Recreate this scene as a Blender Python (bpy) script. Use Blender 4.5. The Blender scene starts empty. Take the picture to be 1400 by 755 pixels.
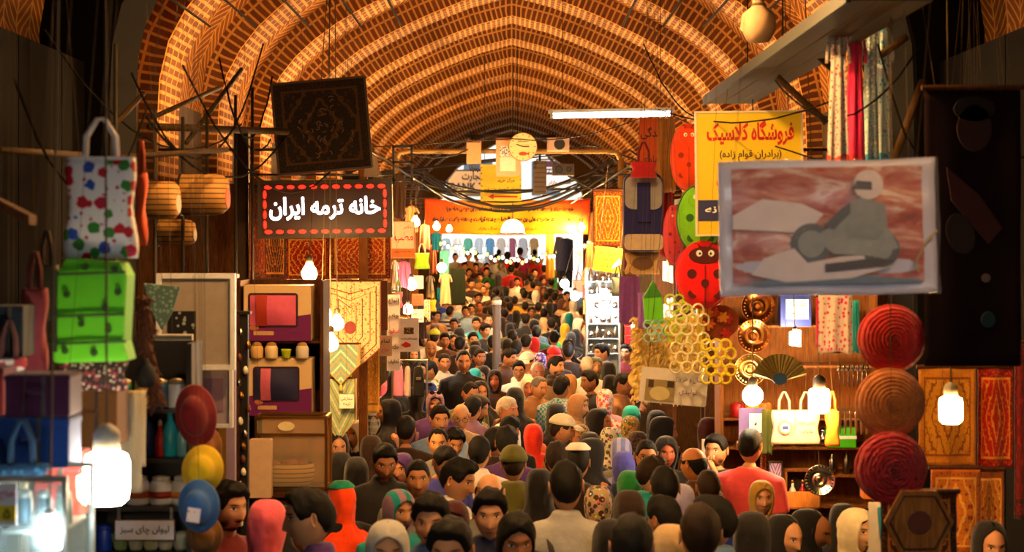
import bpy, bmesh, math, random
import numpy as np
from mathutils import Vector, Matrix, Euler, noise as mnoise
random.seed(7)
PI = math.pi
SC = bpy.context.scene
COL = SC.collection
# ------------------------------------------------------------------ camera, world, exposure
F = 2400.0; CX = 700.0; HY = 330.0; CAMZ = 3.1          # focal length in pixels, vanishing column, horizon row, eye height
cd = bpy.data.cameras.new('camera'); cam = bpy.data.objects.new('camera', cd); COL.objects.link(cam)
cam.location = (0, 0, CAMZ); cam.rotation_euler = (PI/2, 0, 0)
cd.sensor_width = 36.0; cd.lens = 36.0*F/1400.0; cd.shift_y = -(377.5-HY)/1400.0
cd.clip_start = 0.1; cd.clip_end = 400
cd.dof.use_dof = True; cd.dof.focus_distance = 16.5; cd.dof.aperture_fstop = 3.4
SC.camera = cam
WORLD_STRENGTH = 1.7
w = bpy.data.worlds.new('sky'); SC.world = w; w.use_nodes = True
bg = w.node_tree.nodes['Background']; bg.inputs[0].default_value = (0.86, 0.93, 1.0, 1); bg.inputs[1].default_value = WORLD_STRENGTH
vs = SC.view_settings
vs.view_transform = 'Standard'; vs.look = 'None'; vs.gamma = 1.0; vs.use_curve_mapping = False
vs.exposure = 0.45
SC.cycles.use_denoising = True
SC.cycles.max_bounces = 6; SC.cycles.diffuse_bounces = 3; SC.cycles.glossy_bounces = 3
SC.cycles.transmission_bounces = 4; SC.cycles.transparent_max_bounces = 8
SC.cycles.sample_clamp_indirect = 6.0
SC.cycles.caustics_reflective = False; SC.cycles.caustics_refractive = False
sd = bpy.data.lights.new('sun', 'SUN'); sd.energy = 1.7; sd.angle = 0.01; sd.color = (1, .96, .88)   # daylight on the square beyond the arcade
sun = bpy.data.objects.new('sun', sd); COL.objects.link(sun); sun.rotation_euler = (math.radians(48), 0, math.radians(-20))
WARM = (1.0, 0.515, 0.16)
WARMER = (1.0, 0.42, 0.10)
COOL = (0.85, 0.95, 1.0)
K = 1.0                                                   # all lamp powers

# ------------------------------------------------------------------ helpers
def S(h):
    h = h.lstrip('#'); c = [int(h[i:i+2], 16)/255.0 for i in (0, 2, 4)]
    return tuple(((x+0.055)/1.055)**2.4 if x > 0.04045 else x/12.92 for x in c)
def P(px, py, d):
    return Vector(((px-CX)*d/F, d, CAMZ-(py-HY)*d/F))
def U(n, d):                                              # n picture pixels at distance d, in metres
    return n*d/F
LABELS = {}
def tag(o, label, cat, group=None):
    k = label.lower()
    if k in LABELS and LABELS[k] != (group or o.name): print('DUPLABEL', label)
    LABELS[k] = group or o.name
    o['label'] = label; o['category'] = cat
    if group: o['group'] = group
    return o
def thing(name, label, cat, loc=(0, 0, 0), rz=0.0, group=None, rot=None):
    o = bpy.data.objects.new(name, None); COL.objects.link(o); o.empty_display_size = 0.05
    o.location = loc; o.rotation_euler = rot if rot else (0, 0, rz)
    return tag(o, label, cat, group)

class MB:
    def __init__(s): s.v = []; s.f = []; s.m = []; s.uv = {}
    def add(s, vs_, fs, mi=0, M=None):
        b = len(s.v)
        if M is not None: vs_ = [tuple(M @ Vector(v)) for v in vs_]
        s.v.extend(vs_); s.f.extend([tuple(b+i for i in f) for f in fs]); s.m.extend([mi]*len(fs)); return s
    def box(s, c, sz, mi=0, M=None):
        x, y, z = c; a, b, e = sz[0]/2, sz[1]/2, sz[2]/2
        v = [(x+i*a, y+j*b, z+k*e) for i in (-1, 1) for j in (-1, 1) for k in (-1, 1)]
        return s.add(v, [(0, 1, 3, 2), (4, 6, 7, 5), (0, 4, 5, 1), (2, 3, 7, 6), (0, 2, 6, 4), (1, 5, 7, 3)], mi, M)
    def tube(s, pts, r, n=8, mi=0, caps=True, M=None, flat=None):
        pts = [Vector(p) for p in pts]; rs = r if isinstance(r, (list, tuple)) else [r]*len(pts)
        v = []; f = []
        up = None
        for i, p in enumerate(pts):
            t = (pts[min(i+1, len(pts)-1)]-pts[max(i-1, 0)])
            t = t.normalized() if t.length > 1e-9 else Vector((0, 0, 1))
            if up is None:
                up = Vector((0, 0, 1)) if abs(t.z) < 0.9 else Vector((0, 1, 0))
            a = t.cross(up)
            a = a.normalized() if a.length > 1e-6 else t.orthogonal().normalized()
            b = a.cross(t).normalized(); up = b
            fl = flat[i] if flat else 1.0
            for k in range(n):
                q = 2*PI*k/n; v.append(tuple(p+a*(math.cos(q)*rs[i])+b*(math.sin(q)*rs[i]*fl)))
        for i in range(len(pts)-1):
            for k in range(n):
                f.append((i*n+k, i*n+(k+1) % n, (i+1)*n+(k+1) % n, (i+1)*n+k))
        if caps:
            f.append(tuple(range(n-1, -1, -1))); f.append(tuple((len(pts)-1)*n+k for k in range(n)))
        return s.add(v, f, mi, M)
    def cyl(s, p0, p1, r0, r1=None, n=14, mi=0, M=None): return s.tube([p0, p1], [r0, r0 if r1 is None else r1], n, mi, True, M)
    def lathe(s, prof, n=24, mi=0, M=None, c=(0, 0, 0)):
        v = [(c[0]+r*math.cos(2*PI*k/n), c[1]+r*math.sin(2*PI*k/n), c[2]+z) for r, z in prof for k in range(n)]
        f = [(i*n+k, i*n+(k+1) % n, (i+1)*n+(k+1) % n, (i+1)*n+k) for i in range(len(prof)-1) for k in range(n)]
        if prof[0][0] > 1e-6: f.append(tuple(range(n-1, -1, -1)))
        if prof[-1][0] > 1e-6: f.append(tuple((len(prof)-1)*n+k for k in range(n)))
        return s.add(v, f, mi, M)
    def loft(s, rings, mi=0, caps=True, M=None):
        n = len(rings[0]); v = [tuple(p) for r in rings for p in r]
        f = [(i*n+k, i*n+(k+1) % n, (i+1)*n+(k+1) % n, (i+1)*n+k) for i in range(len(rings)-1) for k in range(n)]
        if caps: f.append(tuple(range(n-1, -1, -1))); f.append(tuple((len(rings)-1)*n+k for k in range(n)))
        return s.add(v, f, mi, M)
    def grid(s, fn, nu, nv, mi=0, M=None):
        v = [tuple(fn(i/nu, j/nv)) for j in range(nv+1) for i in range(nu+1)]
        f = [(j*(nu+1)+i, j*(nu+1)+i+1, (j+1)*(nu+1)+i+1, (j+1)*(nu+1)+i) for j in range(nv) for i in range(nu)]
        return s.add(v, f, mi, M)
    def prism(s, poly, y0, y1, mi=0, M=None):             # outline in x,z pushed from y0 to y1
        n = len(poly); v = [(x, y0, z) for x, z in poly]+[(x, y1, z) for x, z in poly]
        f = [tuple(range(n)), tuple(range(2*n-1, n-1, -1))]+[(i, n+i, n+(i+1) % n, (i+1) % n) for i in range(n)]
        return s.add(v, f, mi, M)
    def mesh(s, name, mats, smooth=False, bevel=0.0, solid=0.0, weld=False):
        me = bpy.data.meshes.new(name); me.from_pydata(s.v, [], s.f)
        for m in (mats if isinstance(mats, (list, tuple)) else [mats]): me.materials.append(m)
        me.polygons.foreach_set('material_index', s.m)
        bm = bmesh.new(); bm.from_mesh(me)
        if weld: bmesh.ops.remove_doubles(bm, verts=bm.verts, dist=1e-5)
        bmesh.ops.recalc_face_normals(bm, faces=bm.faces)
        if solid: bmesh.ops.solidify(bm, geom=bm.faces[:], thickness=solid)
        if bevel:
            bmesh.ops.bevel(bm, geom=[e for e in bm.edges if e.calc_face_angle(0) > 0.5], offset=bevel, segments=2, affect='EDGES', profile=0.7, clamp_overlap=True)
        bm.to_mesh(me); bm.free()
        if smooth: me.polygons.foreach_set('use_smooth', [True]*len(me.polygons))
        me.update(); return me
    def build(s, name, mats, parent=None, loc=None, rot=None, **k):
        o = bpy.data.objects.new(name, s.mesh(name, mats, **k)); COL.objects.link(o)
        if parent is not None: o.parent = parent
        if loc is not None: o.location = loc
        if rot is not None: o.rotation_euler = rot
        return o
def struct(name, mb, mats, **k):
    o = mb.build(name, mats, **k); o['kind'] = 'structure'; return o
def copy_tree(o, parent=None):
    c = o.copy(); COL.objects.link(c)
    if parent is not None: c.parent = parent
    for ch in list(o.children): copy_tree(ch, c)
    return c
def rrect(w, h, r, n=5, cx=0, cz=0):
    pts = []
    for (sx, sz, a0) in ((1, 1, 0), (-1, 1, PI/2), (-1, -1, PI), (1, -1, 1.5*PI)):
        for i in range(n+1):
            a = a0+PI/2*i/n; pts.append((cx+sx*(w/2-r)+r*math.cos(a), cz+sz*(h/2-r)+r*math.sin(a)))
    return pts
def ell(rx, rz, n=24, cx=0, cz=0, rot=0):
    return [(cx+rx*math.cos(2*PI*i/n)*math.cos(rot)-rz*math.sin(2*PI*i/n)*math.sin(rot), cz+rx*math.cos(2*PI*i/n)*math.sin(rot)+rz*math.sin(2*PI*i/n)*math.cos(rot)) for i in range(n)]

# ------------------------------------------------------------------ materials
class N:
    def __init__(s, name):
        s.m = bpy.data.materials.new(name); s.m.use_nodes = True; s.t = s.m.node_tree; s.b = s.t.nodes['Principled BSDF']
    def n(s, typ, **kw):
        x = s.t.nodes.new(typ)
        for k, v in kw.items(): setattr(x, k, v)
        return x
    def l(s, a, b): s.t.links.new(a, b)
    def math(s, op, a, b=None, c=None):
        x = s.n('ShaderNodeMath', operation=op)
        for i, q in enumerate((a, b, c)):
            if q is None: continue
            if isinstance(q, (int, float)): x.inputs[i].default_value = q
            else: s.l(q, x.inputs[i])
        return x.outputs[0]
    def mix(s, fac, a, b, blend='MIX'):
        x = s.n('ShaderNodeMix', data_type='RGBA', blend_type=blend)
        for sock, q in ((x.inputs[0], fac), (x.inputs[6], a), (x.inputs[7], b)):
            if isinstance(q, (int, float)): sock.default_value = q
            elif isinstance(q, tuple): sock.default_value = (*q, 1) if len(q) == 3 else q
            else: s.l(q, sock)
        return x.outputs[2]
    def ramp(s, fac, stops, interp='LINEAR'):
        x = s.n('ShaderNodeValToRGB'); x.color_ramp.interpolation = interp
        e = x.color_ramp.elements
        while len(e) < len(stops): e.new(0.5)
        for i, (p, c) in enumerate(stops): e[i].position = p; e[i].color = (*c, 1)
        s.l(fac, x.inputs[0]); return x.outputs[0]
    def noise(s, vec, scale, detail=3, rough=0.55):
        x = s.n('ShaderNodeTexNoise'); x.inputs['Scale'].default_value = scale; x.inputs['Detail'].default_value = detail; x.inputs['Roughness'].default_value = rough
        if vec is not None: s.l(vec, x.inputs['Vector'])
        return x.outputs[0]
    def vor(s, vec, scale, feature='F1', rnd=1.0):
        x = s.n('ShaderNodeTexVoronoi', feature=feature); x.inputs['Scale'].default_value = scale; x.inputs['Randomness'].default_value = rnd
        if vec is not None: s.l(vec, x.inputs['Vector'])
        return x
    def bump(s, h, strength=0.3, dist=0.01):
        x = s.n('ShaderNodeBump'); x.inputs['Strength'].default_value = strength; x.inputs['Distance'].default_value = dist
        s.l(h, x.inputs['Height']); s.l(x.outputs[0], s.b.inputs['Normal'])
    def obj(s): return s.n('ShaderNodeTexCoord').outputs['Object']
    def col(s, c):
        if isinstance(c, tuple): s.b.inputs['Base Color'].default_value = (*c, 1)
        else: s.l(c, s.b.inputs['Base Color'])
    def fin(s, rough=0.7, metal=0.0, spec=0.5, sheen=0.0):
        s.b.inputs['Roughness'].default_value = rough; s.b.inputs['Metallic'].default_value = metal
        s.b.inputs['Specular IOR Level'].default_value = spec
        if sheen: s.b.inputs['Sheen Weight'].default_value = sheen
        return s.m
_mc = {}
def mat(c, rough=0.7, metal=0.0, var=0.18, scale=18.0, bump=0.15, spec=0.4, sheen=0.0):
    """plain surface with a little procedural variation"""
    key = (c, rough, metal, var, scale, bump, sheen)
    if key in _mc: return _mc[key]
    a = N('surface_'+str(c).strip('#')); rgb = S(c)
    o = a.obj(); f = a.noise(o, scale, 4)
    a.col(a.mix(f, tuple(min(1, x*(1-var)) for x in rgb), tuple(min(1, x*(1+var)) for x in rgb)))
    if bump: a.bump(f, bump, 0.004)
    _mc[key] = a.fin(rough, metal, spec, sheen); return _mc[key]
def emit(c, strength, base='#ffffff'):
    key = ('emit', c, strength)
    if key in _mc: return _mc[key]
    a = N('glow'); rgb = c if isinstance(c, tuple) else S(c)
    a.col((.02, .02, .02)); a.b.inputs['Emission Color'].default_value = (*rgb, 1); a.b.inputs['Emission Strength'].default_value = strength
    _mc[key] = a.fin(0.3); return _mc[key]
def cloth_mat(kind):
    """fabric whose colour is the object's own colour; second colour from the object's property col2"""
    key = ('cloth', kind)
    if key in _mc: return _mc[key]
    a = N('fabric_'+kind); oi = a.n('ShaderNodeObjectInfo'); base = oi.outputs['Color']
    at = a.n('ShaderNodeAttribute', attribute_type='OBJECT', attribute_name='col2'); c2 = at.outputs['Color']
    o = a.obj(); f = a.noise(o, 14, 4)
    if kind == 'plain': c = base
    elif kind in ('plaid', 'stripe', 'hstripe', 'check'):
        sp = a.n('ShaderNodeSeparateXYZ'); a.l(o, sp.inputs[0])
        def band(ch, sc, w_): return a.math('LESS_THAN', a.math('FRACT', a.math('MULTIPLY', ch, sc)), w_)
        if kind == 'plaid':
            c = a.mix(a.math('MULTIPLY', band(sp.outputs[0], 16, .4), .6), base, c2)
            c = a.mix(a.math('MULTIPLY', band(sp.outputs[2], 16, .4), .6), c, c2)
        elif kind == 'stripe': c = a.mix(band(sp.outputs[0], 14, .45), base, c2)
        elif kind == 'hstripe': c = a.mix(band(sp.outputs[2], 12, .45), base, c2)
        else:
            t = a.n('ShaderNodeTexChecker'); t.inputs['Scale'].default_value = 40; a.l(o, t.inputs['Vector']); c = a.mix(t.outputs[1], base, c2)
    elif kind == 'floral':
        v = a.vor(o, 22); c = a.mix(a.math('LESS_THAN', v.outputs[0], .45), base, c2)
        v2 = a.vor(o, 34); c = a.mix(a.math('LESS_THAN', v2.outputs[0], .28), c, v2.outputs['Color'])
    elif kind == 'leopard':
        v = a.vor(o, 42, rnd=.8); c = a.mix(a.math('MULTIPLY', a.math('GREATER_THAN', v.outputs[0], .22), a.math('LESS_THAN', v.outputs[0], .5)), base, c2)
    c = a.mix(1.0, c, a.ramp(f, [(0.3, (.78, .78, .78)), (0.7, (1, 1, 1))]), 'MULTIPLY')
    a.col(c); a.bump(f, 0.5, 0.015)
    _mc[key] = a.fin(0.85, 0, 0.25, 0.15); return _mc[key]
def wood(c1, c2, scale=6, rough=0.55):
    key = ('wood', c1, c2, scale, rough)
    if key in _mc: return _mc[key]
    a = N('timber'); o = a.obj()
    mp = a.n('ShaderNodeMapping'); mp.inputs['Scale'].default_value = (14, 14, 1.6); a.l(o, mp.inputs[0])
    f = a.noise(mp.outputs[0], scale, 5, .65); a.col(a.ramp(f, [(0.3, S(c1)), (0.7, S(c2))])); a.bump(f, .25, .004)
    _mc[key] = a.fin(rough+.2, 0, .15); return _mc[key]
def carpet(field, motif, accent, border, mscale=9.0, rough=0.9, rings=6.0, sym=True):
    """knotted rug: border bands, centre medallion and small motifs; uses Generated coordinates x and z"""
    key = ('carpet', field, motif, accent, border, mscale, rings)
    if key in _mc: return _mc[key]
    a = N('rug_pattern'); g = a.n('ShaderNodeTexCoord').outputs['Generated']
    sp = a.n('ShaderNodeSeparateXYZ'); a.l(g, sp.inputs[0])
    ax = a.math('ABSOLUTE', a.math('SUBTRACT', sp.outputs[0], .5)); az = a.math('ABSOLUTE', a.math('SUBTRACT', sp.outputs[2], .5))
    cb = a.n('ShaderNodeCombineXYZ'); a.l(ax, cb.inputs[0]); a.l(az, cb.inputs[1])
    v = a.vor(cb.outputs[0], mscale*2.2, rnd=.9)
    wv = a.math('FRACT', a.math('MULTIPLY', a.math('ADD', a.math('MULTIPLY', ax, 1.6), a.math('ADD', az, a.math('MULTIPLY', v.outputs[0], .12))), rings))
    c = a.mix(a.math('LESS_THAN', v.outputs[0], .33), S(field), S(motif))
    c = a.mix(a.math('LESS_THAN', wv, .22), c, S(accent))
    v2 = a.vor(cb.outputs[0], mscale*5, rnd=1); c = a.mix(a.math('LESS_THAN', v2.outputs[0], .22), c, S(motif))
    mx = a.math('MAXIMUM', ax, az)
    b1 = a.math('GREATER_THAN', mx, .40); cbord = a.mix(a.math('LESS_THAN', v2.outputs[0], .36), S(border), S(motif))
    c = a.mix(b1, c, cbord)
    ln = a.math('MULTIPLY', a.math('GREATER_THAN', mx, .385), a.math('LESS_THAN', mx, .41)); c = a.mix(ln, c, S(accent))
    ln2 = a.math('GREATER_THAN', mx, .475); c = a.mix(ln2, c, S(border))
    f = a.noise(a.obj(), 160, 2); c = a.mix(1.0, c, a.ramp(f, [(.3, (.7, .7, .7)), (.7, (1, 1, 1))]), 'MULTIPLY')
    a.col(c); a.bump(f, .4, .004)
    _mc[key] = a.fin(rough, 0, .2, .3); return _mc[key]
def spots(base, dot, scale=14.0, size=.33, dot2=None, rough=.8):
    key = ('spots', base, dot, scale, size, dot2)
    if key in _mc: return _mc[key]
    a = N('spotted_print'); o = a.obj(); v = a.vor(o, scale, rnd=.75)
    c = a.mix(a.math('LESS_THAN', v.outputs[0], size), S(base), S(dot))
    if dot2:
        v2 = a.vor(o, scale*1.7, rnd=.9); c = a.mix(a.math('LESS_THAN', v2.outputs[0], size*.8), c, S(dot2))
    a.col(c); _mc[key] = a.fin(rough, 0, .3); return _mc[key]
def glass_mat(tint='#eef6f4', alpha=.18, rough=.05):
    key = ('glass', tint, alpha)
    if key in _mc: return _mc[key]
    a = N('clear_glass'); a.col(S(tint)); a.b.inputs['Alpha'].default_value = alpha
    a.m.blend_method = 'BLEND' if hasattr(a.m, 'blend_method') else a.m.blend_method
    _mc[key] = a.fin(rough, 0, .7); return _mc[key]
def brick(name, c1, c2, mortar, zig, bw=.25, rh=.085, ms=.014, offset=0.0):
    a = N(name); uv = a.n('ShaderNodeUVMap').outputs[0]
    sp = a.n('ShaderNodeSeparateXYZ'); a.l(uv, sp.inputs[0]); u, v = sp.outputs[0], sp.outputs[1]
    if zig: v = a.math('ADD', v, a.math('MULTIPLY', a.math('PINGPONG', u, bw), .85))
    cb = a.n('ShaderNodeCombineXYZ'); a.l(u, cb.inputs[0]); a.l(v, cb.inputs[1])
    b = a.n('ShaderNodeTexBrick'); b.offset = offset; b.squash = 1.0
    a.l(cb.outputs[0], b.inputs['Vector'])
    for k_, q in (('Color1', S(c1)), ('Color2', S(c2)), ('Mortar', S(mortar))): b.inputs[k_].default_value = (*q, 1)
    for k_, q in (('Scale', 1.0), ('Mortar Size', ms), ('Mortar Smooth', .25), ('Brick Width', bw), ('Row Height', rh), ('Bias', -.1)): b.inputs[k_].default_value = q
    o = a.obj(); dirt = a.noise(o, 1.1, 5, .6)
    c = a.mix(1.0, b.outputs[0], a.ramp(dirt, [(.3, (.62, .55, .5)), (.62, (1.05, 1, .95))]), 'MULTIPLY')
    a.col(c); inv = a.math('SUBTRACT', 1.0, b.outputs[1]); a.bump(inv, -.35, .012)
    return a.fin(.85, 0, .25)

# ------------------------------------------------------------------ writing (letters joined and ordered for right-to-left script)
_A = {}
for ch, b4 in {'ب': 0xFE8F, 'ت': 0xFE95, 'ث': 0xFE99, 'ج': 0xFE9D, 'ح': 0xFEA1, 'خ': 0xFEA5, 'س': 0xFEB1, 'ش': 0xFEB5, 'ص': 0xFEB9, 'ض': 0xFEBD, 'ط': 0xFEC1, 'ظ': 0xFEC5, 'ع': 0xFEC9, 'غ': 0xFECD, 'ف': 0xFED1, 'ق': 0xFED5, 'ل': 0xFEDD, 'م': 0xFEE1, 'ن': 0xFEE5, 'ه': 0xFEE9, 'پ': 0xFB56, 'چ': 0xFB7A, 'ک': 0xFB8E, 'گ': 0xFB92, 'ی': 0xFBFC}.items(): _A[ch] = (b4, b4+1, b4+2, b4+3)
for ch, b2 in {'ا': 0xFE8D, 'آ': 0xFE81, 'د': 0xFEA9, 'ذ': 0xFEAB, 'ر': 0xFEAD, 'ز': 0xFEAF, 'ژ': 0xFB8A, 'و': 0xFEED}.items(): _A[ch] = (b2, b2+1)
def shape(t):
    if not any(c in _A for c in t): return t
    out = []; i = 0
    while i < len(t):
        c = t[i]
        if c in _A:
            pj = i > 0 and t[i-1] in _A and len(_A[t[i-1]]) == 4
            if c == 'ل' and i+1 < len(t) and t[i+1] == 'ا':
                out.append(chr(0xFEFC if pj else 0xFEFB)); i += 2; continue
            nj = len(_A[c]) == 4 and i+1 < len(t) and t[i+1] in _A
            out.append(chr(_A[c][(3 if nj else 1) if pj else (2 if nj else 0)]))
        else: out.append({'(': ')', ')': '('}.get(c, c))
        i += 1
    return ''.join(reversed(out))
def text(t, w_, h_, parent, m, loc=(0, 0, 0), bold=.0, depth=.002, name='lettering', fit=True):
    """writing as a mesh that faces -Y, fitted into a w_ x h_ field about loc"""
    c = bpy.data.curves.new('tmp', 'FONT'); c.body = shape(t); c.size = 1; c.extrude = 0.01; c.offset = bold; c.resolution_u = 3
    o = bpy.data.objects.new('tmp', c); COL.objects.link(o)
    dg = bpy.context.evaluated_depsgraph_get(); me = bpy.data.meshes.new_from_object(o.evaluated_get(dg))
    bpy.data.objects.remove(o); bpy.data.curves.remove(c)
    n = len(me.vertices); a = np.empty(n*3, dtype=np.float32); me.vertices.foreach_get('co', a); a = a.reshape(-1, 3)
    lo, hi = a.min(0), a.max(0); sx = w_/max(1e-6, hi[0]-lo[0]); sz = h_/max(1e-6, hi[1]-lo[1])
    if not fit: sx = sz = min(sx, sz)
    r = np.empty_like(a); r[:, 0] = (a[:, 0]-(lo[0]+hi[0])/2)*sx; r[:, 2] = (a[:, 1]-(lo[1]+hi[1])/2)*sz; r[:, 1] = -a[:, 2]*depth/0.01
    me.vertices.foreach_set('co', r.ravel()); me.materials.clear(); me.materials.append(m); me.update(); me.name = name
    ob = bpy.data.objects.new(name, me); COL.objects.link(ob); ob.parent = parent; ob.location = loc
    return ob
BLACK = mat('#15110f', .6); WHITE = mat('#e8e4dc', .6); INKRED = mat('#b3121c', .6); INKDARK = mat('#1c1414', .6); STEEL = mat('#8d8a84', .35, .9, .1)
DARKMETAL = mat('#2b2723', .5, .6); BROWNWOOD = wood('#2a1609', '#5a3317'); PALEWOOD = wood('#8a5a2a', '#b98345'); DARKWOOD = wood('#140c07', '#2c1a0d')
CORD = mat('#4a3a28', .9); BRASS = mat('#b98a3a', .28, 1.0, .12, 12, .1); SILVER = mat('#c9c4ba', .2, 1.0, .08, 12, .1); COPPER = mat('#b0733f', .28, 1.0, .12, 12, .1)
# ------------------------------------------------------------------ the arcade: floor, stairs, walls, brick vault
STEP0, NST, RUN, RISE = 40.0, 7, 1.42, 0.157
def floor_z(y):
    if y <= STEP0: return 0.0
    return RISE*min(NST, int((y-STEP0)/RUN)+1)
a = N('paving'); o_ = a.obj(); bt = a.n('ShaderNodeTexBrick'); a.l(o_, bt.inputs['Vector'])
for k_, q in (('Color1', S('#4a3d30')), ('Color2', S('#3b3128')), ('Mortar', S('#241d17'))): bt.inputs[k_].default_value = (*q, 1)
bt.inputs['Scale'].default_value = 1.0; bt.inputs['Brick Width'].default_value = .6; bt.inputs['Row Height'].default_value = .4; bt.inputs['Mortar Size'].default_value = .01
a.col(bt.outputs[0]); PAVE = a.fin(.6)
struct('floor', MB().box((0, 17, -.1), (8, 46, .2)), PAVE)
for i in range(NST):
    y0 = STEP0+i*RUN; y1 = y0+RUN if i < NST-1 else 62.0
    struct('trim_%d' % (i+1), MB().box((0, (y0+y1)/2, RISE*(i+1)/2-.1), (8, y1-y0, RISE*(i+1)+.2)), PAVE)
TOPZ = RISE*NST
PLAZA = mat('#cfc8ba', .8, 0, .08, 3, .1)
struct('ground', MB().box((0, 92, TOPZ/2-.1), (90, 60, TOPZ+.2)), PLAZA)
PLASTER = mat('#3a2a1c', .9, 0, .35, 3, .5)
for side, s in (('left', -1), ('right', 1)):
    struct('wall_'+side, MB().box((s*3.6, 27, 2.2), (.4, 70, 4.6)), PLASTER)
struct('wall_back', MB().box((0, -6.2, 3.7), (7.6, .3, 7.8)), PLASTER)
PROF = [(0, 7.0), (.33, 6.92), (.66, 6.83), (1.0, 6.70), (1.32, 6.57), (1.66, 6.41), (2.0, 6.24), (2.34, 6.04), (2.65, 5.81), (2.9, 5.58), (3.12, 5.30), (3.29, 4.98), (3.38, 4.6), (3.40, 4.2)]
PROF = [(-x, z) for x, z in reversed(PROF)]+PROF[1:]
ARC = [0.0]
for i in range(1, len(PROF)): ARC.append(ARC[-1]+math.hypot(PROF[i][0]-PROF[i-1][0], PROF[i][1]-PROF[i-1][1]))
NORM = []
for i in range(len(PROF)):
    p, q = PROF[max(0, i-1)], PROF[min(len(PROF)-1, i+1)]; tx, tz = q[0]-p[0], q[1]-p[1]; l_ = math.hypot(tx, tz); NORM.append((tz/l_, -tx/l_))   # inward normal
for i, (nx, nz) in enumerate(NORM):
    if nz > 0: NORM[i] = (-nx, -nz)
NORM[len(PROF)//2] = (0, -1)
B_VAULT = brick('vault_brick', '#7d4a1f', '#8f5a26', '#c4944c', True)
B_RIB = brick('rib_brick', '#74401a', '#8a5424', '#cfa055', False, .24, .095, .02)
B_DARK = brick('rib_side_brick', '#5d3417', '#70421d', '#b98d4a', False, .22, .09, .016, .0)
GLOOM_BLACK = mat('#0c0907', .95, 0, .3, 6, .3, .05)  # near-black; the gloom overhead is put into this colour
R0, RSP, RW, RP = 13.2, 3.25, .95, .17
VEND = 60.5
def uvmesh(name, verts, faces, uvs, m):
    me = bpy.data.meshes.new(name); me.from_pydata(verts, [], faces); l = me.uv_layers.new(name='UVMap')
    i = 0
    for f in faces:
        for vi in f: l.data[i].uv = uvs[vi]; i += 1
    for mm in (m if isinstance(m, list) else [m]): me.materials.append(mm)
    o = bpy.data.objects.new(name, me); COL.objects.link(o); o['kind'] = 'structure'; return o
ys = [-6.2+i*(VEND+6.2)/160 for i in range(161)]
V = []; FC = []; UVS = []
for y in ys:
    fr = ((y-R0-RW/2)/RSP) % 1.0; bul = .10+.20*math.sin(PI*min(1, max(0, fr/(1-RW/RSP))))
    for k, (x, z) in enumerate(PROF):
        edge = 1-abs(2*k/(len(PROF)-1)-1)**6
        V.append((x-NORM[k][0]*bul*edge, y, z-NORM[k][1]*bul*edge)); UVS.append((y, ARC[k]))
n_ = len(PROF)
FC = [(j*n_+i, j*n_+i+1, (j+1)*n_+i+1, (j+1)*n_+i) for j in range(len(ys)-1) for i in range(n_-1)]
o = uvmesh('ceiling', V, FC, UVS, B_VAULT)
y = R0-3*RSP; ti = 20
while y < VEND-.5:
    V = []; UVS = []; FC = []; MI = []
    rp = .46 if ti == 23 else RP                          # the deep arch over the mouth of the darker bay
    secs = [(y-RW/2, -.12, -RW/2-rp-.12), (y-RW/2, rp, -RW/2), (y-RW/2+.03, rp+.02, -RW/2+.03), (y+RW/2-.03, rp+.02, RW/2-.03), (y+RW/2, rp, RW/2), (y+RW/2, -.12, RW/2+rp+.12)]
    RPF = [(-3.4, .0), (-3.4, 2.0)]+PROF+[(3.4, 2.0), (3.4, 0.0)]; RNM = [(1, 0), (1, 0)]+NORM+[(-1, 0), (-1, 0)]; RAR = [-4.2, -2.2]+ARC+[ARC[-1]+2.2, ARC[-1]+4.2]; nn = len(RPF)
    for (yy, off, uu) in secs:
        for k, (x, z) in enumerate(RPF):
            V.append((x+RNM[k][0]*off, yy, z+RNM[k][1]*off)); UVS.append((uu, RAR[k]))
    for j in range(5):
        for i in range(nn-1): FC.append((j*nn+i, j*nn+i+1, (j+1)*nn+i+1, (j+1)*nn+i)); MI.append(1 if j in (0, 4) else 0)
    o = uvmesh('trim_%d' % ti, V, FC, UVS, [B_RIB, B_DARK] if ti != 23 else [GLOOM_BLACK, GLOOM_BLACK]); o.data.polygons.foreach_set('material_index', MI)  # the deep arch has its unlit shade painted as near-black
    y += RSP; ti += 1
OPEN = [(-2.45, 0), (-2.45, 4.6), (-2.3, 5.1), (-1.9, 5.6), (-1.26, 6.06), (-.6, 6.42), (0, 6.62)]; OPEN = OPEN+[(-x, z) for x, z in reversed(OPEN[:-1])]
OUTR = [(-4, 0), (-4, 4.6), (-4, 5.6), (-3.2, 7.4), (-2, 7.6), (-1, 7.8), (0, 8)]; OUTR = OUTR+[(-x, z) for x, z in reversed(OUTR[:-1])]
pm = MB(); k_ = len(OPEN)
pm.add([(x, yy, z) for yy in (60.0, 60.9) for ring in (OPEN, OUTR) for x, z in ring], [(i, i+1, k_+i+1, k_+i) for i in range(k_-1)]+[(2*k_+i, 3*k_+i, 3*k_+i+1, 2*k_+i+1) for i in range(k_-1)]+[(i, 2*k_+i, 2*k_+i+1, i+1) for i in range(k_-1)])
struct('wall_portal', pm, mat('#8a6236', .85, 0, .3, 4, .3))
# end wall above the mouth of the arcade, and the square beyond with the bank building
struct('wall_square', MB().box((0, 104, 9), (80, 1, 20)), mat('#e6ded0', .8, 0, .1, 2, .1))
for i in range(8):
    for j in range(3):
        struct('window_%d' % (i*3+j+1), MB().box((-14+i*4.0, 103.4, 6.8+j*3.6), (1.7, .3, 2.0)), mat('#3d4a55', .2))
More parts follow.
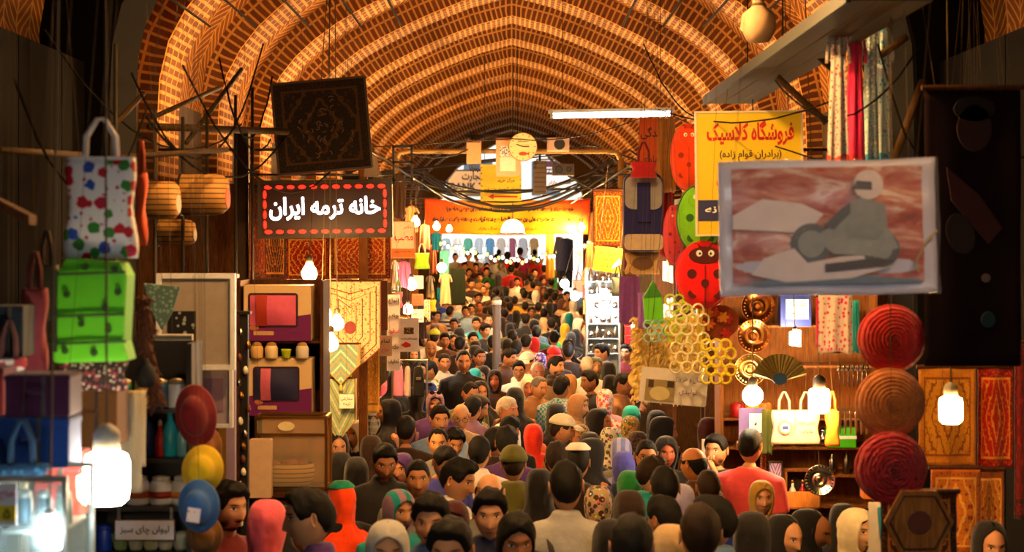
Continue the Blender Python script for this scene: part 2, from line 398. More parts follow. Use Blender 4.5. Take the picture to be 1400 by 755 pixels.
# ------------------------------------------------------------------ rails, beams and overhead woodwork that carry the goods
RAILZ = 4.95
RX = {-1: [2.6, 2.2, 1.75, 1.3, .95], 1: [.95, 1.3, 1.65, 2.05, 2.6]}
def stick(name, label, cat, p0, p1, r, m, group=None, n=10, sag=0, wob=0, seed=1):
    p0, p1 = Vector(p0), Vector(p1); k = 14 if (sag or wob) else 1; rd = random.Random(seed)
    pts = []
    for i in range(k+1):
        t = i/k; p = p0.lerp(p1, t); p.z -= sag*4*t*(1-t)
        if wob and 0 < i < k: p += Vector((rd.uniform(-wob, wob), rd.uniform(-wob, wob), rd.uniform(-wob, wob)))
        pts.append(p)
    mb = MB(); mb.tube([p-p0 for p in pts], r, n)
    o = mb.build(name, m, None, p0, smooth=n > 6); tag(o, label, cat, group); return o
for s, side in ((-1, 'dim'), (1, 'yellow sign')):
    for k, x in enumerate(RX[s]):
        stick('hanging_rail', 'thin dark iron rail under the vault on the %s side of the passage' % ('dim' if s < 0 else 'poster'), 'rail', (s*x, 4.2, RAILZ), (s*x, 15.1, RAILZ), .010, GLOOM_BLACK, 'iron rails over the stall goods, %s side' % ('dim' if s < 0 else 'poster'))
    for y in (4.6, 9.2, 12.95):
        mb = MB(); mb.box((0, 0, 0), (2.52, .07, .07))
        o = mb.build('timber_beam', GLOOM_BLACK, None, (s*(3.24+.72)/2, y, RAILZ+.047), bevel=.006)
        tag(o, 'rough dark timber beam carrying iron rails on the %s side' % ('dim' if s < 0 else 'poster'), 'beam', 'timber beams over the stalls, %s side' % ('dim' if s < 0 else 'poster'))
    stick('hanging_rail', 'long iron rail over the far stalls on the %s side of the passage' % ('orange carpet' if s > 0 else 'white price board'), 'rail', (s*1.28, 15.3, 3.92), (s*1.28, 46, 3.92), .014, DARKMETAL)
    for y in (16, 22, 28, 34, 40, 45):
        stick('rail_bracket', 'iron bracket arm holding the far rail on the %s side' % ('orange carpet' if s > 0 else 'white price board'), 'bracket', (s*1.28, y, 3.935), (s*3.4, y, 3.935), .014, DARKMETAL, 'bracket arms of the far rail, %s side' % ('orange carpet' if s > 0 else 'white price board'))
def cord_to_rail(t, x, z, zr=None, r=.0011):
    """a cord from a point of a hanging thing up to the next rail"""
    L = Vector(t.location); s = -1 if L.x+x < 0 else 1
    if L.y < 15.25:
        xr = s*min(RX[s], key=lambda q: abs(s*q-(L.x+x))); z1 = RAILZ-.008
    else: xr = s*1.28; z1 = 3.915
    X = L.x+x
    if zr is None and 1.40 < X < 1.73 and 7.25 < L.y < 12.55 and L.z+z < 4.08: z1 = 4.10-.0135; xr = X
    if zr is not None: z1 = zr; xr = X
    mb = MB(); mb.tube([(x, 0, z), (xr-L.x, 0, z1-L.z)], r, 5); return mb.build('hanging_cord', CORD, t)
# plank awning over the passage on the poster side, and the dark one opposite
t = thing('plank_awning', 'grimy plank awning running under the vault above the yellow sign', 'awning', (1.56, 9.9, 4.10))
for i in range(3):
    mb = MB(); mb.box((-.115+.115*i, 0, 0), (.108, 5.4, .025)); mb.build('plank', wood('#2c1f08', '#483412', 4), t, bevel=.004)
for y in (-2.4, -.8, .8, 2.4):
    mb = MB(); mb.box((0, y, .03), (.36, .05, .03)); mb.build('batten', DARKWOOD, t)
mb = MB(); mb.box((-.18, 0, .01), (.02, 5.4, .06)); mb.build('edge_strip', mat('#2a2c28', .8), t)
for y in (-2.4, -.8, .8, 2.4):
    mb = MB(); mb.tube([(.09, y, .02), (.09, y, RAILZ-4.10)], .006, 6); mb.build('hanging_strap', DARKMETAL, t)
# poles, pipes and slack cables in the gloom
POLEW = wood('#22170b', '#3e2b14', 5)
for i, (a_, b_) in enumerate(((P(205, 173, 10.5), P(392, 180, 12.2)), (P(150, 178, 10), P(196, 128, 10.6)), (P(255, 195, 11), P(330, 95, 12.5)), (P(210, 160, 11), P(300, 120, 13)), (P(0, 205, 7.5), P(110, 212, 8.5)), (P(160, 215, 9), P(310, 205, 10)))):
    stick('pole', 'weathered pole wedged among cables above the dim stall', 'pole', a_, b_, .016 if i else .024, POLEW, 'poles in the gloom above the dim stall')
for i, (x, y0, y1, d) in enumerate(((158, 60, 240, 9.5), (212, 150, 380, 10), (250, 160, 360, 10.5), (283, 150, 380, 11), (322, 130, 420, 11.8), (345, 120, 400, 12.4))):
    stick('scaffold_pipe', 'thin upright pipe behind the dim stall', 'pipe', (P(x, y1, d).x, d, 0), P(x, y0, d), .011, mat('#221b12', .6, .4), 'upright pipes behind the dim stall')
for i, (a_, b_, sg) in enumerate(((P(60, 40, 9), P(330, 170, 13), .25), (P(200, 160, 9), P(420, 130, 13), .3), (P(250, 90, 9.2), P(480, 190, 13.2), .35), (P(300, 80, 12), P(370, 190, 13), .2), (P(310, 120, 11), P(372, 105, 12.5), .25), (P(180, 100, 9), P(360, 60, 12), .4), (P(20, 110, 7), P(200, 150, 9), .3))):
    stick('cable', 'slack dusty cable looping among poles above the dim stall', 'cable', a_, b_, .0065, GLOOM_BLACK, 'cables in the gloom above the dim stall', 6, sg*1.5, .005, i)
for i, (a_, b_, sg) in enumerate(((P(900, 150, 12), P(1180, 120, 9), .1), (P(1060, 110, 9), P(1260, 60, 8), .2), (P(1200, 60, 8), P(1330, 150, 8), .3), (P(1060, 200, 10), P(1522, 170, 9), .15), (P(880, 60, 13), P(1000, 150, 12), .2))):
    stick('cable', 'slack dusty cable strung above the hanging dresses', 'cable', a_, b_, .005, GLOOM_BLACK, 'cables above the hanging dresses', 6, sg*1.3, .004, i+20)
for i, (a_, b_) in enumerate(((P(1062, 105, 10), P(1130, 168, 10)), (P(1112, 70, 9.5), P(1150, 105, 9.5)), (P(1205, 75, 9), P(1240, 50, 9)), (P(1220, 225, 8.6), P(1262, 110, 8.6)))):
    stick('pole', 'weathered wooden bar fixed behind the hanging dresses', 'pole', a_, b_, .02, wood('#2e1e0c', '#4a3216', 5), 'wooden bars behind the dresses')

for s in (-1, 1):
    t = thing('backdrop', 'tall added shade-black backboard behind the goods of the %s' % ('dim stall' if s < 0 else 'poster stall'), 'panel', (s*3.12, 8.9, 0))  # boards added to darken the lit pilasters; shade is in their colour
    for k in range(8): mb = MB(); mb.box((0, -3.7+1.06*k, 2.2), (.04, 1.04, 4.4)); mb.build('plank', GLOOM_BLACK, t)
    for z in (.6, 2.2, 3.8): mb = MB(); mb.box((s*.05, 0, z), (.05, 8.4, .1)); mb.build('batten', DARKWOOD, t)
# ------------------------------------------------------------------ lamps
def bulb(label, p, rad, power, kind='pear', col=WARM, top=None, socket='#3a3026', L=None, group=None):
    """hanging lamp: glass, socket and flex; the glass gives the light"""
    t = thing('light_bulb', label, 'lamp', p, 0, group)
    area = 4*PI*rad*rad*(1.0 if kind == 'pear' else 1.3); E_ = emit(col, K*power/(PI*area))
    mb = MB()
    if kind == 'pear': mb.lathe([(0, -rad)]+[(rad*math.cos(math.radians(q)), rad*math.sin(math.radians(q))) for q in (-70, -45, -20, 0, 20, 40)]+[(rad*.55, rad*.95), (rad*.38, rad*1.3), (rad*.34, rad*1.55)], 16); zt = rad*1.5
    elif kind == 'globe': mb.lathe([(0, -rad)]+[(rad*math.cos(math.radians(q)), rad*math.sin(math.radians(q))) for q in (-70, -45, -20, 0, 20, 45, 65)]+[(rad*.3, rad)], 16); zt = rad*.95
    elif kind == 'jar': mb.lathe([(0, -rad*1.25), (rad*.7, -rad*1.2), (rad*.95, -rad*.95), (rad, -rad*.5), (rad, rad*.6), (rad*.9, rad*.95), (rad*.55, rad*1.1), (rad*.4, rad*1.2)], 18); zt = rad*1.15
    else:                                                 # compact fluorescent: a wound tube
        pts = [(rad*.72*math.cos(q), rad*.72*math.sin(q), -rad*1.25+rad*2.3*q/(8*PI)) for q in [8*PI*i/56 for i in range(57)]]
        mb.tube(pts, rad*.27, 7); mb.cyl((0, 0, -rad*1.3), (0, 0, rad*1.05), rad*.45, rad*.45, 10); zt = rad*1.05
    mb.build('bulb', E_, t, smooth=True)
    mb = MB(); r0 = rad*(.45 if kind != 'jar' else .6)
    mb.lathe([(r0*.95, zt-.004), (r0, zt+.01), (r0, zt+r0*1.3), (r0*.7, zt+r0*1.7), (r0*.25, zt+r0*2.0), (0, zt+r0*2.0)], 14)
    mb.build('socket', mat(socket, .5), t, smooth=True)
    zc = zt+r0*2.0
    if L: mb = MB(); mb.tube([(0, 0, zc-.01), (0, 0, L)], .004, 6); mb.build('flex', BLACK, t)
    else: cord_to_rail(t, 0, zc-.01, None if top is None else top, .004)
    return t
bulb('big glaring white bulb above the glass jars in the dim stall', P(146, 652, 5.6), .072, 15, 'jar', (1, .80, .52), socket='#9a9284')
bulb('spiral white bulb hanging low over the glass counter', P(68, 727, 5.1), .034, 3.5, 'cfl', (.9, .95, 1.0), socket='#b0aca4')
bulb('clear pear bulb glowing below the red lettered sign', P(423, 374, 12.4), .055, 60)
bulb('glaring bulb beside the white medallion runner, uppermost of three', P(440, 436, 12.6), .07, 26, 'jar')
bulb('glaring bulb hanging just lower beside the medallion runner', P(461, 443, 12.9), .05, 17)
bulb('glaring bulb over the turquoise runner, lowest of three', P(452, 470, 12.5), .055, 24)
bulb('round white bulb before the copper plates and paper fan', P(1029, 541, 12.2), .072, 45, 'globe', (1, .82, .5))
bulb('glaring warm bulb over the plastic bags by the cutlery', P(1120, 547, 12.3), .075, 60, 'jar')
bulb('jar shaped white bulb hanging before the gold rug', P(1300, 560, 8.3), .055, 30, 'jar', socket='#8c867a')
bulb('white lamp inside the wooden cabinet above the paper fan', P(1087, 462, 13.2), .045, 22, 'cfl', (1, .8, .5))
bulb('warm bulb glowing beside the lime tote', P(563, 390, 21), .06, 90)
bulb('white bulb below the warm bulb near the price boards', P(557, 423, 20), .06, 80, 'globe', (1, .85, .6))
bulb('greenish white bulb before the pale green cloth', P(604, 366, 32), .085, 140, 'globe', (1, .9, .65))
bulb('round white bulb beside the hanging dark tracksuit, upper one', P(772, 388, 29), .072, 130, 'globe', (1, .9, .7))
bulb('round white bulb near the dark tracksuit, lower one', P(786, 405, 28), .072, 130, 'globe', (1, .9, .7))
for i, (x, y) in enumerate(((825, 402), (825, 420), (813, 422), (830, 434), (838, 410))):
    bulb(('spiral bulb at the head of the silverware cluster', 'spiral bulb in the middle of the silverware cluster', 'spiral bulb on the passage side of the silverware cluster', 'lowest spiral bulb of the silverware cluster', 'spiral bulb set apart from the silverware cluster')[i], P(x, y, 23+.3*i), .05, 38, 'cfl', (.95, .97, 1.0))
bulb('small white bulb behind the yellow fleece', P(871, 447, 16), .05, 60, 'globe', (1, .85, .6))
# bulbs further along the stalls that light goods and vault
k = 0
for y in (17.5, 24.5, 31.0, 37, 42.5, 47):
    for s in (-1, 1):
        if y > 44: continue
        bulb('bare bulb under the far rail of the %s row' % ('price board' if s < 0 else 'tracksuit'), (s*1.28, y+1.2*s, 3.35), .055, 330, 'pear', WARM, 3.907, group='bare bulbs under the far rail, %s row' % ('price board' if s < 0 else 'tracksuit'))
# unseen lamps added to brighten near goods from the photographer's end
for x, y, z, pw, c_, lab in ((-.45, 7.6, 4.36, 130, WARM, 'added shaded warm lamp high over the crowd on the dim side'), (.75, 7.6, 4.36, 140, WARM, 'added shaded warm lamp high over the crowd on the poster side'), (.55, 9.2, 4.70, 170, WARM, 'added shaded warm lamp high before the yellow sign'), (-1.0, 9.3, 4.60, 140, WARM, 'added shaded warm lamp high before the boxed textiles'), (1.1, 2.6, 4.1, 85, COOL, 'added shaded white lamp high before the wrapped poster'), (-1.3, 2.4, 4.1, 12, COOL, 'added shaded white lamp high before the dim stall'), (1.75, 5.0, 4.05, 30, WARM, 'added shaded warm lamp high before the coiled hats')):
    t = bulb(lab, (x, y, z), .06, pw, 'pear', c_, L=6.9-z)
    mb = MB(); mb.lathe([(.035, .15), (.06, .13), (.20, -.02), (.205, -.026), (.198, -.027), (.055, .115), (.03, .135)], 22); mb.build('lamp_shade', mat('#2c3a34', .4, .3), t, smooth=True)  # shade added to keep lamp light off the near vault
# fluorescent tube across the passage
t = thing('fluorescent_lamp', 'long white fluorescent tube hung across the passage under the vault', 'lamp', P(836, 157, 13.6))
Mt = Matrix.Rotation(-.018, 4, 'Y'); mb = MB(); mb.cyl((-.45, 0, 0), (.45, 0, 0), .019, None, 14, 0, Mt); mb.build('tube', emit(COOL, 26), t, smooth=True)
mb = MB(); mb.box((0, .012, .034), (.98, .05, .028), 0, Mt); mb.build('housing', mat('#cfcabc', .5), t, bevel=.004)
for s in (-1, 1):
    mb = MB(); mb.box((s*.465, 0, .006), (.02, .04, .05), 0, Mt); mb.build('end_cap', mat('#b8b4a8', .5), t)
    mb = MB(); mb.tube([(s*.38, .012, .045), (s*.38, .012, 2.72)], .003, 5); mb.build('hanging_wire', DARKMETAL, t)

# ------------------------------------------------------------------ signs
def board(name, label, px, py, wpx, hpx, d, face, thick=.02, tilt=0.0, frame=None, yaw=0, cat='sign', cords=True, bevel=0, fw=.012):
    t = thing(name, label, cat, P(px, py, d)); W, H = U(wpx, d), U(hpx, d)
    t.rotation_euler = (0, tilt, yaw)
    mb = MB(); mb.box((0, 0, 0), (W, thick, H)); mb.build('panel', face, t, bevel=bevel)
    if frame:
        mb = MB()
        for s in (-1, 1):
            mb.box((s*(W/2), -.004, 0), (fw, thick+.012, H+fw)); mb.box((0, -.004, s*H/2), (W-fw, thick+.012, fw))
        mb.build('frame', frame, t)
    if cords and not yaw:
        for s in (-1, 1): cord_to_rail(t, s*W*.4, H/2-.005)
    return t, W, H
# LED sign
t, W, H = board('led_sign', 'black LED sign with red border lamps and white lettering', 445, 286, 180, 76, 13.4, mat('#1c0507', .4), .07, -.012, DARKMETAL, fw=.02)
text('خانه ترمه ایران', W*.84, H*.42, t, emit('#fff2ee', 7), (0, -.042, .005), .022)
red = emit('#ff1208', 5); n = 0
for k in range(11):
    for s in (-1, 1):
        mb = MB(); mb.prism(ell(W*.028, H*.035, 10), -.044, -.036); mb.build('border_lamp', red, t, (-W*.43+W*.86*k/10, 0, s*H*.40))
for k in range(4):
    for s in (-1, 1):
        mb = MB(); mb.prism(ell(W*.012, H*.075, 10), -.044, -.036); mb.build('border_lamp', red, t, (s*W*.455, 0, -H*.27+H*.54*k/3))
mb = MB()
for x0, z0 in ((W*.5+.02, .12), (W*.5+.16, .12)): mb.box((x0, .02, H/2+z0), (.018, .018, .30))
for z0 in (.0, .14, .26): mb.box((W*.5+.09, .02, H/2+z0), (.16, .018, .018))
mb.build('bracket', DARKMETAL, t)
# velvet panel
VEL = carpet('#0e0503', '#2c180a', '#3c240e', '#120804', 7, .9, 3)
t, W, H = board('velvet_panel', 'dark velvet panel with faded gold scrollwork and gold edging', 440, 172, 128, 124, 12.4, VEL, .015, -.085, None, cat='textile')
mb = MB()
rd = random.Random(5)
for k in range(46):
    q = k*.31; rr_ = .02+.004*k; x = rr_*math.cos(q)*.9+.05*math.sin(k); z = rr_*math.sin(q)*1.1-.03
    if abs(x) < W*.42 and abs(z) < H*.42:
        a0 = rd.uniform(0, 6); mb.tube([(x+.022*math.cos(a0+u*2.2)*(1-u*.5), -.009, z+.022*math.sin(a0+u*2.2)*(1-u*.5)) for u in (0, .3, .6, .9)], .0035, 5)
mb.build('gold_thread', mat('#4a2e12', .6, .2), t)
mb = MB()
for s in (-1, 1): mb.box((s*W/2, 0, 0), (.016, .022, H)); mb.box((0, 0, s*H/2), (W, .022, .016))
mb.build('edging', mat('#38220e', .6, .2), t)
# yellow shop sign
YEL = mat('#d3b80f', .55, 0, .06, 5, .05)
t, W, H = board('shop_sign', 'yellow shop sign with red and black lettering hung by the bags', 1024, 237, 145, 168, 11.0, YEL, .018, -.01, mat('#cfc8b0', .5), fw=.012)
t.rotation_euler = (0, -.012, 0)
text('فروشگاه کلاسیک', W*.82, H*.21, t, INKRED, (.01, -.011, H*.33), .03)
text('(برادران قوام زاده)', W*.58, H*.09, t, INKDARK, (.01, -.011, H*.145), .014)
text('تولید و پخش کیف', W*.62, H*.10, t, INKRED, (0, -.011, -.06), .008)
mb = MB(); mb.box((0, -.011, -H*.30), (W*.97, .004, H*.17)); mb.build('navy_band', mat('#20265c', .5), t)
text('لوازم آشپزخانه', W*.84, H*.10, t, mat('#e9e6da', .5), (0, -.0135, -H*.30), .012)
# orange hanging sign behind the bags
t, W, H = board('cloth_sign', 'narrow orange cloth sign with dark writing beside brown hanging cloth', 891, 198, 34, 72, 12.6, mat('#b8481a', .8), .006, .0)
text('زندگی', W*.9, H*.24, t, INKDARK, (0, -.005, H*.22), .01); text('جامه', W*.6, H*.13, t, INKDARK, (0, -.005, -H*.28), .01)
# orange banner over the passage
d = 38.3; t = thing('banner', 'wide orange and yellow cloth banner stretched across the passage', 'banner', P(694, 296, d)); W, H = U(226, d), U(44, d)
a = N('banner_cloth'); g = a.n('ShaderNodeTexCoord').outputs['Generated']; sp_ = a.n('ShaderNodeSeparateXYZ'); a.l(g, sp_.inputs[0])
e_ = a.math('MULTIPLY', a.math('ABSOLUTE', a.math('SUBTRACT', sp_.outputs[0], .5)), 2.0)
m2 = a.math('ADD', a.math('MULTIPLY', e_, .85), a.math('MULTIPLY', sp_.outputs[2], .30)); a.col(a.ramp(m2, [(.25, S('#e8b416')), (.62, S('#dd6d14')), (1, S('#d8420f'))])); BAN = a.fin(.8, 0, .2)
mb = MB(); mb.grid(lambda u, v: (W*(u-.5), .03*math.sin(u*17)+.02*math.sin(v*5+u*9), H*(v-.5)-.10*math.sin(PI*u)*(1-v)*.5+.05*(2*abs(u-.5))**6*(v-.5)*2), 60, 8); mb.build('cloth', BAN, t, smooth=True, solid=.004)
text('خجسته میلاد با سعادت حضرت معصومه س و بزرگداشت احمد بن موسی شاه چراغ ع', W*.80, H*.24, t, BLACK, (0, -.085, H*.22), .085, .004)
text('و گرامیداشت میلاد حضرت علی بن موسی الرضا ع و دهه کرامت و هفته ولایت مبارک باد', W*.92, H*.24, t, BLACK, (0, -.085, -H*.10), .085, .004)
text('شورای گسترش فرهنگ بازار', W*.36, H*.11, t, mat('#7a3a0c', .7), (0, -.075, -H*.38), .02, .004)
for s in (-1, 1):
    for z in (-1, 1):
        mb = MB(); mb.tube([(s*W*.495, 0, z*H*.46), (s*3.39, 0, z*H*.5+.05)], .008, 5); mb.build('guy_rope', CORD, t)
# string of festive lamps under the banner
t = thing('string_lights', 'festive string of small yellow and white lamps sagging below the banner', 'lights', P(700, 330, 39.5))
sw = [U(-98+i*208/39.0, 39.5) for i in range(40)]
def sag(i): return -.22-.18*math.sin(PI*i/39.0)+.22*abs(i/19.5-1)+.05*math.sin(i*1.7)
mb = MB(); mb.tube([(-3.4, 0, .5)]+[(x, 0, sag(i)) for i, x in enumerate(sw)]+[(3.4, 0, .5)], .008, 5); mb.build('flex', mat('#2c4a22', .8), t)
lm = MB(); lm.lathe([(0, -.075), (.03, -.05), (.036, -.02), (.02, .01), (0, .015)], 8)
LW, LY = lm.mesh('lamp', emit('#fff6d8', 6), smooth=True), lm.mesh('lamp', emit('#e8d860', 3), smooth=True)
for i, x in enumerate(sw):
    o = bpy.data.objects.new('lamp', LW if i % 3 else LY); COL.objects.link(o); o.parent = t; o.location = (x, 0, sag(i)-.03)
# glowing half-dome lantern
t = thing('lantern', 'glowing half-dome lantern hanging in front of the banner', 'lamp', P(701, 317, 36.5))
mb = MB(); mb.lathe([(.24, -.03), (.235, .06), (.20, .15), (.13, .22), (.05, .25), (0, .255)], 20); mb.build('shade', emit((1, .86, .55), 14), t, smooth=True)
mb = MB(); mb.lathe([(.26, -.05), (.26, -.02), (.22, -.02), (.22, -.05)], 20); mb.build('rim', BRASS, t, smooth=True)
mb = MB(); mb.tube([(0, 0, .25), (0, 0, 3.62)], .01, 6); mb.build('chain', DARKMETAL, t)
# pipe frame across the passage with boxes, clock and camera
d = 31.67
def Q(px, py): return P(px, py, d)
PIPE = mat('#8a6a34', .6, .3)
t = thing('pipe_frame', 'tall ochre pipe frame spanning the passage under the vault', 'frame', Q(695, 300)); o0 = Vector(t.location)
for x in (541, 849):
    mb = MB(); mb.tube([Vector((Q(x, 0).x, d, 0))-o0, Q(x, 216)-o0], .055, 12); mb.build('post', PIPE, t, smooth=True)
mb = MB(); mb.tube([Q(541, 220)-o0, Q(546, 209)-o0, Q(560, 207)-o0, Q(830, 207)-o0, Q(843, 209)-o0, Q(849, 220)-o0], .045, 12); mb.build('crossbar', PIPE, t, smooth=True)
mb = MB(); mb.tube([Q(636, 186)-o0, Q(760, 186)-o0], .03, 10); mb.build('top_rail', DARKMETAL, t, smooth=True)
for x in (645, 700, 750):
    mb = MB(); mb.tube([Q(x, 186)-o0, Q(x, 209)-o0], .018, 8); mb.build('hanger', DARKMETAL, t)
def fbox(name, label, cat, px, py, wp, hp_, dep, m, y=0):
    t = thing(name, label, cat, P(px, py, d-y)); W, H = U(wp, d-y), U(hp_, d-y)
    mb = MB(); mb.box((0, 0, 0), (W, dep, H)); mb.build('body', m, t, bevel=.012); return t, W, H
t, W, H = fbox('junction_box', 'pale pink junction box hung from the pipe frame', 'box', 648, 208, 20, 32, .16, mat('#c98d62', .6), .12)
mb = MB(); mb.box((0, -.085, H*.42), (W*.9, .02, .03)); mb.build('lid', mat('#6b4526', .6), t)
mb = MB()
for i in range(5): mb.tube([(-.08+.04*i, 0, -H/2), (-.07+.035*i, .02, -H/2-.08), (-.05+.04*i, 0, -H/2-.13-.02*(i % 2))], .012, 6)
mb.build('wire_tail', BLACK, t)
t, W, H = fbox('lightbox', 'upright pinkish lightbox with a small blue picture', 'sign', 695, 215, 34, 52, .14, mat('#cf9a72', .6), .14)
mb = MB(); mb.box((-.03, -.074, .10), (W*.55, .006, H*.28)); mb.build('picture', spots('#d8d4c8', '#2b4f7a', 26, .4, '#8a3a3a'), t)
mb = MB(); mb.box((-.01, -.074, -.13), (W*.62, .006, H*.36)); mb.build('notice', mat('#e3cdb4', .6), t)
mb = MB(); mb.box((0, -.07, H*.46), (W*.96, .02, .03)); mb.build('top_trim', mat('#8a3a22', .6), t)
t = thing('clock', 'round cream clock with a red fish mark beside the lightbox', 'clock', P(715, 201, d-.45))
R_ = U(19.5, d); mb = MB(); mb.cyl((0, .05, 0), (0, -.05, 0), R_, None, 36); mb.build('case', mat('#7a5a30', .5), t, bevel=.01)
mb = MB(); mb.cyl((0, -.05, 0), (0, -.058, 0), R_*.95, None, 36); mb.build('dial', mat('#d9c98a', .5, 0, .05), t)
for i in range(12):
    mb = MB(); mb.box((0, -.06, R_*.83), (.010, .006, .035), 0, Matrix.Rotation(i*PI/6, 4, 'Y')); mb.build('hour_mark', INKDARK, t)
for an, ln in ((-1.2, R_*.5), (1.55, R_*.42)):
    mb = MB(); mb.box((0, -.063, ln/2), (.014, .006, ln), 0, Matrix.Rotation(an, 4, 'Y')); mb.build('hand', INKDARK, t)
text('ساعت بازار', R_*.8, R_*.18, t, INKDARK, (0, -.060, R_*.38), .01, .003)
mb = MB(); mb.prism(ell(R_*.30, R_*.13, 14, 0, -R_*.48)+[(R_*.42, -R_*.36), (R_*.42, -R_*.60)][:0], -.064, -.058); mb.prism([(R_*.25, -R_*.48), (R_*.45, -R_*.34), (R_*.42, -R_*.62)], -.064, -.058); mb.build('fish_mark', mat('#c2401c', .6), t)
mb = MB(); mb.tube([(0, 0, R_), (0, .3, R_+.02)], .02, 8); mb.build('arm', DARKMETAL, t)
t, W, H = fbox('surveillance_camera', 'boxy pale surveillance camera on the pipe frame', 'camera', 763, 198, 30, 18, .3, mat('#b99a82', .5), .15)
mb = MB(); mb.cyl((.02, -.15, 0), (.02, -.20, 0), .09, .10, 16); mb.build('lens', BLACK, t)
mb = MB(); mb.tube([(0, .1, 0), (0, .15, -.1)], .03, 8); mb.build('mount', DARKMETAL, t)
t, W, H = fbox('control_cabinet', 'dark louvred control cabinet below the surveillance camera', 'box', 738, 243, 18, 46, .2, mat('#4a3a24', .6), -.25)
for i in range(7):
    mb = MB(); mb.box((0, -.105, -H*.42+i*H*.14), (W*.85, .012, .02)); mb.build('louvre', mat('#2c2216', .6), t)
mb = MB(); mb.tube([(0, 0, H/2), (0, .0, H/2+.10), (0, -.25, P(0, 207, 31.67).z-t.location.z)], .02, 6); mb.build('hanger', DARKMETAL, t)
t, W, H = fbox('loudspeaker', 'dark loudspeaker box hung beside the control cabinet', 'speaker', 770, 232, 30, 16, .2, mat('#2e2418', .6), -.25)
mb = MB(); mb.cyl((-.08, -.10, 0), (-.08, -.115, 0), .07, .06, 16); mb.cyl((.1, -.10, 0), (.1, -.115, 0), .05, .04, 16); mb.build('cone', BLACK, t)
mb = MB(); mb.tube([(0, 0, H/2), (0, .25, H/2+.2)], .02, 6); mb.build('hanger', DARKMETAL, t)
# yellow direction sign
d = 35.0; t, W, H = board('direction_sign', 'yellow direction sign with a red arrow above the banner', 685, 250, 56, 50, d, mat('#dcc012', .5, 0, .05), .03, 0, None, cords=False)
text('مرکز خرید', W*.42, H*.13, t, INKDARK, (.10, -.02, H*.06), .01, .004); text('سرای گنجینه حاج قنبر', W*.86, H*.12, t, INKDARK, (0, -.02, -H*.17), .01, .004)
mb = MB(); mb.prism([(-W*.32, -H*.38), (-W*.18, -H*.30), (-W*.18, -H*.355), (W*.40, -H*.355), (W*.40, -H*.405), (-W*.18, -H*.405), (-W*.18, -H*.46)], -.024, -.014); mb.build('arrow', INKRED, t)
for s in (-1, 1):
    mb = MB(); mb.tube([(s*W*.4, .0, H/2), (s*W*.4, 0, 7.35-t.location.z)], .008, 6); mb.build('hanging_wire', DARKMETAL, t)
    for k_ in range(6):
        mb = MB(); mb.cyl((s*W*.47, -.016, -H*.42+k_*H*.168), (s*W*.47, -.022, -H*.42+k_*H*.168), .012, None, 8); mb.build('rivet', INKDARK, t)
# bank sign over the square
d = 66.5; t, W, H = board('bank_sign', 'ochre bank sign with large black letters beyond the arcade', 661, 250, 98, 34, d, mat('#c58a4e', .6, 0, .05), .2, 0, mat('#4a2c18', .6), cords=False, fw=.06)
text('BANK TEJARAT', W*.92, H*.40, t, INKDARK, (.0, -.12, -H*.20), .012, .01); text('بانک تجارت', W*.5, H*.38, t, INKDARK, (-W*.05, -.12, H*.24), .01, .01)
for s in (-1, 1):
    mb = MB(); mb.tube([(s*W*.35, .1, -H/2), (s*W*.35, .1, TOPZ-t.location.z)], .035, 8); mb.build('post', mat('#c8c4bc', .5), t)
d = 67.0; t, W, H = board('bank_board', 'maroon and white board behind the yellow direction sign', 765, 238, 62, 40, d, mat('#e2d9c8', .6), .2, 0, mat('#4a2c18', .6), cords=False, fw=.06)
mb = MB()
for z in (.34, .08): mb.box((0, -.11, H*z), (W*.94, .03, H*.20))
mb.build('maroon_band', mat('#4a1524', .6), t)
text('BANK TEJARAT', W*.86, H*.12, t, WHITE, (0, -.13, H*.08), .01, .01); text('شعبه بازار', W*.5, H*.16, t, mat('#8a1c26', .6), (0, -.11, -H*.3), .01, .01)
for s in (-1, 1):
    mb = MB(); mb.tube([(s*W*.4, .1, -H/2), (s*W*.4, .1, TOPZ-t.location.z)], .035, 8); mb.build('post', mat('#c8c4bc', .5), t)
# cables across the passage
for i, (x0, y0, x1, y1, sg, d, r) in enumerate(((572, 238, 812, 240, .62, 34, .028), (565, 245, 830, 238, .68, 34.3, .026), (580, 232, 838, 226, .80, 34.6, .024), (548, 212, 850, 222, .95, 33.4, .018), (560, 228, 852, 212, .62, 33.8, .020), (575, 250, 860, 205, .52, 36, .022), (540, 232, 800, 246, .55, 35.4, .020), (745, 210, 858, 268, .22, 33.6, .026), (560, 210, 640, 205, .1, 31, .014), (770, 212, 852, 232, -.3, 33, .016), (700, 190, 900, 150, .15, 24, .008), (560, 236, 600, 262, .12, 34, .022))):
    pa, pb = P(x0, y0, d), P(x1, y1, d); d += .15*(i == 11); pa.y = pb.y = d; rd = random.Random(i+50); mb = MB(); pts = [pa.lerp(pb, k/14)-Vector((0, 0, sg*4*(k/14)*(1-k/14)))+Vector((0, rd.uniform(-.01, .01), rd.uniform(-.012, .012))) for k in range(15)]
    if i != 8: pts = [Vector((-3.39, d, min(4.3, pa.z+.1)))]+pts+[Vector((3.39, d, min(4.3, pb.z+.1)))]
    mb.tube(pts, r, 7); o = mb.build('overhead_cable', BLACK, None, smooth=True); tag(o, 'sagging black cable strung across the passage above the orange banner', 'cable', 'black cables above the orange banner')
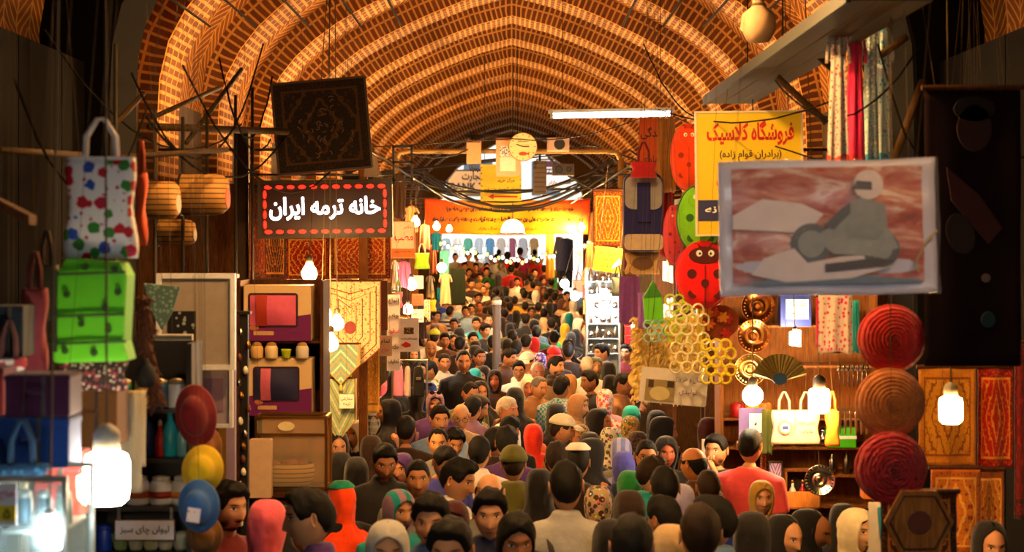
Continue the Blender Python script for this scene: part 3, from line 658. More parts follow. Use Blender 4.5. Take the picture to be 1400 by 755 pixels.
# ------------------------------------------------------------------ builders for the stall goods
def plain(c, **k): return mat(c, .85, 0, .22, 30, .35, .25, .1, **k) if not k else mat(c, .85, 0, .22, 30, .35, .25, .1)
def hook(t, x, z, top=None): return cord_to_rail(t, x, z, top)
def hanger(t, W, z):
    mb = MB(); mb.tube([(-W*.5, 0, z-.03), (-W*.25, 0, z+.0), (0, 0, z+.025), (W*.25, 0, z), (W*.5, 0, z-.03)], .006, 6); mb.tube([(0, 0, z+.025), (0, 0, z+.06), (.018, 0, z+.075), (.0, 0, z+.095)], .0028, 5)
    mb.build('hanger', mat('#5a3a1c', .5), t, smooth=True)
def garment(label, px, py, wpx, hpx, d, m, kind='dress', name=None, depth=.05, cat='clothes', group=None, trim=None, hang=True):
    """a garment on its hanger: flattened tube with folds, shoulders, sleeves"""
    t = thing(name or kind, label, cat, P(px, py-hpx/2, d), 0, group); W, H = U(wpx, d), U(hpx, d); rings = []; n = 28
    prof = {'dress': ((0, .28), (.03, .62), (.12, .72), (.3, .66), (.5, .80), (.8, .95), (1, 1.0)), 'shirt': ((0, .3), (.04, .75), (.15, .86), (.5, .84), (1, .86)), 'cloth': ((0, .9), (.2, .95), (.6, 1), (1, .98)), 'towel': ((0, 1), (.5, .97), (1, 1)), 'trousers': ((0, .9), (.3, 1), (1, .9))}[kind]
    rd = random.Random(int(px*7+py)); ph = rd.uniform(0, 6)
    for k in range(19):
        u = k/18
        for a_, b_ in zip(prof, prof[1:]):
            if u <= b_[0]: w_ = a_[1]+(b_[1]-a_[1])*(u-a_[0])/(b_[0]-a_[0]); break
        fold = depth*(.35+.65*u); rings.append([(W/2*w_*math.cos(q)*(1+.03*math.sin(5*q+ph)), fold*math.sin(q)*(1+.5*math.sin(q*7+ph+u*2))+.012*math.sin(6*math.cos(q)+ph)*u, -H*u+.01*math.sin(q*3+ph)*u) for q in [2*PI*i/n for i in range(n)]])
    mb = MB(); mb.loft(rings); mb.build('body' if kind != 'towel' else 'cloth', m, t, smooth=True)
    if kind in ('dress', 'shirt'):
        for s in (-1, 1):
            mb = MB(); L = H*(.20 if kind == 'dress' else .42)
            mb.tube([(s*W*.26, 0, -H*.04), (s*W*.40, 0, -H*.07), (s*W*.50, 0, -H*.07-L*.6), (s*W*.52, 0, -H*.07-L)], [W*.07, W*.10, W*.11, W*.12], 10, flat=[.6]*4); mb.build('sleeve', m, t, smooth=True)
    if trim:
        mb = MB(); mb.loft([[(p[0]*1.02, p[1]*1.03, p[2]+dz) for p in rings[-1]] for dz in (H*.06, 0)], 0, False); mb.build('hem', trim, t, smooth=True)
    if kind != 'towel': hanger(t, W*.7, .0); z0 = .09
    else: z0 = -.005
    if hang: hook(t, 0, z0)
    return t
def rug(label, px, py, wpx, hpx, d, m, fringe='#cdb483', name='rug', group=None, rod=True, wave=.012, fr=True):
    t = thing(name, label, 'rug', P(px, py, d), 0, group); W, H = U(wpx, d), U(hpx, d)
    rd = random.Random(int(px)); ph = rd.uniform(0, 6); mb = MB()
    mb.grid(lambda u, v: (W*(u-.5), wave*math.sin(u*9+ph)*(1-v*.5)+.004*math.sin(v*13+ph), H*(v-.5)), 18, 24); mb.build('pile', m, t, smooth=True, solid=.008)
    if fr:
        mb = MB(); n = max(8, int(W/.014))
        for i in range(n): x = W*((i+.5)/n-.5); mb.tube([(x, wave*math.sin((x/W+.5)*9+ph), -H/2+.004), (x+.004*math.sin(i*1.9), wave*math.sin((x/W+.5)*9+ph), -H/2-.035)], .0035, 4)
        mb.build('fringe', mat(fringe, .9), t)
    if rod:
        mb = MB(); mb.cyl((-W*.54, 0, H/2+.01), (W*.54, 0, H/2+.01), .012, None, 10); mb.build('rod', BROWNWOOD, t)
        for s in (-1, 1): hook(t, s*W*.4, H/2+.018)
    return t
def termeh(c1, c2, c3, k=1.2, bands=5.0, flip=1):
    key = ('termeh', c1, c2, c3, k, bands)
    if key in _mc: return _mc[key]
    a = N('woven_paisley'); g = a.n('ShaderNodeTexCoord').outputs['Generated']; sp = a.n('ShaderNodeSeparateXYZ'); a.l(g, sp.inputs[0])
    ax = a.math('ABSOLUTE', a.math('SUBTRACT', sp.outputs[0], .5)); cb = a.n('ShaderNodeCombineXYZ'); a.l(ax, cb.inputs[0]); a.l(a.math('MULTIPLY', sp.outputs[2], 1.7), cb.inputs[1])
    v = a.vor(cb.outputs[0], 26, rnd=.9); vv = a.math('ADD', a.math('SUBTRACT', sp.outputs[2], a.math('MULTIPLY', ax, k)), a.math('MULTIPLY', v.outputs[0], .03))
    f = a.math('FRACT', a.math('MULTIPLY', vv, bands)); c = a.mix(a.math('LESS_THAN', f, .16), S(c1), S(c2)); c = a.mix(a.math('MULTIPLY', a.math('GREATER_THAN', f, .45), a.math('LESS_THAN', f, .62)), c, S(c3))
    c = a.mix(a.math('MULTIPLY', a.math('LESS_THAN', v.outputs[0], .30), .75), c, S(c2)); v2 = a.vor(cb.outputs[0], 60); c = a.mix(a.math('MULTIPLY', a.math('LESS_THAN', v2.outputs[0], .25), .7), c, S(c3))
    c = a.mix(a.math('GREATER_THAN', ax, .44), c, S(c2)); a.col(c); a.bump(v2.outputs[0], .3, .003)
    _mc[key] = a.fin(.55, 0, .4, .2); return _mc[key]
def runner(label, px, py, wpx, hpx, d, m, edge, point=.28, tassel=True, hang=True):
    """a woven runner hung with its pointed end down"""
    t = thing('table_runner', label, 'textile', P(px, py, d)); W, H = U(wpx, d), U(hpx, d)
    poly = [(-W/2, H/2), (W/2, H/2), (W/2, -H/2+H*point), (0, -H/2), (-W/2, -H/2+H*point)]
    mb = MB(); mb.prism(poly, -.004, .004); mb.build('cloth', m, t, bevel=.002)
    mb = MB(); mb.tube([(x, -.004, z) for x, z in (poly[1:]+poly[:1])], .006, 6); mb.build('piping', edge, t)
    if tassel: mb = MB(); mb.lathe([(0, .012), (.008, .008), (.006, 0), (.012, -.01), (.014, -.05), (0, -.05)], 8, c=(0, 0, -H/2)); mb.build('tassel', mat('#d8b45a', .7), t, smooth=True)
    if hang:
        mb = MB(); mb.cyl((-W*.53, 0, H/2), (W*.53, 0, H/2), .009, None, 10); mb.build('rod', BROWNWOOD, t)
        for s in (-1, 1): hook(t, s*W*.4, H/2+.006)
    return t
def pack(label, px, py, wpx, hpx, d, body, flap, trim, straps=True, group=None):
    """a child's backpack with flap, pocket and straps"""
    t = thing('backpack', label, 'bag', P(px, py, d), 0, group); W, H = U(wpx, d), U(hpx, d); D = W*.42
    mb = MB(); mb.prism(rrect(W, H, W*.28), -D/2, D/2); mb.build('body', body, t, bevel=.012, smooth=False)
    mb = MB(); mb.prism(rrect(W*.94, H*.42, W*.2, cz=H*.24), -D/2-.02, -D/2+.004); mb.build('flap', flap, t, bevel=.008)
    mb = MB(); mb.prism(rrect(W*.96, H*.20, W*.1, cz=-H*.38), -D/2-.03, -D/2+.004); mb.build('pocket', trim, t, bevel=.008)
    mb = MB(); mb.box((0, -D/2-.025, H*.12), (W*.34, .012, H*.5)); mb.build('front_band', body, t, bevel=.004)
    mb = MB(); mb.tube([(-W*.12, 0, H/2), (-W*.10, 0, H/2+.05), (0, 0, H/2+.065), (W*.10, 0, H/2+.05), (W*.12, 0, H/2)], .008, 6); mb.build('carry_loop', trim, t, smooth=True)
    hook(t, 0, H/2+.06); return t
def felt_bag(label, px, py, wpx, hpx, d, col, dot, face='ladybug', group=None):
    """round felt bag of a child: shell with spots, head with eyes and feelers, rim"""
    t = thing('felt_bag', label, 'bag', P(px, py, d), 0, group); W, H = U(wpx, d), U(hpx, d); m = plain(col)
    mb = MB(); mb.loft([[(W/2*s_*math.cos(q), y, H/2*s_*math.sin(q)) for q in [2*PI*i/32 for i in range(32)]] for y, s_ in ((.05, .9), (.03, 1), (-.01, 1), (-.045, .93), (-.07, .74), (-.082, .4))]); mb.build('shell', m, t, smooth=True)
    mb = MB(); mb.tube([(W/2*math.cos(2*PI*i/32), .0, H/2*math.sin(2*PI*i/32)) for i in range(33)], .009, 6); mb.build('rim', plain(col if face != 'rim' else dot), t, smooth=True)
    dm = mat(dot, .8)
    for x, z, r in ((-.24, .02, .09), (.24, .02, .09), (-.22, -.28, .085), (.22, -.28, .085), (0, -.12, .075)):
        mb = MB(); q2 = 1-min(.95, (2*x)**2+(2*z)**2); y = -.082+.05*(1-q2)**1.3-.004; mb.prism(ell(W*r, W*r, 14, x*W, z*H), y-.006, y+.03); mb.build('spot', dm, t)
    mb = MB(); mb.prism(rrect(W*.012, H*.62, W*.005, cz=-H*.16), -.092, -.05); mb.build('seam', dm, t)
    mb = MB(); mb.prism(ell(W*.30, H*.13, 20, 0, H*.30), -.088, -.03); mb.build('head', dm if face == 'ladybug' else m, t, bevel=.004)
    for s in (-1, 1):
        mb = MB(); mb.prism(ell(W*.055, W*.06, 12, s*W*.11, H*.33), -.096, -.086); mb.build('eye', WHITE, t)
        mb = MB(); mb.prism(ell(W*.022, W*.026, 10, s*W*.10, H*.325), -.099, -.094); mb.build('pupil', BLACK, t)
        mb = MB(); mb.tube([(s*W*.06, -.06, H*.40), (s*W*.14, -.07, H*.48), (s*W*.20, -.07, H*.47)], .004, 5); mb.build('feeler', dm, t)
    hook(t, 0, H/2); return t
def hang_plain(name, label, cat, px, py, wpx, hpx, d, m, thick=.02, group=None, bevel=.004, cord=True, poly=None):
    t = thing(name, label, cat, P(px, py, d), 0, group); W, H = U(wpx, d), U(hpx, d)
    mb = MB(); mb.prism(poly(W, H) if poly else rrect(W, H, min(W, H)*.06), -thick/2, thick/2); mb.build('panel', m, t, bevel=bevel)
    if cord: hook(t, 0, H/2-.004)
    return t, W, H
def plate(label, px, py, rpx, d, m, tilt=0.0, group=None, hang=True, rim=True):
    t = thing('tray', label, 'tray', P(px, py, d), 0, group); R_ = U(rpx, d); M = Matrix.Rotation(PI/2, 4, 'X')
    mb = MB(); mb.lathe([(0, .004), (R_*.30, .004), (R_*.34, .010), (R_*.36, .004), (R_*.62, .006), (R_*.68, .018), (R_*.95, .028), (R_, .034), (R_, .028), (R_*.66, .004), (R_*.5, -.004), (0, -.004)], 36, 0, M); mb.build('dish', m, t, smooth=True)
    mb = MB(); n = 26
    for i in range(n): q = 2*PI*i/n; mb.prism(ell(R_*.05, R_*.05, 8, R_*.82*math.cos(q), R_*.82*math.sin(q)), -.032, -.018)
    mb.build('chased_rim', m, t)
    mb = MB(); mb.prism(ell(R_*.16, R_*.16, 8), -.012, 0); mb.build('boss', m, t, bevel=.003)
    if hang: hook(t, 0, R_*.97)
    return t
def coil(label, px, py, rpx, d, c1, c2, shag=0.0):
    """a coiled round mat, domed, with its turns showing"""
    t = thing('coiled_hat', label, 'hat', P(px, py, d)); R_ = U(rpx, d); M = Matrix.Rotation(PI/2, 4, 'X')
    a = N('coil'); o = a.obj(); f = a.noise(o, 26, 4, .7); f2 = a.noise(o, 140, 2); a.col(a.mix(f2, a.ramp(f, [(.3, S(c1)), (.7, S(c2))]), tuple(x*.6 for x in S(c1)))); a.bump(f2, .8, .01); m = a.fin(.75, 0, .3, .2)
    mb = MB(); prof = [(0, .075)]
    turns = 9
    for i in range(turns*4):
        u = (i+1)/(turns*4); prof.append((R_*u, .078*math.sqrt(max(0, 1-u*u*.97))+.007*abs(math.sin(u*turns*PI))*(1+shag)))
    prof += [(R_*.98, -.01), (R_*.5, -.02), (0, -.02)]
    mb.lathe(prof, 44, 0, M)
    if shag:
        rd = random.Random(int(px+py))
        mb.v = [(x+rd.uniform(-1, 1)*.005*shag, y+rd.uniform(-1, 1)*.006*shag, z+rd.uniform(-1, 1)*.005*shag) for x, y, z in mb.v]
    mb.build('crown', m, t, smooth=True)
    mb = MB(); mb.tube([(R_*1.0*math.cos(2*PI*i/40), .0, R_*math.sin(2*PI*i/40)) for i in range(41)], .010, 7); mb.build('brim', m, t, smooth=True)
    hook(t, 0, R_, None); return t
def shelf_unit(name, label, cat, x0, x1, y, z0, z1, depth, shelves, m, back=True, posts=True):
    """upright unit between two columns; shelves at the listed heights"""
    t = thing(name, label, cat, ((x0+x1)/2, y, 0)); W = x1-x0
    for s in (-1, 1):
        mb = MB(); mb.box((s*(W/2-.012), depth/2, (z0+z1)/2), (.024, depth, z1-z0)); mb.build('side_panel', m, t, bevel=.003)
    if back: mb = MB(); mb.box((0, depth-.006, (z0+z1)/2), (W-.05, .012, z1-z0)); mb.build('back_panel', m, t)
    for z in shelves: mb = MB(); mb.box((0, depth/2-.007, z-.009), (W-.05, depth-.016, .018)); mb.build('shelf', m, t, bevel=.002)
    return t
def pot(name, label, cat, p, prof, m, lid=None, group=None, scale=1.0, n=18, cap=None):
    t = thing(name, label, cat, Vector(p)+Vector((0, 0, .0015)), 0, group); mb = MB(); mb.lathe([(r*scale, z*scale) for r, z in prof], n); mb.build('body', m, t, smooth=True)
    if lid: mb = MB(); zt = prof[-1][1]*scale; r = prof[-1][0]*scale; mb.lathe([(r*1.05, zt-.004), (r*1.05, zt+.012*scale/1), (r*.5, zt+.02), (0, zt+.022)], n); mb.build('lid', lid, t, smooth=True)
    return t
JAR = [(0, 0), (.040, 0), (.045, .008), (.046, .07), (.040, .085), (.032, .092)]; CUP = [(0, 0), (.022, 0), (.026, .01), (.034, .05), (.037, .065), (.034, .065), (.03, .05), (0, .012)]
BOTTLE = [(0, 0), (.026, 0), (.030, .01), (.030, .10), (.022, .125), (.011, .145), (.011, .175)]
TEAPOT = [(0, 0), (.03, 0), (.05, .03), (.055, .055), (.045, .08), (.028, .092), (.026, .10)]
# ------------------------------------------------------------------ dim stall on the passage's shaded side, near things first
# flowered bag
FLOR = None
a = N('flower_print'); o = a.obj(); v = a.vor(o, 19, rnd=.8); nz_ = a.math('MULTIPLY', a.noise(o, 70, 1), .30); v3 = a.vor(o, 32, rnd=.9)
sp = a.n('ShaderNodeSeparateXYZ'); a.l(v.outputs['Color'], sp.inputs[0])
pet = a.ramp(sp.outputs[0], [(0, S('#b01828')), (.4, S('#b01828')), (.45, S('#2a4aa8')), (.7, S('#3a68c0')), (.75, S('#2f7a2c')), (1, S('#2f7a2c'))], 'CONSTANT')
c = a.mix(a.math('LESS_THAN', a.math('ADD', v.outputs[0], nz_), .56), S('#d9d6d4'), pet); c = a.mix(a.math('LESS_THAN', v.outputs[0], .10), c, S('#27357a'))
c = a.mix(a.math('MULTIPLY', a.math('GREATER_THAN', v.outputs[0], .5), a.math('LESS_THAN', v3.outputs[0], .22)), c, S('#a82440')); a.col(c); FLOR = a.fin(.7, 0, .3)
def tote(label, px, py, wpx, hpx, d, m, trim, name='tote_bag', group=None, taper=1.0, dep=.05):
    t = thing(name, label, 'bag', P(px, py, d), 0, group); W, H = U(wpx, d), U(hpx, d)
    mb = MB(); rings = []
    for k in range(13):
        u = k/12; w_ = W/2*(taper+(1-taper)*u)*(1-.06*(1-abs(2*u-1))); dp = dep*(.25+.75*math.sin(PI*min(1, u*.6+.2)))
        rings.append([(w_*math.copysign(abs(math.cos(q))**.5, math.cos(q))+.006*math.sin(9*u+q), dp*math.copysign(abs(math.sin(q))**.6, math.sin(q)), H/2-H*u) for q in [2*PI*i/24 for i in range(24)]])
    mb.loft(rings); mb.build('body', m, t, smooth=True)
    for y in (-dep*.3, dep*.3):
        mb = MB(); mb.tube([(-W*.22, y, H/2-.02), (-W*.20, y, H/2+.07), (-W*.05, y*.3, H/2+.13), (W*.05, y*.3, H/2+.13), (W*.20, y, H/2+.07), (W*.22, y, H/2-.02)], .008, 6, flat=[.5]*6); mb.build('handle', trim, t, smooth=True)
    mb = MB(); mb.loft([[(x*1.01, y*1.05, z) for x, y, z in rings[0]], [(x*1.01, y*1.05, z-.02) for x, y, z in rings[0]]], 0, False); mb.build('top_band', trim, t)
    hook(t, 0, H/2+.125); return t
tote('white bag printed with red and blue flowers hanging in the gloom', 138, 284, 100, 138, 6.0, FLOR, plain('#c8c2c0'), taper=.92)
t = thing('storage_box', 'bright lime green hanging box bag with dark dots and zipped lids', 'bag', P(130, 424, 6.0)); W, H = U(112, 6), U(142, 6); LIME = mat('#57b813', .6, 0, .1, 10, .1)
mb = MB(); mb.prism([(-W*.40, H*.36), (-W*.30, H*.50), (W*.36, H*.46), (W*.44, H*.34), (W*.40, -H*.30), (W*.46, -H*.48), (-W*.44, -H*.50), (-W*.50, -H*.30)], -.07, .07); mb.build('body', LIME, t, bevel=.012)
for z, w_ in ((.36, .86), (-.04, .84), (-.30, .88)):
    mb = MB(); mb.tube([(-W*w_/2, -.078, H*z-.004), (0, -.082, H*z), (W*w_/2, -.078, H*z+.004)], .005, 6); mb.build('zip', mat('#1e3c10', .6), t)
for x, z in ((-.05, .42), (.30, .40), (-.28, .16), (.18, .04), (-.10, -.12), (.22, -.18), (-.30, -.38), (.05, -.40), (.34, .18)):
    mb = MB(); mb.prism(ell(.011, .012, 10, x*W, z*H), -.080, -.066); mb.build('dot', mat('#20400e', .7), t)
mb = MB(); mb.box((-W*.43, -.05, 0), (.02, .06, H*.78)); mb.build('dark_gusset', mat('#16240c', .7), t)
hook(t, 0, H*.47)
t = tote('dark patterned pouch under the lime green box bag', 128, 512, 92, 44, 6.1, spots('#2a1a1c', '#7a2a3a', 40, .4, '#a89a90'), plain('#2a1a1c'), 'pouch', dep=.03)
# stacked fabric blocks at the edge
def block(label, px, py, wpx, hpx, d, c, dep=.16, name='fabric_box', sub='#000000', group=None, cord=True):
    t = thing(name, label, 'box', P(px, py, d), 0, group); W, H = U(wpx, d), U(hpx, d); m = mat(c, .9, 0, .15, 40, .4, .2, .2)
    mb = MB(); mb.box((0, 0, 0), (W, dep, H)); mb.build('body', m, t, bevel=.012)
    mb = MB(); mb.box((0, 0, H*.40), (W*1.02, dep*1.03, H*.14)); mb.build('lid', m, t, bevel=.008)
    mb = MB(); mb.tube([(-W*.12, -dep/2-.004, H*.12), (-W*.1, -dep/2-.02, H*.06), (W*.1, -dep/2-.02, H*.06), (W*.12, -dep/2-.004, H*.12)], .005, 6); mb.build('handle', m, t)
    mb = MB(); mb.box((W*.1, -dep/2-.004, 0), (.012, .006, H)); mb.build('binding_tape', mat('#3a3230', .8), t)
    if cord: hook(t, 0, H*.46)
    return t
block('plum purple fabric box on top of a blue one in the dim stall', 60, 538, 88, 58, 5.5, '#3a0f2c')
block('dark red fabric box at the edge beside the plum one', -4, 556, 36, 110, 5.75, '#5a0a14')
block('navy blue fabric box between the plum box and the red box', 52, 602, 102, 69, 5.5, '#10306a', cord=False)
block('brick red fabric box leaning under the navy blue box', 86, 660, 62, 90, 5.85, '#9a2a28')
block('tan cardboard box beside the cream paper towels', 134, 566, 68, 84, 6.6, '#6a4524', .2, 'cardboard_box')
block('dark slate fabric box beside the rose pink pouch', 18, 452, 44, 70, 6.2, '#15202c')
tote('dusty rose pouch hanging beside the lime green box bag', 48, 452, 32, 116, 6.3, plain('#8a3a4c'), plain('#5a2432'), 'pouch', dep=.03)
tote('red and white printed pouch at the very edge of the dim stall', 12, 512, 46, 44, 6.1, spots('#b03a48', '#d8d0cc', 24, .4, '#2a8a8a'), plain('#4a2a2a'), 'pouch', dep=.03)
tote('striped blue cloth bag folded over the glass counter', 30, 646, 74, 22, 5.3, spots('#2a4a6a', '#4a8aa8', 50, .4), plain('#22405a'), 'cloth_bag', dep=.03)
tote('pale green and brown cloth bag beside the rose pouch', 64, 400, 30, 76, 6.8, plain('#4a4a34'), plain('#3a2a20'), 'cloth_bag', dep=.03)
t, W, H = hang_plain('wooden_plank', 'short brown plank jutting out above the dim stall', 'plank', 14, 288, 62, 22, 6.0, BROWNWOOD, .10, cord=False, poly=lambda W, H: [(-W/2, H*.5), (-W/2, H*1.1), (W/2, -H*.3), (W/2, -H*.9)])
hook(t, -W*.2, H*.5)
# glass counter case with tag
t = thing('glass_counter', 'pale glass counter case with a pink and yellow tag below the striped cloth bag', 'counter', (P(40, 700, 5.1).x, 5.1, 0)); W = U(98, 5.1); zt = P(0, 655, 5.1).z
mb = MB(); mb.box((0, .16, zt/2-.25), (W, .34, zt-.52)); mb.build('cabinet', mat('#2b3a3a', .6), t, bevel=.01)
mb = MB(); mb.box((0, .16, zt-.25), (W-.01, .33, .47)); mb.build('glass', glass_mat('#bfd8d4', .28), t)
mb = MB()
for s in (-1, 1):
    for y in (0, .33): mb.box((s*W/2, y, zt-.25), (.014, .014, .5))
for y in (0, .33): mb.box((0, y, zt), (W+.014, .016, .016))
mb.build('metal_trim', mat('#a8aca4', .35, .8), t)
for z in (.16, .36): mb = MB(); mb.box((0, .17, zt-z), (W-.03, .28, .008)); mb.build('shelf', mat('#9ab0aa', .3), t)
t2 = thing('price_tag', 'pink and yellow price tag on the glass counter case', 'sign', P(10, 690, 5.07)); mb = MB(); mb.box((0, 0, 0), (.055, .004, .12)); mb.build('card', mat('#c8c4c8', .6), t2)
mb = MB(); mb.box((0, -.003, -.025), (.05, .003, .045)); mb.build('yellow_field', mat('#c9b41a', .6), t2); text('حراج', .045, .03, t2, INKRED, (0, -.003, .03), .01, .001); text('۵', .02, .03, t2, INKDARK, (0, -.0055, -.025), .01, .001)
for i, (x, z, c) in enumerate(((-.06, .2, '#27566a'), (.0, .2, '#1c3e46'), (.06, .2, '#4a6a5a'), (.03, .40, '#2a3a40'), (-.04, .40, '#55707a'))):
    pot('canister', ('steel blue canister at the tag end of the glass case', 'dark teal canister in the middle of the glass case', 'grey green canister by the spiral bulb', 'dark slate canister on the low shelf of the glass case', 'pale blue canister on the low shelf of the glass case')[i], 'canister', Vector((P(40, 700, 5.1).x+x, 5.26, zt-(.156 if z < .3 else .356))), [(0, 0), (.024, 0), (.025, .004), (.025, .07), (.022, .076), (.02, .08)], mat(c, .4, .3), mat('#8a9490', .4, .5))
# shelf unit with white jars, tea cups, bottles
d = 7.6; zs = [P(0, y, d).z for y in (756, 694, 628, 560)]; xa, xb = P(120, 0, d).x, P(262, 0, d).x
shelf_unit('shelf_unit', 'dark shelf unit of jars and tea cups beside the felt hats', 'shelf', xa, xb, d, 0, P(0, 470, d).z, .26, zs, mat('#2a2520', .6))
JW = mat('#d9d4c8', .35, 0, .05)
for i, x in enumerate((150, 183, 215, 245)):
    t = pot('jar', ('white lidded jar nearest the big glaring bulb', 'white jar with an orange band on the cup shelf', 'white jar with a red mark on the cup shelf', 'white lidded jar nearest the felt hats')[i].replace('nearest', 'next to'), 'jar', Vector((P(x, 0, d).x, d+.09, zs[1])), JAR, JW, mat('#cfc8b8', .4), scale=1.15)
    mb = MB(); mb.lathe([(.0535, .03), (.0538, .06), (.052, .06), (.052, .03)], 18); mb.build('label_band', mat(('#b9b4a8', '#b8582a', '#a83228', '#c8781e')[i], .5), t, smooth=True)
for i, x in enumerate((160, 181, 202, 222, 243)):
    pot('tea_cup', ('pale green tea cup at the bulb end of the lowest row', 'second pale green tea cup of the lowest row', 'middle tea cup of the lowest row', 'fourth tea cup of the lowest row', 'tea cup at the hat end of the lowest row')[i], 'cup', Vector((P(x, 0, d).x, d+.07, zs[0])), CUP, mat(('#8fa56a', '#b9b79a', '#c2b98e', '#b8b49c', '#a8a890')[i], .35), scale=1.15)
pot('canister', 'vivid blue tin beside the tea cup row', 'tin', Vector((P(138, 0, d).x, d+.06, zs[0])), [(0, 0), (.034, 0), (.035, .004), (.035, .09), (.033, .094)], mat('#1a3a9a', .4), mat('#16308a', .4))
for i, (x, c, sc) in enumerate(((158, '#1c7a4a', .9), (178, '#2a9ab0', 1.0), (196, '#1a3f9a', 1.15), (214, '#b8262a', .8), (228, '#25a0b4', 1.1), (246, '#7ab8b8', .9))):
    pot('bottle', ('green bottle', 'turquoise bottle', 'tall royal blue bottle', 'small red bottle', 'tall aqua bottle', 'pale aqua bottle')[i]+' on the middle shelf beside the felt hats', 'bottle', Vector((P(x, 0, d).x, d+.08, zs[2])), BOTTLE, mat(c, .2), mat('#c8c4b8', .4), scale=sc)
for i, (x, c) in enumerate(((162, '#178a4c'), (190, '#caa24a'), (212, '#3a7a9a'), (236, '#d8d4cc'))):
    pot('tin', ('emerald tin', 'gold tin', 'steel blue tin', 'white tin')[i]+' on the upper shelf behind the paper towels', 'tin', Vector((P(x, 0, d).x, d+.09, zs[3])), [(0, 0), (.036, 0), (.037, .004), (.037, .10), (.034, .105)], mat(c, .3), mat('#a89a7a', .4, .5))
t = thing('shelf_sign', 'small white sign with black writing under the jar shelf', 'sign', P(198, 725, d-.01)); W, H = U(80, d), U(26, d)
mb = MB(); mb.box((0, 0, 0), (W, .012, H)); mb.build('card', mat('#d9d2d6', .6), t); text('لیوان چای سبز', W*.84, H*.5, t, INKDARK, (0, -.007, 0), .012, .001)
mb = MB(); mb.box((0, .003, 0), (W+.008, .012, H+.008)); mb.build('border', mat('#3a1c18', .6), t)
for s in (-1, 1):
    mb = MB(); mb.box((s*W*.45, .012, H/2+.02), (.012, .02, .07)); mb.build('clip', STEEL, t)
# cream paper towels, feather boa and pouch
t = thing('paper_towel', 'cream paper towels folded over a line beside the tan cardboard box', 'towel', P(172, 535, 6.9)); W = U(36, 6.9)
for i, (dx, L) in enumerate(((-.012, .28), (.010, .40), (.022, .30))):
    mb = MB(); mb.grid(lambda u, v: (W*(u-.5)+dx, .02*i-.015+.006*math.sin(u*9+v*4), -L*v), 8, 12); mb.build('sheet', mat('#d6c6a6', .85, 0, .08), t, smooth=True, solid=.004)
hook(t, 0, -.002)
t = thing('feather_boa', 'shaggy brown feather boa with a black pouch beside the lime box bag', 'boa', P(195, 405, 6.8)); rd = random.Random(4)
pts = [Vector((U(x, 6.8), 0, -U(y, 6.8))) for x, y in ((0, 0), (6, 30), (2, 60), (10, 90), (16, 120), (22, 150))]
mb = MB(); mb.tube(pts, [.008, .02, .024, .026, .024, .008], 8)
for k in range(240):
    q = rd.random()*4.99; i = int(q); p = pts[i].lerp(pts[i+1], q-i); dr = Vector((rd.uniform(-1, 1), rd.uniform(-1, 1), rd.uniform(-1.2, .2))).normalized()*rd.uniform(.03, .055); mb.tube([p, p+dr*.6, p+dr+Vector((0, 0, -.01))], [.004, .006, .001], 4)
mb.build('feather', mat('#4a2410', .9), t)
mb = MB(); mb.lathe([(0, -.055), (.03, -.05), (.042, -.02), (.036, .02), (.014, .045), (.01, .06)], 14, c=(U(8, 6.8), -.05, -U(105, 6.8))); mb.build('pouch', mat('#12100f', .8), t, smooth=True)
hook(t, 0, 0)
# pictures in pale mounts
def framed(label, px, py, wpx, hpx, d, fr, mount, pic, fw=.02, inset=.18, name='picture_frame', dx=0, dz=0, pw=.5, ph=.4, tilt=0, cord=True):
    t = thing(name, label, 'picture', P(px, py, d)); t.rotation_euler = (0, tilt, 0); W, H = U(wpx, d), U(hpx, d)
    mb = MB()
    for s in (-1, 1): mb.box((s*(W/2-fw/2), 0, 0), (fw, .03, H)); mb.box((0, 0, s*(H/2-fw/2)), (W-2*fw, .03, fw))
    mb.build('frame', fr, t, bevel=.003)
    mb = MB(); mb.box((0, .006, 0), (W-2*fw, .008, H-2*fw)); mb.build('mount', mount, t)
    mb = MB(); mb.box((dx*W, .0, dz*H), (W*pw, .006, H*ph)); mb.build('picture', pic, t)
    if cord: hook(t, 0, H/2-.004)
    return t
framed('tall pale grey frame with a wide mount and a black and white picture', 268, 440, 108, 132, 8.9, mat('#e4e6ea', .4), mat('#a09488', .7), spots('#191a1c', '#9aa4a8', 30, .3), .026, dx=-.18, dz=-.06, pw=.36, ph=.34)
framed('small white framed photo of fruit below the black and white picture', 236, 484, 56, 54, 8.7, mat('#c4c0b8', .5), mat('#bfc4b8', .7), spots('#b9bfae', '#a8622a', 26, .3, '#5a3a22'), .01, pw=.8, ph=.8)
framed('lower pale grey frame partly hidden by the felt hats', 292, 540, 54, 90, 9.0, mat('#d8dae2', .4), mat('#a0939c', .7), mat('#8a6f86', .7), .02, pw=.5, ph=.5)
t, W, H = hang_plain('cloth_pouch', 'pale teal lace triangle hanging before the grey frame', 'pouch', 222, 420, 50, 66, 8.2, spots('#5a7a70', '#8aa89a', 50, .4), .012, poly=lambda W, H: [(-W/2, H/2), (W/2, H*.42), (W*.28, -H*.1), (0, -H/2), (-W*.34, -H*.05)])
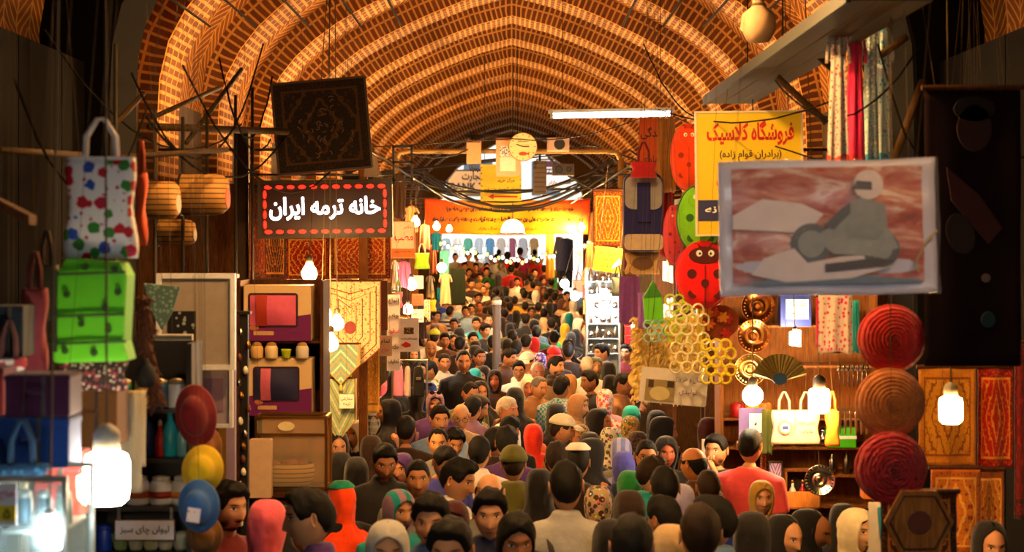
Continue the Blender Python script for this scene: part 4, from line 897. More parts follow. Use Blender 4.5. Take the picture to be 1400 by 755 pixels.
# drum shaped striped lampshades
a = N('ribbed_shade'); o = a.obj(); sp = a.n('ShaderNodeSeparateXYZ'); a.l(o, sp.inputs[0]); st = a.math('FRACT', a.math('MULTIPLY', sp.outputs[2], 34)); a.col(a.mix(a.math('LESS_THAN', st, .25), S('#a87a3a'), S('#4a2c10'))); RIB = a.fin(.7)
def drum(label, px, py, wpx, hpx, d, endc):
    t = thing('woven_basket', label, 'basket', P(px, py, d)); W, H = U(wpx, d), U(hpx, d); n = 24
    mb = MB(); mb.loft([[(W*(u-.5), H*.5*f*math.cos(q), H*.5*f*math.sin(q)) for q in [2*PI*i/n for i in range(n)]] for u, f in ((0, .9), (.04, 1), (.75, 1), (.9, .94), (1, .75))]); mb.build('body', RIB, t, smooth=True)
    mb = MB(); mb.loft([[(W*u-W*.5, H*.5*f*math.cos(q), -H*.10+H*.36*f*math.sin(q)) for q in [2*PI*i/n for i in range(n)]] for u, f in ((.99, .7), (1.02, .66))]); mb.build('end_disc', mat(endc, .6), t)
    mb = MB(); mb.tube([(-W*.46, H*.5*math.cos(2*PI*i/24), H*.5*math.sin(2*PI*i/24)) for i in range(25)], .008, 6); mb.build('dark_rim', BLACK, t)
    hook(t, -W*.3, H*.49); hook(t, W*.3, H*.49); return t
drum('ribbed round basket lying on its side, the longer one with an orange end', 278, 266, 66, 56, 10.2, '#b8481c')
drum('ribbed round basket lying on its side beside the flowered bag', 222, 274, 44, 52, 9.6, '#b89a8a')
drum('lower ribbed basket glowing under the two other baskets', 240, 318, 52, 36, 10.6, '#8a6a2a')
tote('narrow orange cloth bag squeezed beside the flowered bag', 193, 286, 14, 100, 7.2, plain('#b8421c'), plain('#8a3216'), 'cloth_bag', dep=.03)
# felt hats hanging one below another
def felt_hat(label, px, py, rx, rz, d, c, rot=0.0, tag_=False):
    t = thing('felt_hat', label, 'hat', P(px, py, d)); X, Z = U(rx, d), U(rz, d); m = plain(c)
    mb = MB(); n = 32
    def ring(f, y): return [(X*f*math.cos(q)*math.cos(rot)-Z*f*math.sin(q)*math.sin(rot), y, X*f*math.cos(q)*math.sin(rot)+Z*f*math.sin(q)*math.cos(rot)) for q in [2*PI*i/n for i in range(n)]]
    mb.loft([ring(1.0, .012), ring(1.02, 0), ring(.97, -.012), ring(.72, -.02), ring(.66, -.05), ring(.5, -.085), ring(.2, -.095)]); mb.build('brim', m, t, smooth=True)
    mb = MB(); mb.loft([ring(.715, -.020), ring(.70, -.028), ring(.69, -.04), ring(.66, -.04)], 0, False); mb.build('hat_band', plain(c), t, smooth=True)
    if tag_:
        mb = MB(); mb.box((.0, -.10, -Z*.2), (.05, .004, .055), 0, Matrix.Rotation(.15, 4, 'Y')); mb.build('price_tag', spots('#d8c8cc', '#8a5a6a', 60, .3), t)
    hook(t, 0, Z); return t
felt_hat('wine red felt hat at the top of the hat column', 268, 568, 28, 42, 7.15, '#6a0f18', .12)
felt_hat('brown felt hat between the wine red and yellow ones', 281, 612, 22, 30, 7.32, '#7a4a22')
felt_hat('yellow felt hat in the middle of the hat column', 277, 642, 28, 33, 7.02, '#d0aa12', -.1)
felt_hat('blue felt hat with a paper price tag', 272, 692, 28, 36, 6.88, '#2a5590', .1, True)
felt_hat('dark tan felt hat at the bottom of the hat column', 280, 732, 24, 28, 7.18, '#6a4318')
for i, (x, y0, y1, d, m) in enumerate(((316, 380, 640, 9.6, mat('#8d7a94', .5)), (334, 430, 755, 10.4, DARKMETAL), (305, 480, 755, 9.9, mat('#c79a4a', .3, .8)))):
    t = thing('display_post', ('lilac painted post beside the pale frame', 'dark post hung with trinkets beside the boxed cushions', 'brass post beside the felt hats')[i], 'post', (P(x, 0, d).x, d, 0)); mb = MB(); z1 = P(0, y0, d).z
    mb.box((0, 0, z1/2), (.05, .05, z1)); mb.build('shaft', m, t, bevel=.004); mb = MB(); mb.box((0, 0, z1+.01), (.08, .08, .02)); mb.build('cap', m, t, bevel=.003)
    if i == 1:
        rd = random.Random(8)
        for k in range(16):
            mb = MB(); mb.lathe([(0, -.03), (.014, -.02), (.016, 0), (.008, .018), (0, .022)], 8); mb.build('trinket', (SILVER, BRASS, mat('#5a2a1c', .5), mat('#d8d0c0', .4))[k % 4], t, (rd.uniform(-.03, .03), -.035, z1-.1-.075*k), smooth=True)
# ------------------------------------------------------------------ the lit stall below the LED sign
CREAM_ = mat('#d8b98a', .6, 0, .06); PURP = mat('#6a1560', .5, 0, .08)
def cushion_box(label, px, py, wpx, hpx, d, c1, c2):
    t = thing('gift_box', label, 'box', P(px, py, d)); W, H = U(wpx, d), U(hpx, d); D = .22
    mb = MB(); mb.box((0, D/2, 0), (W, D, H)); mb.build('carton', CREAM_, t, bevel=.004)
    band = [(-W/2, -H/2), (W/2, -H/2), (W/2, -H*.02), (W*.30, -H*.05), (W*.22, -H*.22), (0, -H*.24), (-W*.2, -H*.20), (-W*.3, -H*.12), (-W/2, -H*.16)]
    mb = MB(); mb.prism(band, -.004, .004); mb.build('purple_band', PURP, t)
    mb = MB(); mb.prism(rrect(W*.74, H*.62, .02, cx=-W*.06, cz=H*.05), -.006, .002); mb.build('window', mat('#3a2230', .3), t)
    mb = MB(); mb.grid(lambda u, v: (-W*.06+W*.68*(u-.5), -.012-.035*math.sin(PI*u)*math.sin(PI*v), H*.05+H*.54*(v-.5)), 14, 12); mb.build('folded_textile', mat(c1, .7, 0, .15, 25, .5), t, smooth=True)
    mb = MB(); mb.grid(lambda u, v: (-W*.22+W*.16*(u-.5), -.020-.035*math.sin(PI*(.25+.2*u))*math.sin(PI*v), H*.05+H*.56*(v-.5)), 6, 12); mb.build('folded_band', mat(c2, .7, 0, .15, 25, .5), t, smooth=True)
    mb = MB(); mb.prism(rrect(W*.30, H*.07, .006, cx=-W*.20, cz=-H*.36), -.009, -.003); mb.build('gold_label', mat('#c89a6a', .5), t)
    mb = MB(); mb.prism(ell(W*.07, H*.05, 16, -W*.34, -H*.26), -.009, -.003); mb.build('seal', mat('#b06a4a', .5), t)
    return t
d = 11.8; xa, xb = P(324, 0, d).x, P(430, 0, d).x
zsh = [P(0, y, d).z for y in (466, 568, 672, 742)]
shelf_unit('shelf_unit', 'lit wooden shelf unit of boxed textiles under the LED sign', 'shelf', xa, xb+.06, d, 0, P(0, 384, d).z, .42, zsh, BROWNWOOD)
t = cushion_box('cream and purple box with a pink folded textile in its window', 379, 427, 92, 76, d-.02, '#d0567c', '#a83222'); t.location.z = zsh[0]+U(76, d)/2
t = cushion_box('cream and purple box with a navy and pink textile in its window', 383, 529, 86, 78, d-.02, '#20204a', '#c8607c'); t.location.z = zsh[1]+U(78, d)/2
for i, (x, c, sh) in enumerate(((352, '#d8b070', JAR), (372, '#e6d0a0', JAR), (392, '#a8c010', CUP), (414, '#d0c4b0', JAR))):
    pot('ornament', ('small tan jar above the navy boxed textile', 'cream jar above the navy boxed textile', 'lime green cup above the navy boxed textile', 'pale jar with a card above the navy boxed textile')[i], 'ornament', Vector((P(x, 0, d).x, d-.03+.0, zsh[1]+U(78, d)+.0)), sh, mat(c, .4), mat('#b08a50', .4) if sh is JAR else None, scale=.95)
# brass framed glass case with a basket inside
t = thing('display_case', 'brass framed glass case holding a brown basket', 'case', P(398, 620, 11.5)); W, H = U(100, 11.5), U(98, 11.5); D = .27
mb = MB()
for s in (-1, 1):
    for y in (0, D):
        mb.box((s*(W/2-.009), y, 0), (.018, .018, H))
    mb.box((s*(W/2-.009), D/2, H/2), (.018, D, .018)); mb.box((s*(W/2-.009), D/2, -H/2), (.018, D, .018))
for y in (0, D):
    for z in (-H/2, H*.26, H/2): mb.box((0, y, z), (W-.036, .018, .018))
mb.build('brass_frame', BRASS, t)
mb = MB(); mb.box((0, .004, 0), (W-.03, .004, H-.03)); mb.build('glass_pane', glass_mat('#e8d8b8', .12), t)
mb = MB(); mb.box((0, D-.01, 0), (W-.03, .008, H-.03)); mb.build('back_panel', mat('#8a5a2a', .6), t)
mb = MB(); mb.prism(ell(.055, .030, 24, -.03, H*.38), -.016, -.009); mb.build('oval_label', mat('#e0d0a0', .4), t)
mb = MB(); mb.box((0, D/2, -H/2-.006), (W, D, .012)); mb.build('base', BROWNWOOD, t)
t2 = thing('basket', 'brown woven basket inside the brass framed glass case', 'basket', P(394, 664, 11.63)); t2.location.z = t.location.z-H/2+.004
mb = MB(); mb.loft([[(rx*math.cos(q)*(1+.03*math.sin(14*q)), ry*math.sin(q), z) for q in [2*PI*i/40 for i in range(40)]] for z, rx, ry in ((0, .13, .075), (.05, .165, .095), (.10, .175, .10), (.15, .165, .095), (.155, .155, .088), (.06, .13, .075))]); mb.build('body', RIB, t2, smooth=True)
mb = MB()
rd = random.Random(2)
for k in range(9): mb.lathe([(0, -.03), (.03, -.02), (.038, 0), (.03, .02), (0, .03)], 10, c=(rd.uniform(-.1, .1), rd.uniform(-.06, .06), .15))
o = mb.build('bun', mat('#7a3a14', .6), t2, smooth=True)
t3 = thing('counter', 'dark wooden counter under the brass framed case', 'counter', (P(400, 0, 11.5).x, 11.5, 0)); zc = t.location.z-H/2-.013
mb = MB(); mb.box((0, .12, zc-.02), (U(112, 11.5), .29, .04)); mb.build('worktop', BROWNWOOD, t3, bevel=.004)
mb = MB(); mb.box((0, .14, (zc-.04)/2), (U(108, 11.5), .24, zc-.04)); mb.build('carcass', DARKWOOD, t3)
for k in range(3): mb = MB(); mb.box((0, .014, zc-.16-.22*k), (U(104, 11.5), .014, .19)); dr_ = mb.build('drawer', BROWNWOOD, t3, bevel=.004); mb = MB(); mb.lathe([(0, -.02), (.012, -.016), (.008, 0)], 10, 0, Matrix.Rotation(PI/2, 4, 'X')); mb.build('knob', BRASS, dr_, (0, .0, zc-.16-.22*k))
t, W, H = hang_plain('paper_bag', 'pale paper bag beside the brass framed case', 'bag', 357, 640, 30, 80, 11.3, mat('#c8a88a', .7), .08)
# rugs and runners round the bulbs
RED1 = carpet('#8a1c10', '#c8661c', '#d89a3a', '#5a1408', 8, .9, 5); RED2 = carpet('#a02a0c', '#d87a20', '#e0a640', '#6a1a0a', 10, .9, 7); BRN = carpet('#3c1a0c', '#8a4a1c', '#b0702a', '#2a1008', 9, .9, 6)
rug('red orange rug with a pale fringe below the LED sign', 492, 350, 84, 62, 14.6, RED2, '#d0b070')
rug('small red rug panel behind the pear bulb', 420, 352, 62, 60, 14.9, RED1, fr=False)
rug('narrow rolled brown rug standing behind the LED sign', 376, 330, 30, 110, 14.2, BRN, fr=False)
rug('narrow dull red rug hanging beside the rolled brown rug', 352, 318, 24, 130, 13.9, carpet('#5a1c10', '#a0501c', '#7a3a18', '#3a140a', 8, .9, 4), fr=False)
rug('golden brown rug hanging behind the glaring bulbs', 436, 500, 40, 210, 14.6, carpet('#9a5a1c', '#d89a40', '#6a3410', '#b87a2c', 9, .9, 6), fr=False)
rug('long gold embroidered strip beside the stall post', 507, 505, 24, 120, 14.4, carpet('#b87a24', '#d8a850', '#8a5a1a', '#c08a30', 9, .9, 6), fr=False)
T1 = termeh('#dcc69a', '#8a4a3c', '#c4916a', 1.25, 3.2); T2 = termeh('#5a8a84', '#a8854a', '#d8c89a', -1.0, 3.0); T3 = termeh('#7a9a7a', '#7a6a3a', '#c8b88a', 1.1, 3.5)
T1 = spots('#d8c294', '#9a5a48', 44, .34, '#b8906a')
t = runner('large cream and rose medallion runner with a pointed end by the bulbs', 479, 448, 82, 128, 13.9, T1, mat('#8a4a38', .6))
W, H = U(82, 13.9), U(128, 13.9)
for k_, f_ in enumerate((.86, .66, .40, .20)):
    pl = [(-W/2*f_, H*.44-k_*.05), (0, H*.36-k_*.055), (W/2*f_, H*.44-k_*.05), (W/2*f_, -H*.18+k_*.03), (0, -H*.44+k_*.075), (-W/2*f_, -H*.18+k_*.03)]
    mb = MB(); mb.tube([(x, -.006, z) for x, z in pl+pl[:1]], .013-.001*k_, 6, flat=[.35]*7); mb.build('woven_band', mat(('#8a4a3c', '#a87050', '#7a4a52', '#b88a5a')[k_], .7), t)
mb = MB(); mb.prism(ell(W*.10, H*.07, 12, 0, .0), -.010, -.004); mb.build('medallion', mat('#8a3a38', .7), t)
runner('small turquoise diamond runner below the cream medallion runner', 466, 498, 52, 56, 13.75, T2, mat('#b08a40', .6), .5)
runner('green paisley runner with a rounded point below the diamond runner', 464, 560, 46, 86, 13.8, T3, mat('#a08a5a', .6), .35)
runner('narrow cream and brick runner behind the glaring bulbs', 444, 485, 40, 100, 14.1, termeh('#d8bc8c', '#8a3a24', '#c08050', 1.1, 4), mat('#8a3a24', .6))
t, W, H = hang_plain('price_card', 'white price card pinned on the green paisley runner', 'sign', 474, 549, 20, 19, 13.7, mat('#d8d4c8', .6), .006)
text('سفارشی', W*.8, H*.28, t, INKDARK, (0, -.004, H*.18), .01, .001); text('ترمه', W*.5, H*.28, t, INKDARK, (0, -.004, -H*.2), .01, .001)
t, W, H = hang_plain('striped_scarf', 'brown scarf with a yellow stripe beside the medallion runner', 'scarf', 518, 418, 24, 68, 14.2, mat('#5a2c10', .8), .02)
mb = MB(); mb.box((0, -.012, 0), (W*.22, .004, H)); mb.build('yellow_stripe', mat('#b8922a', .8), t)
t, W, H = hang_plain('paper_tag', 'pale cloth tag hanging beside the velvet panel', 'tag', 508, 227, 22, 30, 13.6, mat('#c0a890', .7), .008, poly=lambda W, H: [(-W/2, -H/2), (W/2, -H/2), (W*.36, H*.32), (W*.1, H/2), (-W*.1, H/2), (-W*.36, H*.32)])
t = thing('stall_post', 'brown wooden stall post between the runners and the crowd', 'post', (P(497, 0, 14.4).x, 14.4, 0)); mb = MB(); mb.box((0, 0, 2.0), (.07, .07, 4.0)); mb.build('shaft', wood('#5a3212', '#8a5424'), t, bevel=.006); mb = MB(); mb.box((0, 0, .08), (.11, .11, .16)); mb.build('foot', DARKWOOD, t, bevel=.006)
t = thing('stall_post', 'dark upright post carrying the LED sign rails', 'post', (P(333, 0, 14).x, 14.0, 0)); mb = MB(); mb.box((0, 0, 2.0), (.09, .09, 4.0)); mb.build('shaft', DARKWOOD, t, bevel=.006); mb = MB(); mb.box((0, 0, .1), (.13, .13, .2)); mb.build('foot', DARKWOOD, t, bevel=.006)
# racks beside the crowd
t = thing('clothes_rack', 'low rack of bags and blouses by the crowd below the price boards', 'rack', (P(560, 0, 17.4).x, 17.4, 0))
for s in (-1, 1):
    mb = MB(); mb.tube([(s*.17, 0, .02), (s*.17, 0, 1.93)], .012, 8); mb.build('upright', STEEL, t)
mb = MB(); mb.tube([(-.17, 0, 1.92), (.17, 0, 1.92)], .012, 8); mb.build('rail', STEEL, t)
for s in (-1, 1):
    mb = MB(); mb.tube([(s*.17, -.2, .02), (s*.17, .2, .02)], .016, 8); mb.build('foot', STEEL, t)
RB = Vector(t.location)
for i, (dx, c, lab, w_) in enumerate(((-.11, '#c87a9a', 'pale pink blouse on the low rack', .11), (-.02, '#c8b0a0', 'cream blouse on the low rack', .07), (.09, '#15120f', 'black handbag with buckles on the low rack', .12))):
    t = thing('blouse' if i < 2 else 'handbag', lab, 'clothes' if i < 2 else 'bag', (RB.x+dx, RB.y, 1.86)); mb = MB()
    mb.loft([[(w_/2*f*math.cos(q), .045*math.sin(q), z) for q in [2*PI*k/20 for k in range(20)]] for z, f in ((0, .4), (-.03, .8), (-.14, .9), (-.28, 1), (-.30, .9))]); mb.build('body', plain(c), t, smooth=True); mb = MB(); mb.tube([(-w_*.2, 0, 0), (0, 0, .045), (w_*.2, 0, 0)], .004, 6); mb.build('strap' if i == 2 else 'hanger', DARKMETAL, t)
    if i == 2: mb = MB(); mb.box((0, -.05, -.12), (.05, .012, .03)); mb.build('buckle', SILVER, t, bevel=.003)
# far row on that side: things hung from the long rail
def hang_list(rows):
    for kind, px, py, w_, h_, d, c, lab, *ex in rows:
        c2 = ex[0] if ex else '#2a1a10'
        if kind in ('dress', 'shirt', 'cloth', 'towel', 'trousers'): garment(lab, px, py, w_, h_, d, plain(c) if not c.startswith('@') else globals()[c[1:]], kind, {'dress': 'dress', 'shirt': 'shirt', 'cloth': 'shawl', 'towel': 'towel', 'trousers': 'trousers'}[kind], trim=plain(c2) if kind == 'dress' and ex else None)
        elif kind == 'tote': tote(lab, px, py, w_, h_, d, plain(c), plain(c2), dep=.05)
        elif kind == 'card':
            t, W, H = hang_plain('poster', lab, 'sign', px, py, w_, h_, d, mat(c, .6, 0, .08), .012)
            rd = random.Random(int(px*3+py)); nl = ex[1] if len(ex) > 1 else 3
            for k in range(nl): text(rd.choice(['حراج', 'فروش ویژه', 'روسری', 'شال و روسری', 'قیمت مناسب', 'کیف']), W*rd.uniform(.5, .8), H*.5/nl, t, mat(c2, .6), (0, -.008, H*.40-H*.8*(k+.5)/nl), .01, .002)
        elif kind == 'box': block(lab, px, py, w_, h_, d, c, .12, 'carton', cord='upper' in lab)
t, W, H = board('clinic_sign', 'white sign with one big red word above the pink garment', 551, 328, 32, 50, 20, mat('#d6c2a8', .6), .03, 0, mat('#b8661c', .6), fw=.01)
text('مطب', W*.8, H*.28, t, INKRED, (.01, -.017, H*.06), .02, .003); text('دکتر', W*.35, H*.10, t, INKRED, (.05, -.017, H*.34), .01, .003)
mb = MB(); mb.box((0, -.017, -H*.36), (W*.98, .006, H*.24)); mb.build('orange_field', mat('#c8661c', .6), t); text('طبقه دوم', W*.7, H*.09, t, INKDARK, (0, -.022, -H*.33), .01, .002)
t, W, H = board('price_board', 'tall white price board with black and red words', 538, 455, 18, 104, 16.4, mat('#d2ccc8', .6), .02)
for k, (s_, m_) in enumerate((('انواع', INKDARK), ('چادر', INKDARK), ('سفید', INKRED), ('خلاصه', INKDARK), ('تخفیف', INKDARK))): text(s_, W*.8, H*.07, t, m_, (0, -.012, H*.42-H*.20*k), .012, .002)
t, W, H = board('notice_board', 'white notice with a small picture and a red arrow by the crowd', 559, 458, 27, 46, 16.2, mat('#d6d0cc', .6), .02)
mb = MB(); mb.box((0, -.012, H*.12), (W*.5, .006, H*.2)); mb.build('picture', spots('#4a3a24', '#8a7a5a', 40, .35), t); text('لوازم کامل است', W*.8, H*.08, t, INKDARK, (0, -.012, -H*.12), .01, .002)
mb = MB(); mb.prism([(-W*.4, -H*.3), (-W*.15, -H*.2), (W*.1, -H*.27), (W*.1, -H*.34), (-W*.15, -H*.38)], -.016, -.010); mb.build('arrow', INKRED, t)
t, W, H = board('small_sign', 'small buff sign with black and red words below the tall price board', 527, 473, 18, 28, 15.8, mat('#b89a7a', .6), .02)
text('تمام', W*.7, H*.28, t, INKDARK, (0, -.012, H*.2), .012, .002); text('حراج', W*.6, H*.22, t, INKRED, (0, -.012, -H*.22), .012, .002)
CHEV = termeh('#c8b890', '#2a4a3a', '#d0a020', 1.6, 9); FLS = spots('#d8c8a8', '#a83a2a', 30, .3, '#3a7a4a')
hang_list([
 ('shirt', 552, 375, 17, 36, 20.4, '#d0506a', 'bright pink garment below the white and red clinic sign'),
 ('dress', 540, 378, 9, 44, 20.0, '#d8d0c8', 'white and black garment beside the bright pink one', '#1a1614'),
 ('tote', 577, 357, 20, 22, 25, '#7aa81a', 'lime tote with a pale round mark', '#c8d8a8'),
 ('cloth', 607, 362, 13, 38, 33, '#4aa070', 'pale green cloth behind the greenish white bulb'),
 ('card', 571, 386, 16, 18, 22, '#d8ccb8', 'white card of writing beside the warm bulb', '#2a1a10', 4),
 ('card', 571, 410, 16, 16, 22, '#b8501c', 'orange card below the white card of writing', '#2a1a10', 3),
 ('card', 571, 432, 17, 18, 22, '#d8c8c0', 'white and pink card below the orange card', '#b02a4a', 2),
 ('tote', 545, 410, 10, 22, 18.5, '#c85a7a', 'pink pouch beside the tall price board', '#5a8a3a'),
 ('dress', 588, 392, 11, 30, 26, '@CHEV', 'chevron patterned dress beside the cream smock'),
 ('dress', 609, 396, 16, 44, 31, '#d0a878', 'cream smock with a sash near the dark green curtain', '#4a2a18'),
 ('cloth', 599, 402, 6, 16, 28, '#128a90', 'small turquoise scarf beside the cream smock'),
 ('cloth', 626, 392, 22, 50, 37.2, '#1a2414', 'dark green curtain at the foot of the steps'),
 ('dress', 592, 355, 12, 40, 36, '#7a3a1c', 'brown coat hanging above the chevron dress'),
 ('dress', 562, 300, 20, 34, 24, '#5a3a1a', 'brown coat hung high beside the clinic sign'),
 ('cloth', 580, 325, 16, 34, 30, '#6a2a18', 'rust shawl hung below the banner rope'),
 ('shirt', 596, 330, 12, 24, 34, '#1a7a8a', 'teal blouse hung below the banner rope'),
 ('tote', 553, 440, 12, 16, 17.6, '#c89a2a', 'mustard pouch beside the notice with the arrow', '#6a3a10'),
 ('cloth', 584, 425, 9, 30, 24, '@FLS', 'flowered scarf hanging near the pink card'),
 ('dress', 578, 448, 12, 30, 22.5, '#3a2a1c', 'dark blouse hanging above the lime green cap'),
 ('tote', 592, 418, 8, 16, 25, '#d8b020', 'yellow pouch below the chevron dress', '#8a6a10'),
 ('cloth', 530, 350, 10, 70, 16.8, '#6a3a14', 'tobacco shawl beside the clinic sign'),
 ('cloth', 521, 300, 14, 90, 16.0, '#4a2410', 'dark tobacco shawl under the bracket of the LED sign'),
 ('cloth', 546, 268, 16, 60, 22, '#3a2414', 'umber shawl beside the ochre pipe frame'),
])
# ------------------------------------------------------------------ lit stall on the other side, from the poster to the fleece
# motorcycle poster in a clear sleeve
d = 6.4; t = thing('poster', 'large plastic wrapped poster of a grey motorcycle on a red ground', 'poster', P(1131, 311, d)); W, H = U(296, d), U(184, d); t.rotation_euler = (0, -.022, 0)
a = N('red_wash'); g = a.n('ShaderNodeTexCoord').outputs['Generated']; mp = a.n('ShaderNodeMapping'); mp.inputs['Scale'].default_value = (1.1, 1, 3.2); a.l(g, mp.inputs[0]); f = a.noise(mp.outputs[0], 2.6, 5, .55)
a.col(a.ramp(f, [(.25, S('#7a2a14')), (.42, S('#b03a20')), (.54, S('#c87a62')), (.66, S('#ead0c6')), (.8, S('#b85038'))])); REDW = a.fin(.4)  # pale streaks put the sleeve's reflections into the print colour
a = N('sheet_white'); a.col(S('#d4d2e6')); o = a.obj(); a.bump(a.noise(o, 9, 4), .6, .02); SHEET = a.fin(.25, 0, .6)
mb = MB(); mb.grid(lambda u, v: (W*(u-.5), .006*math.sin(u*11+v*5)+.004*math.sin(v*17), H*(v-.5)+.004*math.sin(u*7)), 30, 20); mb.build('sheet', SHEET, t, smooth=True, solid=.006)
mb = MB(); mb.grid(lambda u, v: (W*.88*(u-.5), -.010+.006*math.sin(u*.88*11+.66+v*5)+.004*math.sin(v*17), H*.86*(v-.5)+.008), 30, 20); mb.build('red_field', REDW, t, smooth=True)
GRB = mat('#8c928e', .4, 0, .25, 30, .2); GRD = mat('#4a4e50', .4, 0, .2, 30); PAL = mat('#e6d6d2', .4, 0, .12, 20); DRK = mat('#2a1c1c', .4)  # PAL is pale print plus painted whitish reflections
def cut(name, poly, m, y): mb = MB(); mb.prism([(x*W, z*H) for x, z in poly], y-.003, y); mb.build(name, m, t)
def circ(cx_, cz_, r, n=26, ry=None): return [(cx_+r*math.cos(2*PI*i/n), cz_+(ry or r*W/H)*math.sin(2*PI*i/n)) for i in range(n)]
cut('pale_streak', [(-.44, .10), (-.30, .22), (-.12, .18), (-.02, .10), (-.10, -.04), (-.26, -.02), (-.44, .00)], PAL, -.020)
cut('wheel', circ(-.08, -.12, .095), GRD, -.022); cut('wheel', circ(-.08, -.12, .062), GRB, -.025)
cut('fairing', [(-.36, -.34), (-.30, -.22), (-.16, -.15), (-.10, -.26), (.05, -.22), (.25, -.20), (.29, -.30), (.1, -.38), (-.2, -.40)], PAL, -.023)
cut('tank', [(-.05, -.05), (.06, .05), (.16, -.06), (.28, -.02), (.32, -.16), (.22, -.22), (.02, -.20), (-.02, -.14)], GRB, -.028)
cut('rear_wheel', circ(.24, -.17, .085), GRD, -.026); cut('rear_wheel', circ(.24, -.17, .05), GRB, -.029)
cut('rider', [(.06, .02), (.09, .18), (.16, .22), (.26, .16), (.27, .0), (.22, -.10), (.12, -.06)], GRB, -.031); cut('rider', [(-.02, .02), (.06, .14), (.10, .18), (.10, .10), (.02, -.02)], GRD, -.033)
cut('helmet', circ(.185, .31, .068), PAL, -.034); cut('helmet', [(.11, .28), (.13, .34), (.20, .33), (.20, .27)], DRK, -.037)
cut('exhaust', [(-.02, -.27), (.22, -.23), (.30, -.26), (.22, -.30), (-.02, -.33)], DRK, -.031); cut('road', [(-.43, -.42), (-.2, -.36), (.2, -.37), (.43, -.40), (.43, -.42)], mat('#5a7a90', .4), -.021)
a = N('clear_film'); a.col((.9, .9, .95)); a.b.inputs['Alpha'].default_value = .10; o = a.obj(); a.bump(a.noise(o, 5, 4, .6), 1.0, .05); FILM = a.fin(.06, 0, .9)
mb = MB(); mb.grid(lambda u, v: (W*1.01*(u-.5), -.045+.010*math.sin(u*6+v*9)+.006*math.sin(v*15-u*8), H*1.01*(v-.5)), 36, 24); mb.build('plastic_sleeve', FILM, t, smooth=True)
mb = MB(); mb.tube([(W*.40, -.056, -H*.34), (W*.39, -.058, -H*.26), (W*.44, -.056, -H*.12), (W*.49, -.05, -H*.04)], .004, 6); mb.build('string', mat('#b8a878', .8), t)
for s in (-1, 1): cord_to_rail(t, s*W*.42, H*.49)
# children's dresses on one rail
DR1 = spots('#b8b0a8', '#a83a3a', 46, .3, '#4a7a8a'); DR2 = spots('#a8bcc0', '#3a86a8', 30, .3, '#b06a5a')
for px, w_, m, c2, lab in ((1146, 30, DR1, '#b83a2a', 'white flowered dress with a red hem hanging above the poster'), (1169, 28, plain('#c8285a'), '#b82020', 'raspberry pink dress beside the white flowered one'), (1190, 24, spots('#9ab4b8', '#d8d8d0', 34, .35, '#2a8ab0'), '#2a8ab0', 'pale blue dress next to the raspberry pink one'), (1208, 26, DR2, '#2a7aa8', 'white and blue dress at the end of the dress row')):
    garment(lab, px, 130 if px != 1208 else 128, w_, 190, 8.5+.012*(px-1146), m, 'dress', 'dress', .035, 'clothes', None, plain(c2))
# big dim blanket
BL = mat('#14070a', .95, 0, .3, 5, .3, .1)
t = rug('large dim maroon blanket with a faint figure hanging at the edge', 1330, 312, 130, 378, 7.6, BL, fr=False, name='blanket'); W, H = U(130, 7.6), U(378, 7.6)
for nm_, poly, c in (('face_print', ell(.075, .10, 22, .0, H*.36), '#24100c'), ('hair_print', ell(.09, .055, 22, 0, H*.43), '#100808'), ('sleeve_print', [(-.12, H*.22), (.02, H*.12), (.12, H*.0), (.06, -H*.06), (-.1, H*.10)], '#2c0a0e'), ('bag_print', ell(.06, .09, 20, -.06, -H*.02, .3), '#1a100e'), ('flower_print', ell(.02, .02, 7, .05, -H*.18), '#5a4c46'), ('teal_print', ell(.03, .035, 18, .06, -H*.33), '#08262a')):
    mb = MB(); mb.prism(poly, -.030, -.022); mb.build(nm_, mat(c, .9), t)
# coiled hats
coil('bright red coiled hat at the top of the hanging three', 1219, 463, 44, 7.8, '#a80c12', '#f02222', .5)
coil('straw coloured coiled hat between two red ones', 1217, 551, 45, 7.7, '#9a4a14', '#e89038', .1)
coil('dark red coiled hat at the bottom of the hanging three', 1218, 640, 47, 7.6, '#920a14', '#de1822', 1.0)
# rugs behind the jar lamp
GOLD1 = carpet('#c88a1c', '#b06a18', '#8a4a14', '#c07a1c', 7, .9, 4)
rug('gold rug with an arched border behind the jar shaped bulb', 1295, 570, 78, 132, 10.0, GOLD1, fr=False)
rug('scarlet rug next to the gold rug', 1361, 572, 48, 136, 10.06, carpet('#b01a10', '#d8501c', '#d88a2a', '#8a120a', 7, .9, 4), fr=False)
rug('orange flowered rug below the gold rug', 1306, 700, 68, 116, 9.8, carpet('#c87018', '#8a3a14', '#e0a040', '#b05a14', 5, .9, 3), fr=False)
rug('narrow tan flowered rug below the scarlet rug', 1352, 702, 40, 116, 9.9, carpet('#b8701c', '#7a3212', '#d89a44', '#8a4a14', 6, .9, 4), fr=False)
rug('dark red cloth at the very edge beside the scarlet rug', 1396, 590, 18, 240, 9.6, carpet('#6a0c10', '#a01418', '#3a0a0a', '#4a080c', 6), fr=False)
t, W, H = hang_plain('wooden_tray', 'brown hexagonal inlaid tray leaning under the dark red coiled hat', 'tray', 1256, 714, 96, 86, 7.5, wood('#6a4018', '#a06a30', 5), .02, poly=lambda W, H: [(-W/2, 0), (-W*.26, H/2), (W*.26, H/2), (W/2, 0), (W*.26, -H/2), (-W*.26, -H/2)])
mb = MB(); hx = [(-W*.42, 0), (-W*.22, H*.42), (W*.22, H*.42), (W*.42, 0), (W*.22, -H*.42), (-W*.22, -H*.42)]; mb.tube([(x, -.012, z) for x, z in hx+hx[:1]], .005, 6); mb.build('inlay_line', mat('#3a1c0c', .5), t)
mb = MB(); mb.prism(ell(W*.17, W*.17, 12), -.016, -.008); mb.build('medallion', mat('#5a2c1a', .5), t, bevel=.003)
